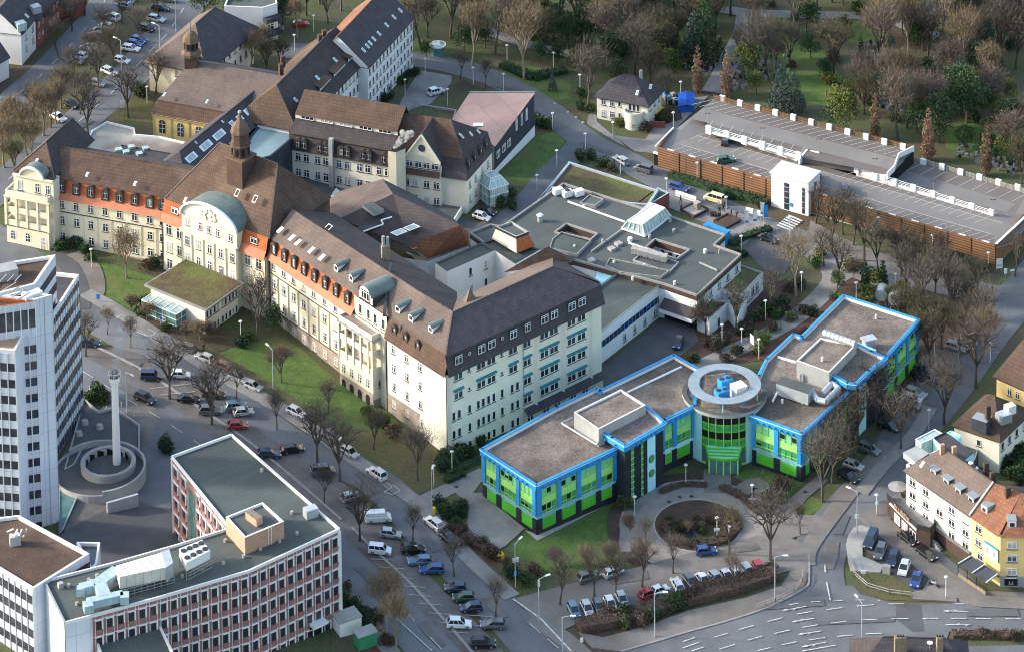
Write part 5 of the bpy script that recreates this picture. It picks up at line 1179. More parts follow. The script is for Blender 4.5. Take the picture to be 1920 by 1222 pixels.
# lane strip down the middle of each deck, lighter concrete
def strip(a,b,w0,w1,z,m='decke',nm='deck'):
    d=(b-a);d.z=0;d.normalize();n=Vector((-d.y,d.x,0)); B.mb(nm).up([V3(a+n*w0,z),V3(b+n*w0,z),V3(b+n*w1,z),V3(a+n*w1,z)],m)
strip(F0,F1,4.6,10.2,HF+.02); 
dU=(U1-U0).normalized();nU=Vector((dU.y,-dU.x,0)); B.mb('deck').up([V3(U0+nU*5,HB+.02),V3(U1+nU*5.,HB+.02),V3(U1+nU*10.,HB+.02),V3(U0+nU*10.5,HB+.02)],'decke')
dL=(LB1-LB0).normalized();nL=Vector((dL.y,-dL.x,0)); B.mb('deck').up([V3(LB0+nL*5-dL*3,HL+.02),V3(LB1+nL*5.,HL+.02),V3(LB1+nL*9.5,HL+.02),V3(LB0+nL*9.5-dL*3,HL+.02)],'decke')
# bay lines
ln=B.mb('bay_lines')
def bays(a,b,z,dirn,ln_,n_,m='linef'):
    for i in range(n_+1):
        q=lerp(a,b,i/n_); ln.bar(V3(q,z+.03),V3(q+dirn*ln_,z+.03),.13,m,h=.02)
dF=(F1-F0).normalized();nF=Vector((-dF.y,dF.x,0))
bays(F0+nF*.3,F1+nF*.3,HF,(nF+dF*.55).normalized(),4.6,42); bays(D0,D1,HF,(-nF*1-dF*.35).normalized(),4.8,11); bays(D2,D3,HF,(-nF-dF*.45).normalized(),5.,16)
bays(U0+nU*.2,U1+nU*.2,HB,(nU-dU*.7).normalized(),5.4,24); bays(D0u,D1u,HB,(nF-dF*.2).normalized(),4.6,9); bays(LB0+nL*.3,LB1,HL,(nL-dL*.25).normalized(),4.8,9); bays(D2+dF*8,D3,HL,(nF+dF*.3).normalized(),4.5,12)
for a,b,k in ((F0,F1,4.9),(F0,F1,10.2)):
    ln.bar(V3(a+nF*k+dF*3,HF+.04),V3(b+nF*k-dF*3,HF+.04),.12,'linef',h=.02)
# timber cladding
tm=B.mb('timber_wall')
def tw(a,b,z0,z1,th=.25): 
    tm.bar(V3(a,(z0+z1)/2),V3(b,(z0+z1)/2),th,'wood',h=z1-z0)
tw(F0,F1,.3,4.9); tw(F1,P(1938,392,HF),.0,5.0); tw(P(1234,283,HF),P(1262,247,HF),3.2,4.9)
for i in range(1,15): q=lerp(F0,F1,i/15); tm.bar(V3(q-nF*.16,0),V3(q-nF*.16,4.85),.16,'dbrick')
fn=B.mb('fence'); 
def fence(a,b,z,h,nbox,off=0.,m='wood',fr=.13):
    a=V3(a,z);b=V3(b,z)
    for k in range(5): fn.bar(a+Vector((0,0,h*(k+.5)/5)),b+Vector((0,0,h*(k+.5)/5)),.06,m,h=fr)
    for k in range(nbox*3+1): q=lerp(a,b,k/(nbox*3)); fn.bar(q,q+Vector((0,0,h)),.09,'barkl')
bxs=B.mb('parapet_box')
def boxes(a,b,z,n_,w=1.2,h=1.25,off=0.04):
    a=V3(a,z);b=V3(b,z);d=(b-a).normalized(); an=math.atan2(d.y,d.x)
    for i in range(n_):
        q=lerp(a,b,(i+off)/(n_-1+2*off) if n_>1 else .5); m=MB(); m.box((q.x,q.y,z-.2),w,.55,h+.2,'whitep',an); m.build('concrete_box',B.root)
fence(U0,U1,HB,1.15,11); boxes(c2(220,568,HB),c2(1243,842,HB),HB,11)
fence(LB0,LB1,HL,1.1,6,m='linef',fr=.07); boxes(c2(1349,925,HL),c2(1888,1072,HL),HL,6)
def rail(a,b,z,m='whitep'):
    for k in (.35,.7,1.05): fn.bar(V3(a,z+k),V3(b,z+k),.08,m)
    L=(V3(b,0)-V3(a,0)).length
    for k in range(int(L/1.1)+1): q=lerp(V3(a,0),V3(b,0),k*1.1/L); fn.bar(V3(q,z),V3(q,z+1.05),.06,m)
rail(D0u,D1u,HB); boxes(c2(143,738,HB),c2(655,888,HB),HB-.4,6,1.3,1.6)
fn.bar(V3(D0u,HB-.1),V3(D1u,HB-.1),.4,'whitep',h=.4)
q1=c2(700,865,HF);q2=c2(870,925,HF); bw=B.mb('parapet_wall'); 
for a,b in ((c2(655,930,HF),c2(700,880,HF)),(c2(700,880,HF),c2(770,900,HF))): bw.bar(V3(a,HF+.8),V3(b,HF+1.0),.45,'whitep',h=1.3)
rail(c2(770,900,HF),c2(880,935,HF),HF); boxes(c2(770,905,HF),c2(872,935,HF),HF,2,1.,1.)
rail(D2,D3,HF); boxes(c2(975,968,HF),c2(1740,1212,HF),HF,8,1.15,1.2); bw.bar(V3(lerp(D2,D3,.13),HF+.6),V3(lerp(D2,D3,.22),HF+.6),.3,'whitep',h=1.2); fn.bar(V3(D2,HF-.1),V3(D3,HF-.1),.35,'whitep',h=.35)
for a,b in ((U1,c2(1215,890,HB)),(c2(1215,890,HB),c2(1190,960,HB)),(c2(1190,960,HB),c2(1150,1000,HB))): bw.bar(V3(a,HB+.5),V3(b,HB+.5),.25,'whitep',h=1.3)
bw.bar(P(1229,275,HF+.9),P(1263,240,HF+.9),.3,'whitep',h=.3); bw.bar(V3(F1+Vector((.2,0,0)),5.1),P(1938,392,HF+1.1),.5,'whitep',h=.15)
for i in range(0,15):
    q=lerp(F0,F1,(i+.6)/15); bw.bar(V3(q,5.0)-dF*.8,V3(q,5.0)+dF*.8,.3,'whitep',h=.15)
gt=B.mb('entrance'); a=c2(30,925,0);a=P(1238,296,3.);  gt.box((P(1246,315,0).x,P(1246,315,0).y,.1),5.,.4,2.6,'black',math.atan2(dF.y,dF.x)); gt.box((P(1246,315,0).x,P(1246,315,0).y-.15,2.7),5.4,.4,.4,'whitep',math.atan2(dF.y,dF.x))
B.done()
# lift tower of the car park
B=Bld('lift_tower','white lift and stair tower with vertical glass strips in front of the car park','stair tower',G(1480,400),maxw=0)
T0=P(1446,325,7.4);T1=P(1516,344,7.4);T2=P(1530,331,7.4);T3=T0+(T2-T1)
d=(T1-T0).normalized();n=Vector((d.y,-d.x,0)); LT=(T1-T0).length
T3=T0-n*5.4; T2=T1-n*5.4
walls(B.mb('wall'),[T0,T1,T2,T3],-.5,7.4,'white'); B.mb('roof').prism([T0+n*.25-d*.35,T1+n*.25+d*.1,T2-n*.2+d*.1,T3-n*.2-d*.35],7.4,7.62,'whitep')
st=B.mb('glass_strip')
for x0,x1,z0,z1 in ((.35,.48,.2,6.1),(.83,.90,.3,6.0)):
    st.face([V3(T0+d*LT*x0+n*.05,z0),V3(T0+d*LT*x1+n*.05,z0),V3(T0+d*LT*x1+n*.05,z1),V3(T0+d*LT*x0+n*.05,z1)],'glassd')
    for z in (1.6,2.9,4.2,5.2): st.bar(V3(T0+d*LT*x0+n*.08,z),V3(T0+d*LT*x1+n*.08,z),.1,'metal')
e2=(T2-T1); st.face([V3(T1+e2*.5+d*.05,.5),V3(T1+e2*.65+d*.05,.5),V3(T1+e2*.65+d*.05,6.2),V3(T1+e2*.5+d*.05,6.2)],'glassd')
sg=B.mb('sign'); sg.bar(V3(T0+d*LT*.5+n*.1,1.6),V3(T0+d*LT*.57+n*.1,1.6),.08,'blue',h=.8)
B.done()
# ---------------- green and blue office building
def bluefac(B,A,C,ts,zt,zb,wins=True,bays=None,invert=False):
    A=V3(A,0);C=V3(C,0); d=(C-A).normalized();n=Vector((d.y,-d.x,0)); L=(C-A).length
    w_=B.mb('wall'); col=B.mb('blue_column'); pn=B.mb('green_panel'); bs=B.mb('black_base')
    def q(t,z,o=0.): v=A+d*L*t+n*o; return Vector((v.x,v.y,z))
    def rect(mb,t0,t1,z0,z1,o,m,own=None): 
        if own: mb=MB()
        mb.face([q(t0,z0,o),q(t1,z0,o),q(t1,z1,o),q(t0,z1,o)],m); mb.face([q(t0,z1,o),q(t1,z1,o),q(t1,z1,0),q(t0,z1,0)],m); mb.face([q(t0,z0,o),q(t0,z1,o),q(t0,z1,0),q(t0,z0,0)],m); mb.face([q(t1,z0,o),q(t1,z1,o),q(t1,z1,0),q(t1,z0,0)],m)
        if own: mb.build(own,B.root)
    rect(w_,0,1,zb,zt-.2,.0,'lblue')
    rect(bs,0,1,zb-1,zt-8.95,.12,'blackst')
    for t in ts:
        rect(col,max(0,t-.45/L),min(1,t+.45/L),zt-6.0,zt-.8,.35,'blue','blue_column'); rect(bs,max(0,t-.6/L),min(1,t+.6/L),zb-1,zt-6.7,.16,'blackst','black_pillar')
    for t0,t1 in zip(ts,ts[1:]):
        a=t0+.55/L; b=t1-.55/L; w=(b-a)*L
        rect(pn,a,b,zt-4.25,zt-2.95,.14,'gpan','green_panel'); rect(pn,a+.25/L,b-.25/L,zt-8.9,zt-6.95,.14,'gpan2','green_panel')
        m=MB(); k=max(2,round(w/1.1))
        for z0,z1,gm in ((zt-2.95,zt-1.25,'ggll'),(zt-5.95,zt-4.25,'ggl')):
            mb=MB(); rect(mb,a,b,z0,z1,.05,gm)
            for i in range(k+1): tt=a+(b-a)*i/k; mb.bar(q(tt,z0,.12),q(tt,z1,.12),.09,'gpan')
            mb.bar(q(a,z0+.5,.1),q(b,z0+.5,.1),.07,'gpan'); 
            rn=random.Random(int(abs(A.x)*7+t0*100+z0*3))
            for i in range(k):
                if rn.random()<.3: tt=a+(b-a)*(i+.12)/k; t2=a+(b-a)*(i+.88)/k; rect(mb,tt,t2,z0+.55,z0+.55+rn.choice((.5,.9)),.09,'black')
            mb.build('window',B.root)
def blueroof(B,pts,zt,m='gravel',rim=True):
    p=[V3(v,0) for v in pts]; 
    if newell(p).z<0: p=p[::-1]
    n=len(p); B.mb('roof').up([V3(v,zt-.55) for v in p],m); e=B.mb('blue_cornice'); k=B.mb('parapet')
    for i in range(n):
        a,b=p[i],p[(i+1)%n]; d=(b-a).normalized(); nn=Vector((d.y,-d.x,0))
        e.bar(V3(a+nn*.3-d*.25,zt-.45),V3(b+nn*.3+d*.25,zt-.45),.30,'blue',h=1.1); e.bar(V3(a+nn*.15-d*.2,zt+.12),V3(b+nn*.15+d*.2,zt+.12),.5,'blue',h=.14)
        e.bar(V3(a+nn*.47-d*.3,zt+.0),V3(b+nn*.47+d*.3,zt+.0),.12,'lblue',h=.12)
        k.face([V3(a-nn*.12,zt-.6),V3(b-nn*.12,zt-.6),V3(b-nn*.12,zt+.05),V3(a-nn*.12,zt+.05)],'whitep')
        L=(b-a).length
        for j in range(1,int(L/1.25)): q=a+d*j*1.25+nn*.65; e.box((q.x,q.y,zt-.72),.16,.5,.3,'blue',math.atan2(d.y,d.x))
B=Bld('office_building','three storey green and blue office with gravel roofs, round entrance rotunda and black base','office building',G(1200,880),maxw=0)
ZT=10.3; ZR=9.6
LBp=px([(905,842),(1006,908),(1154,839)],ZT)
LBall=LBp+px([(1150,800),(1245,786),(1300,760),(1312,695),(1263,667),(1125,734),(1119,729),(1046,764)],ZT)
LBall[3]=P(1154,820,ZT)
walls(B.mb('wall'),LBall,-1,ZT-.3,'lblue'); blueroof(B,LBall,ZT)
bluefac(B,LBp[0],LBp[1],[0.03,.305,.675,.975],ZT,.6); bluefac(B,LBp[1],LBp[2],[.025,.27,.52,.775,.985],ZT,.3)
bluefac(B,P(1238,789,ZT),P(1298,761,ZT),[.05,.42,1.],ZT,0)
# right wing
RBf=px([(1411,778),(1503,811),(1591,731)],ZR)
RBall=RBf+px([(1625,700),(1659,668),(1720,600),(1582,556),(1504,633),(1488,628),(1440,674),(1425,705)],ZR)
walls(B.mb('wall'),RBall,-1,ZR-.3,'lblue'); blueroof(B,RBall,ZR)
bluefac(B,RBf[0],RBf[1],[0.02,.5,.97],ZR,0); bluefac(B,RBf[1],RBf[2],[.03,.2,.4,.6,.8,.98],ZR,0); bluefac(B,P(1659,668,ZR),P(1720,600,ZR),[.02,.33,.66,.98],ZR,0)
# raised stair blocks clad in black stone
def stairblock(pts,zt,gl,cy):
    walls(B.mb('stair_block'),pts,-1,zt-.3,'blackst'); blueroof(B,pts,zt)
    a,b=V3(pts[gl[0]],0),V3(pts[gl[1]],0); d=(b-a).normalized();n=Vector((d.y,-d.x,0)); L=(b-a).length; g=B.mb('stair_window')
    for t0,t1,m in cy: g.face([V3(a+d*L*t0+n*.08,.2),V3(a+d*L*t1+n*.08,.2),V3(a+d*L*t1+n*.08,zt-1),V3(a+d*L*t0+n*.08,zt-1)],m)
    for t0,t1,m in cy:
        if m!='lblue':
            for k in range(9): g.bar(V3(a+d*L*t0+n*.12,.6+k*1.15),V3(a+d*L*t1+n*.12,.6+k*1.15),.12,'gpan')
        else:
            for z in (3.6,6.4):
                c=a+d*L*(t0+t1)/2+n*.13; ring=[V3(c+d*.75*math.cos(k*math.pi/8),z+.75*math.sin(k*math.pi/8)) for k in range(16)]; g.face(ring,'leafy'); g.face([v+n*.04+ (V3(c,z)-v)*.25 for v in ring],'ggl')
S_=[s1(905,560,11.9),s1(985,608,11.9),s1(1235,462,11.9),s1(1115,350,11.9),s1(960,435,11.9),s1(845,520,11.9)]
stairblock(S_,11.9,(1,2),[(.14,.22,'ggl'),(.40,.46,'ggl'),(.57,.78,'lblue')])
PH=[s1(650,392,13.2),s1(812,503,13.2),s1(1120,345,13.2),s1(958,243,13.2)]
flat(B,PH,9,13.2,'conc','gravel',.3,.25,'whitep','penthouse')
S2_=[s2(945,522,11.3),s2(1055,585,11.3),s2(1098,592,11.3),s2(1180,512,11.3),s2(1285,432,11.3),s2(1200,395,11.3),s2(1110,348,11.3)]
stairblock(S2_,11.3,(2,3),[(.3,.85,'lblue')])
PH2=[s2(738,448,12.6),s2(940,522,12.6),s2(1110,348,12.6),s2(886,308,12.6)]
flat(B,PH2,8,12.6,'conc','gravel',.3,.25,'whitep','penthouse')
# rooftop plant
mb=B.mb('ventilation_duct'); 
a=s1(570,470,ZT);b=s1(800,610,ZT);c=s1(640,435,ZT); mb.bar(a+Vector((0,0,.2)),b+Vector((0,0,.2)),.35,'metal',n=8); mb.bar(a+Vector((0,0,.2)),c+Vector((0,0,.2)),.35,'metal',n=8); mb.bar(b+Vector((0,0,.2)),b+Vector((.6,1.2,.8)),.5,'metal',n=8)
for k in range(8):
    a=s2(905+k*25,275+k*9,13.4);b=s2(927+k*25,283+k*9,13.4); mb.bar(a,b,1.25,'metal',n=10); mb.bar(b+Vector((0,0,0)),b+Vector((.01,.01,-.9)),.12,'steel')
c=s2(1185,350,ZR); mb.box((c.x,c.y,ZR-.5),2.,1.6,1.6,'metal',.4); mb.box((c.x,c.y,ZR+1.1),2.7,2.,.3,'metal',.4)
q=[s2(612,590,ZR+1.9),s2(650,545,ZR+1.9),s2(850,605,ZR+1.9),s2(810,655,ZR+1.9)]; mb.prism(q,ZR-.3,ZR+1.9,'metal','felt')
pth=[(830,640),(870,690),(920,700),(1000,620),(960,590),(900,650)]
for a,b in zip(pth,pth[1:]): mb.bar(s2(*a,ZR+.8),s2(*b,ZR+.8),1.1,'metal',n=8)
for x in (760,800,860,900): 
    c=s2(x,560,ZR); mb.bar(V3(c,ZR-.2),V3(c,ZR+(1. if x<850 else 2.6)),.9 if x>850 else .5,'metal',n=8)
mb.bar(s2(620,640,ZR),s2(590,700,ZR),.3,'whitep')
bw=B.mb('roof_strip'); bw.bar(s1(1000,262,ZT-.4),s1(1355,95,ZT-.4),.35,'whitep',h=.25); bw.bar(s2(620,425,ZR-.4),s2(735,458,ZR-.4),.35,'whitep',h=.3); bw.bar(s2(1110,348,ZR),s2(1230,395,ZR),.35,'lblue',h=.8); bw.bar(s2(1040,360,ZR),s2(900,570,ZR),.2,'whitep',h=.2)
for x,y in ((650,712),(775,712),(990,490),(1230,190),(897,450)):
    c=s2(x,y,ZR-.5 if x!=897 else 12.4); mb.cyl(c.x,c.y,c.z,c.z+.8,.22,.22,'whitep',8)
# rotunda
M['ringm']=mat('ring_sheet_metal',(.30,.36,.40),(.25,.30,.34),.6,rough=.5,metal=.2,rows=(1.5,2.,.8,.05,0.,.9))
RC_=P(1358.5,734,10.4); cx,cy=RC_.x,RC_.y; RO=(P(1438,734,10.4)-P(1279,734,10.4)).length/2; 
w_=B.mb('rotunda_wall'); w_.cyl(cx,cy,-1,10.0,RO-.55,RO-.55,'lblue',64); w_.ring((cx,cy),RO,RO-.9,9.8,10.4,'conc',64,'felt'); rr=B.mb('rotunda_roof'); rr.cyl(cx,cy,10.,10.15,RO-.8,RO-.8,'gravel',48)
gl=B.mb('rotunda_glazing'); r_=RO-.48; a0,a1=math.radians(-128),math.radians(-62); N=12
bands=[(0,.5,'gpan'),(3.4,4.0,'gpan2'),(4.0,4.9,'ggl'),(4.9,5.4,'gpan2'),(5.4,6.7,'black'),(6.7,7.1,'gpan2'),(7.1,8.0,'ggl'),(8.,8.3,'gpan2'),(8.3,9.9,'black'),(.5,3.4,'vglass')]
for z0,z1,m in bands:
    for i in range(N):
        t=a0+(a1-a0)*i/N;u=a0+(a1-a0)*(i+1)/N; gl.face([Vector((cx+r_*math.cos(t),cy+r_*math.sin(t),z0)),Vector((cx+r_*math.cos(u),cy+r_*math.sin(u),z0)),Vector((cx+r_*math.cos(u),cy+r_*math.sin(u),z1)),Vector((cx+r_*math.cos(t),cy+r_*math.sin(t),z1))],m)
for i in range(0,N+1,2): t=a0+(a1-a0)*i/N; q=(cx+(r_+.1)*math.cos(t),cy+(r_+.1)*math.sin(t)); gl.bar(Vector((*q,.3)),Vector((*q,9.9)),.14,'gpan')
rg=B.mb('roof_ring'); ri=P(1358,723,12.9); c2_=(ri.x,ri.y); c2_=(cx,cy); rg.ring(c2_,RO*.86,RO*.60,11.9,12.08,'steel',48,'ringm')
for i in range(10):
    t=2*math.pi*i/10+.2; q=(cx+RO*.82*math.cos(t),cy+RO*.82*math.sin(t)); rg.bar(Vector((*q,10.1)),Vector((*q,11.9)),.2,('yellow','lblue','blue')[i%3])
ac=B.mb('cooling_unit')
for x,y,z in ((285,600,10.2),(265,670,10.2)):
    c=s2(x+10,y-5,11.2); ac.box((c.x,c.y,z),2.4,1.7,2.2,'blue',.5); 
    for k in (-.6,.6): ac.cyl(c.x+k,c.y+k*.3,z+2.2,z+2.32,.45,.45,'darkm',12)
c=s2(380,640,11.2); ac.box((c.x,c.y,10.2),2.4,2.3,2.4,'whitep',.5)
# entrance canopy
en=B.mb('entrance_canopy'); ec=G(1347,880); ez=Vector((math.cos(math.radians(-95)),math.sin(math.radians(-95)),0)); ex=Vector((-ez.y,ez.x,0)); b0=Vector((cx,cy,0))+ez*(r_-.2)
A4=[b0+ex*-3.3,b0+ez*2.4+ex*-2.6,b0+ez*2.9,b0+ez*2.4+ex*2.6,b0+ex*3.3]
en.up([V3(v,3.0 if i in(1,2,3) else 4.1) for i,v in enumerate(A4)],'ggll'); 
for i in range(4): a,b=A4[i],A4[i+1]; z1=3.0 if i in(0,1,2) else 4.1; en.bar(V3(a,3.0 if i>0 else 4.1),V3(b,3.0 if i<3 else 4.1),.3,'gpan2'); en.face([V3(a,.2),V3(b,.2),V3(b,2.9),V3(a,2.9)],'vglass')
for v in A4[1:4]: en.bar(V3(v,0),V3(v,3),.25,'gpan')
for t in (.25,.5,.75): q=lerp(A4[1],A4[3],t)+ez*.25; en.bar(V3(q,0),V3(q,3),.14,'gpan')
for k in (.3,.55,.8): en.bar(V3(lerp(A4[0],A4[1],k),4.1-1.1*k+.1),V3(lerp(A4[4],A4[3],k),4.1-1.1*k+.1),.15,'gpan2')
B.done()
# ---------------- office tower at the left edge
B=Bld('office_tower','tall white panelled tower with dark ribbon windows and stepped roofs','office tower',(-92,-75,5),maxw=20)
def stripes(B,A,C,z0,z1,pitch=3.1,wh=1.55,t0=0.,t1=1.,m='bandg',part='ribbon_window',first=1.2):
    A=V3(A,0);C=V3(C,0);d=(C-A).normalized();n=Vector((d.y,-d.x,0))*.06; g=B.mb(part); z=z1-first-wh
    while z>z0: a=lerp(A,C,t0)+n;b=lerp(A,C,t1)+n; g.face([V3(a,z),V3(b,z),V3(b,z+wh),V3(a,z+wh)],m); z-=pitch
def ribs(B,A,C,z0,z1,k,w=.12,part='rib',m='whitep'):
    A=V3(A,0);C=V3(C,0);d=(C-A).normalized();n=Vector((d.y,-d.x,0))*.1
    for i in range(k+1): q=lerp(A,C,i/k)+n; B.mb(part).bar(V3(q,z0),V3(q,z1),w,m)
A=P(98,592,35);C=P(148,515,35);Dn=P(112,527,35)
N_=P(66,562,37.5);N2=P(98,553,37.5)
d=(V3(C,0)-V3(A,0)).normalized(); N_=P(66,562,50);N2=P(98,553,50); nL_=Vector((-d.y,d.x,0))
wing=[A,C,C+nL_*7,A+nL_*11]; flat(B,wing,0,35,'alu','slate',.6,.4,'whitep')
stripes(B,A,C,6,32.5,3.1,1.6,.0,1.); ribs(B,A,C,2,34.5,11,.09,'rib','conc'); stripes(B,A,C,31.8,35,3.2,1.2,.05,.98,first=1.0)
fd=(V3(N2,0)-V3(N_,0)).normalized(); col=[N_,N2,N2+nL_*6,N_+nL_*6]; flat(B,col,0,50,'alu','tile',.5,.4,'whitep')
FA=P(-60,585,49.7); FB=V3(N_,49.7); flat(B,[FA,FB,FB+nL_*7,FA+nL_*7],0,49.7,'alu','tile',.5,.5,'copper')
stripes(B,FA,FB,44,49.6,6,3.4,.0,1.,first=1.2); stripes(B,FA,FB,3,43,3.0,1.5); ribs(B,FA,FB,2,49.5,9,.16); ribs(B,N_,N2,2,49.9,2,.06,'rib','steel')
W2=[P(66,533,44),P(104,478,44),P(20,491,44),P(-40,560,44)]; flat(B,W2,0,44,'alu','tile',.5,.5,'whitep'); stripes(B,W2[0],W2[1],4,43.2,3.1,1.6)
Q0=P(-60,650,44);Q1=P(28,657,44); dq=(Q1-Q0).normalized();nq=Vector((dq.y,-dq.x,0)); flat(B,[Q0,Q1,Q1-nq*6,Q0-nq*6],0,44,'alu','orbrick',.4,.4,'whitep'); stripes(B,Q0,Q1,2,42.8,3.0,1.5); ribs(B,Q0,Q1,1,43.5,6,.16)
mb=B.mb('roof_frame')
for i in range(4): a=P(5+i*9,545+i*6,51.4);b=P(30+i*9,530+i*6,51.4); mb.bar(a,b,.15,'pavel')
for x in (0,14,28): mb.bar(P(x,528,46),P(x+12,515,46),.15,'pavel'); mb.bar(P(x+5,528,44.),P(x+5,528,46),.12,'pavel')
mb.box((*P(10,505,45)[:2],43.4),4,3,2.0,'conc',.4); mb.box((*P(60,552,50)[:2],49.3),3.4,1.6,1.0,'whitep',.7)
B.done()
B=Bld('tower_podium','lower white block with brown flat roof at the foot of the tower','office building',G(40,1222),maxw=0)
PZ=21.; pp=[g_(185,866,PZ),g_(502,668,PZ),g_(105,452,PZ),g_(-120,480,PZ),g_(-120,680,PZ)]
flat(B,pp,0,PZ,'alu','tile',.5,.4,'whitep'); stripes(B,pp[4],pp[0],2,PZ-.2,3.0,1.5); ribs(B,pp[4],pp[0],1,PZ-.5,9,.14); stripes(B,pp[0],pp[1],2,PZ-.2,3.,1.5,.3,1)
cn=[g_(430,603,17),g_(562,605,17),g_(545,725,17),g_(510,760,17)]; flat(B,cn,0,17,'whitep','glassd',.5,.35,'whitep')
mb=B.mb('aerial_frame')
for k in range(7): a=g_(40+k*18,545+(k%3)*14,PZ+1.2);b=g_(75+k*12,530+(k%2)*36,PZ+1.8); mb.bar(a,b,.18,'whitep')
c=g_(85,600,PZ); mb.box((c.x,c.y,PZ-.5),1.8,1.2,1.6,'metal',.3)
B.done()
# ---------------- rose and white gridded office
B=Bld('grid_office_building','angled office with rose panels between white ribs, felt roof and rooftop ducts','office building',G(420,1150),maxw=100)
OZ=20.6
p0=g_(365,1057,OZ);p1=g_(890,915,OZ);p2=g_(1400,765,OZ);p3=g_(1905,532,OZ);p4=g_(1300,2,OZ);p5=g_(965,125,OZ);p6=g_(1292,527,OZ);p7=g_(1000,620,OZ);p8=g_(640,722,OZ);p9=g_(250,822,OZ)
PG=[p0,p1,p2,p3,p4,p5,p6,p7,p8,p9]
o2=[V3(v,OZ) for v in PG]
walls(B.mb('wall'),PG,0,OZ,'rosep'); B.mb('roof').up([V3(v,OZ-.25) for v in PG],'feltg')
pr=B.mb('parapet')
for i in range(len(PG)): pr.bar(V3(PG[i],OZ-.05),V3(PG[(i+1)%len(PG)],OZ-.05),.28,'whitep' if i!=9 else 'steel',h=.5)
def gridfac(A,C,ncol,nrow,ztop,pitch,skip=()):
    A=V3(A,0);C=V3(C,0);d=(C-A).normalized();n=Vector((d.y,-d.x,0)); L=(C-A).length; W=L/ncol; g=B.mb('white_rib')
    for i in range(ncol+1):
        q=A+d*W*i+n*.08; g.bar(V3(q-d*.26,ztop-.4),V3(q-d*.26,1.5),.09,'whitep'); g.bar(V3(q+d*.26,ztop-.4),V3(q+d*.26,1.5),.09,'whitep')
    for j in range(nrow):
        z=ztop-1.0-pitch*(j+1)+pitch*.42
        g.bar(V3(A+n*.06,z+1.75),V3(C+n*.06,z+1.75),.12,'whitep',h=.09)
        for i in range(ncol):
            if (i,j) in skip: continue
            q=A+d*W*(i+.5)+n*.03; B.win((q.x,q.y,z),n,W*.5,1.55,'rosew'); 
_W[(0,0,'x')]=None
def rosewin(w,h):
    mb=MB(); 
    mb.box((0,-.0,0),w,.1,h,'glassd'); mb.box((w/2+.09,-.08,0),.24,.2,h,'whitep'); mb.box((0,-.08,h),w+.35,.22,.14,'whitep'); mb.box((0,-.09,-.62),w+.1,.24,.55,'rosep2' if 'rosep2' in M else 'rosep')
    return mb.data('window')
for w_ in ():pass
_old=wmesh
def wmesh(w,h,kind='cross'):
    if kind=='rosew':
        k=(round(w,2),round(h,2),kind)
        if k not in _W: _W[k]=rosewin(w,h)
        return _W[k]
    return _old(w,h,kind)
gridfac(p2,p3,10,6,OZ,2.9); gridfac(p1,p2,9,6,OZ,2.9); gridfac(lerp(p0,p1,.3),p1,6,3,OZ,2.9)
B.mb('end_wall').wallpoly(V3(p0)+Vector((0,-.08,0)),lerp(p0,p1,.28)+Vector((0,-.1,0)),0,OZ-.3,'alu'); B.mb('end_wall').wallpoly(V3(p9)+Vector((-.12,-.06,0)),V3(p0)+Vector((-.12,-.06,0)),0,OZ-.3,'alu')
gridfac(p5,lerp(p5,p6,.28),2,5,OZ,3.0); gridfac(lerp(p5,p6,.42),p6,6,5,OZ,3.0)
sp=B.mb('stair_glazing'); a,b=lerp(p5,p6,.28),lerp(p5,p6,.40); dd=(b-a).normalized();nn=Vector((dd.y,-dd.x,0))*.1; sp.face([V3(a+nn,2),V3(b+nn,2),V3(b+nn,OZ-2),V3(a+nn,OZ-2)],'vglass')
wl=B.mb('wall'); wl.bar(V3(p3,OZ-.4),V3(p3,1),.55,'whitep'); wl.bar(V3(p5,OZ-.4),V3(p5,1),.4,'whitep')
dr=B.mb('entrance'); q=lerp(p2,p3,.72); a=lerp(p2,p3,.64);b=lerp(p2,p3,.80); dd=(b-a).normalized();nn=Vector((dd.y,-dd.x,0)); dr.face([V3(a+nn*.2,2),V3(b+nn*.2,2),V3(b+nn*.2,5.8),V3(a+nn*.2,5.8)],'black'); dr.prism([a,b,b+nn*1.6,a+nn*1.6],5.9,6.3,'whitep')
ph=[g_(1268,462,23.4),g_(1375,580,23.4),g_(1595,488,23.4),g_(1475,380,23.4)]
flat(B,ph,OZ-.4,23.4,'orbrick','felt',.35,.3,'whitep','penthouse'); mb=MB(); mb.prism([g_(1378,445,24),g_(1440,490,24),g_(1475,468,24),g_(1412,425,24)],23,24.3,'orbrick','barkl'); mb.build('chimney',B.root)
mb=B.mb('ladder'); 
for k in (0,.5): mb.bar(V3(lerp(ph[1],ph[2],.6),OZ)+Vector((k,-.2,0)),V3(lerp(ph[1],ph[2],.6),24)+Vector((k,-.2,0)),.08,'whitep')
dk_=B.mb('ventilation_duct')
M['ahu']=mat('air_handler_sheet',(.62,.60,.54),(.52,.50,.45),.8,rows=(1.4,3.,.55,.05,0.,.9))
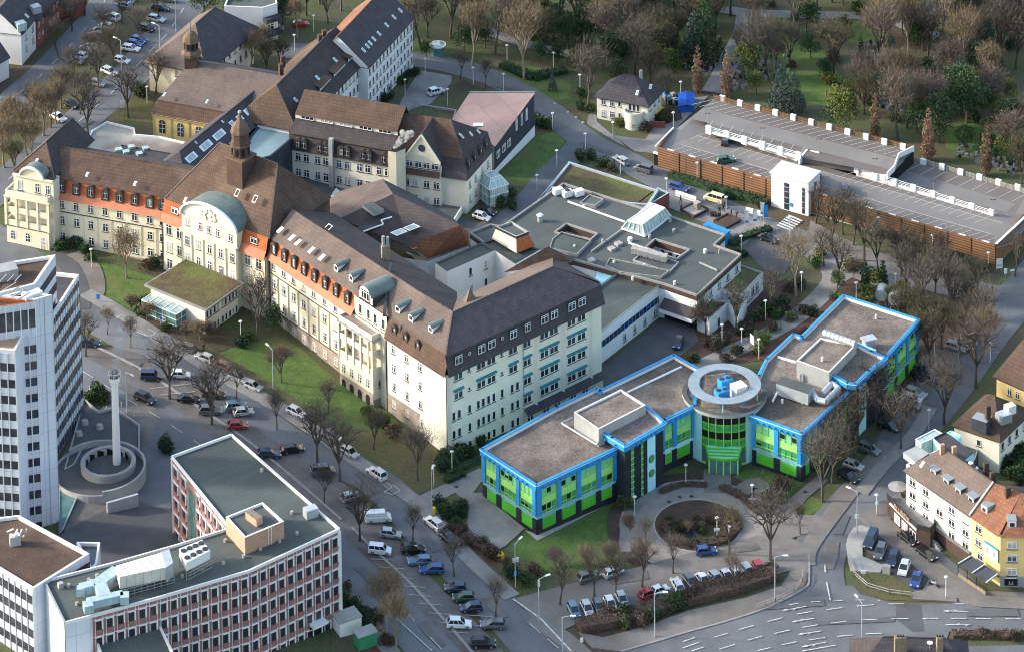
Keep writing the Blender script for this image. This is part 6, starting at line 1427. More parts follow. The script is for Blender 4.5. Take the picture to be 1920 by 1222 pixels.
# long white air handler on a steel frame
def prismz(pts,z0,z1,m,top=None,mb=dk_): mb.prism(pts,z0,z1,m,top)
zt=OZ+3.2
hp=[g_(655,730,zt),g_(690,800,zt),g_(925,735,zt),g_(910,650,zt)]; hp2=[g_(650,735,zt),g_(672,800,zt),g_(930,745,zt),g_(905,660,zt)]
prismz(hp2,OZ+1.1,zt,'ahu'); e_s=[g_(905,655,zt+.2),g_(930,745,zt+.2),g_(972,715,zt+.2),g_(950,640,zt+.2)]; prismz(e_s,OZ+.8,zt+.1,'metal')
fr=B.mb('steel_frame')
A_=hp2[1];C_=e_s[2]; dd=(V3(C_,0)-V3(A_,0)).normalized(); nn=Vector((dd.y,-dd.x,0))
for k in (.1,.6,1.1): fr.bar(V3(A_+nn*.5,OZ+k),V3(C_+nn*.5,OZ+k),.1,'steel')
for k in range(9): q=lerp(A_,C_,k/8)+nn*.5; fr.bar(V3(q,OZ-.3),V3(q,OZ+1.2),.1,'steel')
pt=lambda x,y,z=OZ+1.3:g_(x,y,z)
for a,b,w_ in (((660,770),(560,840),2.2),((560,845),(500,850),1.7),((560,850),(590,920),2.0),((450,870),(530,850),1.6),((490,950),(690,905),1.4),((490,950),(500,985),1.5),((700,900),(700,935),1.4),((455,865),(452,890),1.3)):
    dk_.bar(pt(*a,OZ+1.2+w_*.04+(a[0]%7)*.013),pt(*b,OZ+1.2+w_*.04+(a[0]%7)*.013),w_,'lduct',h=1.2+w_*.05)
# cooler bank
cb=B.mb('cooler_bank'); z0=OZ+1.4; c0=g_(1005,640,z0+1.5);c1=g_(1045,720,z0+1.5);c3=g_(1180,650,z0+1.5);c2_=g_(1135,590,z0+1.5)
cb.prism([c0,c1,c3,c2_],z0,z0+1.5,'whitep')
for i in range(4):
    for j in range(2):
        q=lerp(lerp(c0,c2_,(i+.5)/4),lerp(c1,c3,(i+.5)/4),(j+.5)/2); cb.cyl(q.x,q.y,z0+1.5,z0+1.65,.5,.5,'darkm',14)
for q in (c0,c1,c3,c2_,lerp(c1,c3,.33),lerp(c1,c3,.66)): fr.bar(V3(q,OZ-.3),V3(q,z0),.12,'steel')
dd=(V3(c3,0)-V3(c1,0)).normalized();nn=Vector((dd.y,-dd.x,0))
for k in (.2,.8,1.3): fr.bar(V3(c1+nn*.5,OZ+k),V3(c3+nn*.5,OZ+k),.1,'steel')
for x,y in ((1265,595),(1462,640),(1368,683),(1255,720),(1570,597),(1668,553),(1640,437),(1025,795),(385,845),(432,948),(498,815),(545,790),(700,880),(1470,200),(1120,360)):
    q=g_(x,y,OZ); v=MB(); v.cyl(q.x,q.y,OZ-.3,OZ+.25,.28,.28,'pavel',8); v.build('roof_vent',B.root)
q=g_(1745,450,OZ); v=MB(); v.box((q.x,q.y,OZ-.3),2.2,1.6,1.6,'metal',.5); v.build('roof_box',B.root); q=g_(340,850,OZ); v=MB(); v.box((q.x,q.y,OZ-.3),.8,.8,.9,'pavel',.5); v.build('roof_box',B.root)
B.done()
B=Bld('flat_roof_block','lower block with grey felt roof in front of the rose gridded office','building',G(250,1300),maxw=0)
flat(B,[g_(520,1112,15.5),g_(878,1018,15.5),g_(1010,1300,15.5),g_(600,1330,15.5)],0,15.5,'white','feltg',.3,.35,'whitep'); B.done()
# ---------------- underground ramp with the chimney
B=Bld('spiral_ramp','round concrete car ramp with an open well beside the white tower','ramp',G(205,870),maxw=0)
rc=G(203,868); rc=P(203,864,7.6); R0_=(P(254,864,7.6)-P(152,864,7.6)).length/2
rc=P(203,868,9.4); oc=(rc.x-1.4,rc.y-1.0); sc_=B.mb('ring_wall'); sc_.ring((rc.x,rc.y),R0_,R0_-.7,6.,9.9,'conc',48); sc_.ring(oc,R0_+3.3,R0_+2.9,5.,9.6,'conc',48,None,math.radians(-80),math.radians(140)); sc_.ring(oc,R0_+3.3,R0_+3.05,5.,8.9,'conc',48)
B.mb('ramp').ring(oc,R0_+3.2,R0_-1.9,6.,8.5,'asphd',48)
wl=B.mb('well'); wl.ring((rc.x,rc.y),R0_-.55,R0_-.9,6.,9.6,'conc',48); wl.cyl(rc.x,rc.y,6.,8.62,R0_-.9,R0_-.9,'asphd',32)
for k,z in ((0,8.64),):
    for i in range(14):
        t=2*math.pi*i/14+.1; u=t+.30; r__=R0_-.94; wl.face([Vector((rc.x+r__*math.cos(v),rc.y+r__*math.sin(v),zz)) for v,zz in ((t,z),(u,z),(u,z+1.3),(t,z+.75))],'black')
B.done()
B=Bld('ramp_roof','low dark roof with domed skylights at the foot of the tower','annex',G(190,800),maxw=0)
flat(B,px([(157,745),(185,770),(215,762),(262,795),(262,850),(225,830),(160,830),(140,870),(120,880)],8.6),3,8.6,'conc','asphd',.4,.3,'conc')
for x,y in ((159,790),(187,798),(148,811)): q=P(x,y,8.6); v=MB(); v.cyl(q.x,q.y,8.1,8.9,.75,.55,'pavel',14); v.build('roof_light',B.root)
B.done()
B=Bld('glass_court_roof','dark glazed lean-to roof between the tower and the yard','canopy',G(130,920),maxw=0)
flat(B,px([(110,880),(154,911),(120,990),(112,1000)],8.2),3,8.2,'glassd','vglass',.1,.3,'steel'); B.done()
B=Bld('loading_screen','long grey steel screen on legs beside the curved ramp wall','screen',G(230,930),maxw=0)
m=B.mb('panel'); a=g_(600,385,9.2);b=g_(775,335,9.2); m.bar(V3(a,8),V3(b,8),.5,'metal',h=2.6); 
for t in (.1,.35,.6,.9): q=lerp(a,b,t); m.bar(V3(q,4.5),V3(q,7),.15,'steel')
B.done()
B=Bld('flue_chimney','slim white round chimney with crown of small flues rising from the ramp','chimney',V3(P(221,893,6.),2),maxw=0)
q=P(220,893,6.); m=B.mb('shaft'); m.cyl(q.x,q.y,0,24.6,.80,.60,'whitep',20); m.cyl(q.x,q.y,23.6,24.4,.7,.8,'whitep',20); m.cyl(q.x,q.y,24.4,25.3,.95,.95,'whitep',20,'darkm')
for i in range(5): t=2*math.pi*i/5; B.mb('flue').cyl(q.x+.5*math.cos(t),q.y+.5*math.sin(t),25.2,26.6,.2,.2,'conc',8)
B.mb('railing').ring((q.x,q.y),1.15,1.08,26.1,26.2,'whitep',16)
for i in range(8): t=2*math.pi*i/8; B.mb('railing').bar(Vector((q.x+1.1*math.cos(t),q.y+1.1*math.sin(t),25.3)),Vector((q.x+1.1*math.cos(t),q.y+1.1*math.sin(t),26.2)),.08,'whitep')
B.done()
# ---------------- glazed entrance pavilion
B=Bld('entrance_pavilion','square pavilion with mossy overhanging roof and glazed entrance box','pavilion',G(370,600),maxw=30)
vz=12.0
rp=[P(270,533,vz),P(387,581,vz),P(458,530,vz),P(348,486,vz)]; 
r=B.mb('roof'); r.prism(rp,vz-.45,vz-.05,'pave'); 
ins=[lerp(v,sum(rp,Vector())/4,.05) for v in rp]; r.up([V3(v,vz) for v in ins],'moss')
wi=[lerp(v,sum(rp,Vector())/4,.13) for v in rp]; a,b,c,dq=wi
walls(B.mb('wall'),wi,4,vz-.45,'creamw')
B.row(b,c,vz-2.7,[.06,.16,.28,.38,.52,.62,.74,.84,.94],.75,1.5,'narrow'); B.row(b,c,vz-5.9,[.06,.16,.28,.38,.52,.62,.74,.84,.94],.75,1.5,'narrow')
d=(b-a).normalized();n=Vector((d.y,-d.x,0)); L=(b-a).length
g0=a+n*.1+d*.2;g1=a+d*L*.66+n*.1;g2=g1+n*2.8;g3=g0+n*2.8
gb=B.mb('glazed_box'); walls(gb,[g3,g2,g1,g0],hgt(g0.x),vz-1.9,'vglass'); gb.up([V3(v,vz-1.9) for v in (g0,g1,g2,g3)],'cglass')
ff=B.mb('glazing_frame')
for A_,C_ in ((g3,g2),(g2,g1)):
    for z in (0,1.2,2.4,3.6): ff.bar(V3(A_,vz-1.9-z),V3(C_,vz-1.9-z),.12,'wframe')
    for k in range(6 if A_ is g3 else 3): q=lerp(A_,C_,k/(5 if A_ is g3 else 2)); ff.bar(V3(q,6),V3(q,vz-1.9),.1,'wframe')
for k in range(6): ff.bar(V3(lerp(g3,g2,k/5),vz-1.88),V3(lerp(g0,g1,k/5),vz-1.88),.12,'wframe')
q=lerp(g3,g2,.62)+n*.1; ff.bar(V3(q-d*.6,6),V3(q-d*.6,8.4),.16,'wframe');ff.bar(V3(q+d*.6,6),V3(q+d*.6,8.4),.16,'wframe');ff.bar(V3(q-d*.6,8.4),V3(q+d*.6,8.4),.16,'wframe')
B.done()
# ---------------- houses on the right
WE=9.6
def s4e(x,y,z): return s4(x,y,z)
B=Bld('white_house','white three storey corner house over a dark brick shopfront','house',G(1750,1000),maxw=60)
A=s4(143,622,WE);C=s4(433,823,WE); q=gblock(B,A,C,10.5,0,WE,13.6,'creamw','tileg','tiled',3.5,0,.5)
d,n=q['d'],q['n']; L=(q['B']-q['A']).length
for z in (7.3,4.9,2.5):
    B.row(q['A'],q['B'],z,[.10,.31,.71,.92],1.5,1.4,'pair'); 
B.row(q['A'],q['B'],5.2,[.52],1.6,1.5,'pair')
# rear upper volume with terrace
flat(B,[q['A']-n*3-d*1.2,q['A']-n*1-d*1.2,q['A']-n*1+d*2,q['A']-n*10+d*2,q['A']-n*10-d*1.2],0,WE,'creamw','felt',.5,.3,'whitep')
tb=B.mb('terrace'); t4=[s4(128,530,11.2),s4(185,575,11.2),s4(245,535,11.2),s4(190,500,11.2)]; tb.prism(t4,9.5,10.6,'metal','conc')
ct=B.mb('brick_base'); ct.bar(V3(q['A']+n*.1,1.2),V3(lerp(q['A'],q['B'],1)+n*.1,1.2),.2,'dbrick',h=2.3)
ct.bar(V3(lerp(q['A'],q['B'],.3)+n*.2,2.45),V3(q['B']+n*.2,2.45),.35,'pave',h=.35)
# shopfront with terrace
SF=[s4(55,740,3.4),s4(85,775,3.4),s4(190,880,3.4),s4(250,895,3.4),s4(275,865,3.4),s4(240,820,3.4),s4(140,740,3.4)]
sf=B.mb('shopfront'); sf.prism(SF,0,3.0,'dbrick','pave'); pr_=[V3(v,3.0) for v in SF]
for i in range(6): sf.bar(pr_[i]+Vector((0,0,.5)),pr_[i+1]+Vector((0,0,.5)),.12,'darkm',h=.9)
a,b=SF[1],SF[2]; dd=(b-a).normalized();nn=Vector((dd.y,-dd.x,0))
for t0,t1 in ((.08,.30),(.40,.62),(.74,.97)): sf.face([V3(lerp(a,b,t0)+nn*.08,.4),V3(lerp(a,b,t1)+nn*.08,.4),V3(lerp(a,b,t1)+nn*.08,2.1),V3(lerp(a,b,t0)+nn*.08,2.1)],'glassd'); B.row(a,b,.4,[(t0+t1)/2],1.9,1.7,'plain',.1)
sf.bar(V3(a-dd*1.+nn*.1,2.9),V3(b+nn*.1,2.9),.3,'whitep',h=.3)
for k in range(4): ff=B.mb('door_steps'); cc=s4(262+k*6,962+k*4,0); ff.box((cc.x,cc.y,0),2.2,.7,.9-k*.2,'conc',math.atan2(d.y,d.x))
for x,y in ((262,635),(320,677),(374,718),(432,757)):
    c=s4(x,y,11.0); m=MB(); w=.85
    m.prism([c-d*w,c+d*w,c+d*w-n*2.4,c-d*w-n*2.4],10.0,11.6,'slate','slate'); m.face([V3(c-d*w*.8+n*.04,10.25),V3(c+d*w*.8+n*.04,10.25),V3(c+d*w*.8+n*.04,11.4),V3(c-d*w*.8+n*.04,11.4)],'wframe'); m.face([V3(c-d*w*.55+n*.08,10.4),V3(c+d*w*.55+n*.08,10.4),V3(c+d*w*.55+n*.08,11.25),V3(c-d*w*.55+n*.08,11.25)],'glass'); m.prism([c-d*(w+.15)+n*.3,c+d*(w+.15)+n*.3,c+d*(w+.15)-n*2.6,c-d*(w+.15)-n*2.6],11.6,11.75,'steel'); m.build('roof_dormer',B.root)
for x,y in ((215,600),(370,610),(475,685),(455,625)): roofwin(B,s4(x,y,12.2),d,q['up'],.6,1.2,'cglass')
for x,y in ((303,515),(358,525)): c=s4(x,y,14.5); m=MB(); m.box((c.x,c.y,12),.8,.6,2.8,'orbrick',.3); m.build('chimney',B.root)
c=s4(430,605,13.6); m=MB(); m.cyl(c.x,c.y,13.4,14.3,.05,.05,'steel',6); m.cyl(c.x,c.y-.2,14.2,14.3,.4,.45,'whitep',12); m.build('satellite_dish',B.root)
flat(B,[s4(262,480,10.8),s4(390,590,10.8),s4(445,548,10.8),s4(318,452,10.8)],3,10.8,'lblue','slate',.15,.2,'slatew'); flat(B,[s4(183,485,10.5),s4(210,505,10.5),s4(310,462,10.5),s4(270,440,10.5)],3,10.5,'cglass','cglass',.1,.2,'whitep'); flat(B,[s4(325,455,10.),s4(372,500,10.),s4(388,468,10.),s4(345,448,10.)],3,10.,'lblue','lblue',.1,.1,'lblue')
# shop lettering: short mark over the front
def text(B,name,s,pos,d,n,size,m,ext=.05,up=Vector((0,0,1))):
    cu=bpy.data.curves.new(name,'FONT'); cu.body=s; cu.size=size; cu.extrude=ext; cu.align_x='CENTER'; cu.resolution_u=2; o=bpy.data.objects.new(name,cu); COL.objects.link(o)
    z=Vector(d).cross(up); Mx=Matrix((Vector(d),up,z)).transposed().to_4x4()
    dg=bpy.context.evaluated_depsgraph_get(); me=bpy.data.meshes.new_from_object(o.evaluated_get(dg)); bpy.data.objects.remove(o); me.transform(Mx); me.materials.clear(); me.materials.append(M[m]); o=bpy.data.objects.new(name,me); COL.objects.link(o)
    o.location=Vector(pos)-(B.location if B is not None else Vector()); o.parent=B; return o
text(B.root,'shop_lettering','BLUMEN',V3(lerp(a,b,.42)+nn*.35,3.1),dd,nn,1.3,'orbrick',.08)
B.done()
WH=q
B=Bld('yellow_house','yellow corner house with orange tiled roof and blue framed billboard','house',G(1880,1080),maxw=30)
YE=9.6; A=s4(433,823,YE);C=s4(565,914,YE);D=s4(760,918,YE); d=(C-A).normalized();n=Vector((d.y,-d.x,0)); d2=(D-C).normalized();n2=Vector((d2.y,-d2.x,0))
back=[D-n2*11,A-n*10.5]
walls(B.mb('wall'),[A,C,D,D-n2*10.5,(C-n*7-n2*7),A-n*10.5],-.5,YE,'yellow')
Rm=V3(C-n*5.2-n2*5.2*.55,13.6); Ra=V3(A-n*5.25,13.6); Rd=V3(D-n2*5.2,13.6); r=B.mb('roof')
r.up([A+n*.5-Vector((0,0,.25)),C+n*.5+n2*.1-Vector((0,0,.25)),Rm,Ra],'tiler'); r.up([C+n2*.5-Vector((0,0,.25)),D+n2*.5-Vector((0,0,.25)),Rd,Rm],'tiler'); r.up([Ra,Rm,V3(C-n*10.5-n2*7,9.6),V3(A-n*10.5,9.6)],'tile'); r.up([Rm,Rd,V3(D-n2*10.5,9.6),V3(C-n*10.5-n2*7,9.6)],'tile')
r.bar(A+n*.4,Ra+Vector((0,0,.1)),.25,'whitep')
for z in (7.,4.6,2.1): B.row(C,D,z,[.27,.8],1.7,1.3,'pair')
B.row(A,C,7.2,[.26],1.5,1.4,'pair'); B.row(A,C,4.7,[.26],1.5,1.4,'pair'); B.row(A,C,2.3,[.33],1.4,1.4,'pair')
sf=B.mb('shopfront'); sf.bar(V3(C+n2*.1,.9),V3(D+n2*.1,.9),.2,'slatew2' if 'slatew2' in M else 'steel',h=2.0); sf.bar(V3(lerp(C,D,.1)+n2*.25,.95),V3(lerp(C,D,.4)+n2*.25,.95),.12,'black',h=1.2); em=B.mb('shop_emblem')
for k in range(9):
    t=.12+.028*k; q0=V3(lerp(C,D,t)+n2*.3,1.72+.05*math.sin(k*1.9)); q1=V3(lerp(C,D,t+.028)+n2*.3,1.72+.05*math.sin((k+1)*1.9)); em.bar(q0,q1,.06,'whitep',h=.12)
for sg_ in (-1,1):
    for k in range(6):
        t0_=-1.2+.4*k;t1_=t0_+.4; c_=V3(lerp(C,D,.25)+n2*.34+d2*sg_*.12,.98); em.bar(c_+d2*sg_*.2*math.cos(t0_)+Vector((0,0,.2*math.sin(t0_))),c_+d2*sg_*.2*math.cos(t1_)+Vector((0,0,.2*math.sin(t1_))),.05,'whitep')
c_=V3(lerp(C,D,.25)+n2*.34,.68); em.bar(c_-d2*.4,c_+d2*.4,.05,'whitep',h=.07)
sf.bar(V3(A+n*.15,1.9),V3(C+n*.15,1.9),.4,'pave',h=.3)
bb=B.mb('billboard'); a=lerp(A,C,.5);b=lerp(A,C,.96); bb.bar(V3(a+n*.3,5.4),V3(b+n*.3,5.4),.15,'whitep',h=2.3); bb.bar(V3(a+n*.33,6.65),V3(b+n*.33,6.65),.2,'blue',h=.22); 
for k in (.25,.5,.75): qq=lerp(a,b,k); bb.bar(V3(qq-d*.22+n*.4,5.4),V3(qq+d*.22+n*.4,5.4),.04,('steel','lblue','steel')[int(k*4)-1],h=.9)
for (x,y),dd_,nn_ in (((492,800),d,n),((618,868),d2,n2)):
    c=s4(x,y,10.9); m=MB(); w=.8; m.prism([c-dd_*w,c+dd_*w,c+dd_*w-nn_*2,c-dd_*w-nn_*2],10.,11.6,'steel','steel'); m.face([V3(c-dd_*w*.85+nn_*.04,10.2),V3(c+dd_*w*.85+nn_*.04,10.2),V3(c+dd_*w*.85+nn_*.04,11.5),V3(c-dd_*w*.85+nn_*.04,11.5)],'wframe'); m.face([V3(c-dd_*w*.5+nn_*.08,10.5),V3(c+dd_*w*.5+nn_*.08,10.5),V3(c+dd_*w*.5+nn_*.08,11.2),V3(c-dd_*w*.5+nn_*.08,11.2)],'glass'); m.build('roof_dormer',B.root)
for x,y in ((598,722),(530,655),(500,612)): c=s4(x,y,13.5); m=MB(); m.box((c.x,c.y,12),.9,.7,2.4,'dbrick',.3); m.build('chimney',B.root)
B.done()
B=Bld('veranda_canopy','folding dark glass canopy over the terrace below the yellow house','canopy',G(1830,1090),maxw=0)
m=B.mb('canopy_roof'); a0=s4(405,1010,3.2);a1=s4(550,1095,3.2);b0=s4(375,1050,2.2);b1=s4(515,1130,2.2)
m.up([s4(432,1010,3.6),s4(553,1090,3.6),s4(500,1130,2.6),s4(375,1045,2.6)],'slatew'); 
for t in (0,.5,1): m.bar(lerp(s4(375,1045,2.7),s4(500,1130,2.7),t),lerp(s4(432,1010,3.75),s4(553,1090,3.75),t),.2,'metal')
for t in (0,.33,.66,1): q_=lerp(s4(375,1045,2.6),s4(500,1130,2.6),t); m.bar(V3(q_,0),q_,.12,'darkm')
m.bar(V3(s4(375,1045,2.6),.5),V3(s4(500,1130,2.6),.5),.1,'barkl',h=.9); B.done()
B=Bld('hipped_house','pale house with dark hipped roof, box dormers and chimney behind the white house','house',G(1860,880),maxw=12)
A=s4(357,418,6.6);C=s4(560,487,6.6);D=s4(700,355,6.6); d=(C-A).normalized(); n=Vector((d.y,-d.x,0))
e,R0,R1=hipblock(B,[A,C,D,A+(D-C)],-.5,6.6,11.,(4.6,4.6),'creamw','tile',.5)
B.row(A,C,4.,[.55],.9,1.2,'narrow'); B.row(C,D,4.,[.1,.32,.55,.8],1.1,1.5,'plain')
c=s4(468,408,9.); m=MB(); m.prism([c+d*1.5,c-d*1.5,c-d*1.5-n*2.4,c+d*1.5-n*2.4],7,9.3,'slatew','steel'); m.build('roof_dormer',B.root)
c=s4(580,375,9.6); m=MB(); m.box((c.x,c.y,8.3),2.4,2,1.6,'steel',.5,'metal'); m.build('roof_dormer',B.root); c=s4(608,340,10.2); m=MB(); m.box((c.x,c.y,9),1.8,1.4,1.6,'whitep',.5); m.build('roof_dormer',B.root)
c=s4(508,360,11); m=MB(); m.box((c.x,c.y,9.5),.9,.7,2.6,'dbrick',.4); m.build('chimney',B.root)
flat(B,[s4(410,500,3.),s4(555,560,3.),s4(560,520,3.),s4(430,470,3.)],0,3.,'dbrick','slate',.1,.2,'steel'); flat(B,[s4(395,470,4.),s4(470,500,4),s4(450,560,4),s4(430,575,4)],0,3.2,'dbrick','feltg',.1,.2,'steel')
B.done()
B=Bld('cream_house','cream house with red brown gambrel roof at the right edge','house',G(1900,740),maxw=8)
A=s4(548,195,8.4);C=s4(760,290,8.4); q=gblock(B,A,C,11,-.5,8.4,14.5,'yellow','tile','tiler',2.5,2.5,.6); B.row(q['A'],q['B'],5.4,[.28,.45],1.,1.5,'pair'); B.row(q['A'],q['B'],2.4,[.28,.45],1.,1.5,'pair'); B.mb('terrace').prism([s4(555,285,4),s4(600,300,4),s4(612,262,4),s4(570,258,4)],0,3.5,'whitep'); B.done()
B=Bld('dark_roof_house','dark tiled roof with twin chimneys at the bottom edge','house',G(1720,1290),maxw=0)
A=i_(1010,1240,6);C=i_(1590,1245,6); q=gblock(B,P(1600,1262,8),P(1818,1268,8),9,0,8.,11.6,'creamw','slate','tiled',5,3.5,.4)
for x,y,w_ in ((1222,1150,1.9),(1443,1150,1.)): c=i_(x,y,12.6); m=MB(); m.box((c.x,c.y,10.2),w_,.9,2.9,'barkl',.1); [m.cyl(c.x+k*.45-.4,c.y,13.1,13.4,.16,.16,'darkm',8) for k in range(3)]; m.build('chimney',B.root)
roofwin(B,i_(1345,1205,10.2),q['d'],q['up'],1.2,1.5,'lblue'); c=i_(1388,1180,11.2); m=MB(); m.cyl(c.x,c.y,10.5,11.6,.05,.05,'steel',6); m.cyl(c.x,c.y,11.5,11.6,.45,.5,'whitep',12); m.build('satellite_dish',B.root); B.done()
# ---------------- houses at the upper edge
B=Bld('gable_house','white gabled house with slate roof at the upper left corner','house',G(30,110),maxw=12)
q=gblock(B,a_(118,190,15.6),a_(203,92,15.6),11,6,15.6,20.6,'white','slate','slate',0,0,.4); B.row(q['A'],q['B'],13.,[.3,.75],1.,1.5,'pair'); B.row(q['A'],q['B'],10.2,[.3,.75],1.,1.5,'pair'); B.row(q['D'],q['A'],12.6,[.2],.9,1.4,'narrow')
for x,y in ((55,100),(150,92)): roofwin(B,a_(x,y,18.2),q['d'],q['up'],.7,1.1)
c=a_(115,140,17.2); m=MB(); m.box((c.x,c.y,16),2.2,2,1.8,'cglass',.6); m.build('roof_dormer',B.root); B.done()
B=Bld('brick_house','red brick terrace house with dark roof next to the white gable','house',G(90,50),maxw=20)
q=gblock(B,a_(206,112,15.),a_(330,-25,15.),9,6,15.,19.,'brick','slate','slate',0,0,.4); B.row(q['A'],q['B'],12.6,6,.8,1.3,'plain'); B.row(q['A'],q['B'],9.9,6,.8,1.3,'plain'); c=a_(200,42,17.5); m=MB(); m.box((c.x,c.y,16.3),2,2,1.6,'steel',.6); m.build('roof_dormer',B.root); B.done()
B=Bld('red_house','dark red house cut by the top edge behind the street trees','house',G(130,20),maxw=8)
q=gblock(B,a_(322,20,13.),a_(480,-30,13.),8,6,13.,17.,'brick','slate','slate',0,0,.4); B.row(q['A'],q['B'],10.4,[.45],1.4,1.6,'pair'); B.done()
B=Bld('corner_house','small white house with dark roof cut by the left edge','house',G(0,140),maxw=4)
q=gblock(B,a_(-130,420,13),a_(48,318,13),9,6,13,17.5,'white','slate','slate',0,0,.4); B.done()
B=Bld('apartment_block','white modern flats with balconies between trees at the top edge','apartment building',G(510,38),maxw=8)
A=a_(1478,45,14.5);C=a_(1560,20,14.5); flat(B,[A-Vector((9,-1,0)),A,C,C+Vector((-2,12,0)),A+Vector((-8,12,0))],3,14.5,'white','felt',.4,.3,'whitep'); B.row(A,C,8,[.5],1.8,2.,'pair'); B.row(A,C,4.6,[.5],1.8,2.,'pair')
bl=B.mb('balcony'); d=(C-A).normalized();n=Vector((d.y,-d.x,0))
for z in (4.2,7.6,11): bl.prism([A+n*1.6,C+n*1.6,C,A],z,z+1.,'slatew')
B.done()
# ============================================================ TREES AND SHRUBS
def blade(mb,a,d,l,w,m):
    s=d.cross(Vector((random.uniform(-1,1),random.uniform(-1,1),random.uniform(-1,1)))); 
    if s.length<.01: s=Vector((1,0,0))
    s=s.normalized()*w/2; mb.face([a-s,a+s,a+d*l],m)
def limb(mb,a,b,r0_,r1_,m,n=5):
    d=(b-a).normalized(); u=d.cross(Vector((.3,.9,.2))).normalized(); v=d.cross(u)
    A=[a+(u*math.cos(2*math.pi*i/n)+v*math.sin(2*math.pi*i/n))*r0_ for i in range(n)];B_=[b+(u*math.cos(2*math.pi*i/n)+v*math.sin(2*math.pi*i/n))*r1_ for i in range(n)]
    for i in range(n): j=(i+1)%n; mb.face([A[i],A[j],B_[j],B_[i]],m)
def bare(seed,H,R,tw,bk,trunkh=.28,dens=1.,up=.5,weep=0.,w=.055):
    random.seed(seed); T_=MB(); C_=MB(); tips=[]
    def grow(p,d,l,r,lev):
        q=p; nseg=2 if lev<2 else 1
        for k in range(nseg):
            d=(d+Vector((random.uniform(-.14,.14),random.uniform(-.14,.14),random.uniform(-.02,.12)))).normalized(); q2=q+d*l/nseg
            limb(T_,q,q2,r*(1-.2*k),r*(1-.2*(k+1)),bk,5 if lev<2 else 3); q=q2
        if lev>=3: tips.append((q,d)); return
        n=(5,4,4)[lev] 
        for k in range(n):
            t=2*math.pi*(k+random.random()*.7)/n; sp=(.62,.75,.85)[lev]*(1.25-up*.5)
            nd=(d*(1-.15*lev)+Vector((math.cos(t)*sp,math.sin(t)*sp,.22*up))).normalized()
            grow(q if k else q,nd,l*random.uniform(.62,.85),r*.6,lev+1)
        if lev==0: grow(q,(d+Vector((0,0,.5))).normalized(),l*.9,r*.7,1)
    grow(Vector((0,0,0)),Vector((0,0,1)),H*trunkh,H*.022,0)
    zc=H*.62
    mx=max((Vector((t[0].x,t[0].y,0)).length for t in tips)); mz=max(t[0].z for t in tips); sx=R*.86/mx; sz=(H*.93)/mz
    for mb in (T_,):
        for v in mb.v: 
            f=min(1,max(0,(v.z-H*trunkh*.8)/(H*.25))); v.x*=1+(sx-1)*f; v.y*=1+(sx-1)*f; v.z*=1+(sz-1)*f
    nb=int(34*dens)
    for p,d in tips:
        f=1; p=Vector((p.x*sx,p.y*sx,p.z*sz)); 
        o=Vector((p.x,p.y,(p.z-H*.4))).normalized()
        for k in range(nb):
            q=p+Vector((random.gauss(0,1),random.gauss(0,1),random.gauss(0,1)))*R*.15; dd=(o*.6+Vector((random.gauss(0,.5),random.gauss(0,.5),random.gauss(.25-weep,.4)))).normalized()
            blade(C_,q,dd,random.uniform(.5,1.25)*R*.24,w,tw)
    return T_.data('trunk'),C_.data('crown')
def leafy(seed,H,R,lm,bk='bark',shape='round',n=2600,sz=.34,lm2=None):
    random.seed(seed); T_=MB(); C_=MB(); limb(T_,Vector((0,0,0)),Vector((0,0,H*.5)),H*.025,H*.012,bk,6)
    lumps=[]
    if shape=='round':
        for k in range(16):
            a=random.uniform(0,2*math.pi); e=random.uniform(-.4,1.3); rr=R*random.uniform(.35,.7); lumps.append((Vector((math.cos(a)*math.cos(e)*rr,math.sin(a)*math.cos(e)*rr,H*.52+math.sin(e)*H*.33)),R*random.uniform(.3,.48)))
    elif shape=='cone':
        for k in range(34):
            t=(k+.5)/34; a=k*2.4; rr=R*(1-t)**.8*.75; lumps.append((Vector((math.cos(a)*rr,math.sin(a)*rr,H*(.08+.88*t))),R*(.20+.25*(1-t))))
    elif shape=='column':
        for k in range(26):
            t=(k+.5)/26; a=k*2.4; rr=R*math.sin(math.pi*min(1,(t*.8+.18)))**.8*.5; lumps.append((Vector((math.cos(a)*rr*random.uniform(.6,1.2),math.sin(a)*rr*random.uniform(.6,1.2),H*(.08+.88*t))),R*(.60-.46*t)))
    elif shape=='bush':
        for k in range(9):
            a=random.uniform(0,2*math.pi); rr=R*random.uniform(0,.6); lumps.append((Vector((math.cos(a)*rr,math.sin(a)*rr,H*random.uniform(.3,.6))),min(H*.5,R*random.uniform(.35,.5))))
    tot=sum(l[1]**2 for l in lumps)
    for c,r in lumps:
        mm=lm2 if (lm2 and random.random()<.35) else lm
        for k in range(int(n*r*r/tot)):
            d=Vector((random.gauss(0,1),random.gauss(0,1),random.gauss(0,1))).normalized(); q=c+d*r*random.uniform(.7,1.08)
            if q.z<.05: q.z=.05
            u=Vector((random.gauss(0,1),random.gauss(0,1),random.gauss(0,1))).normalized(); v=u.cross(d+Vector((0,0,.3))).normalized(); u=v.cross(u).normalized(); s=sz*random.uniform(.6,1.2)
            C_.face([q-u*s*.5,q+v*s*.5,q+u*s*.5,q-v*s*.45],mm)
    return T_.data('trunk'),C_.data('crown')
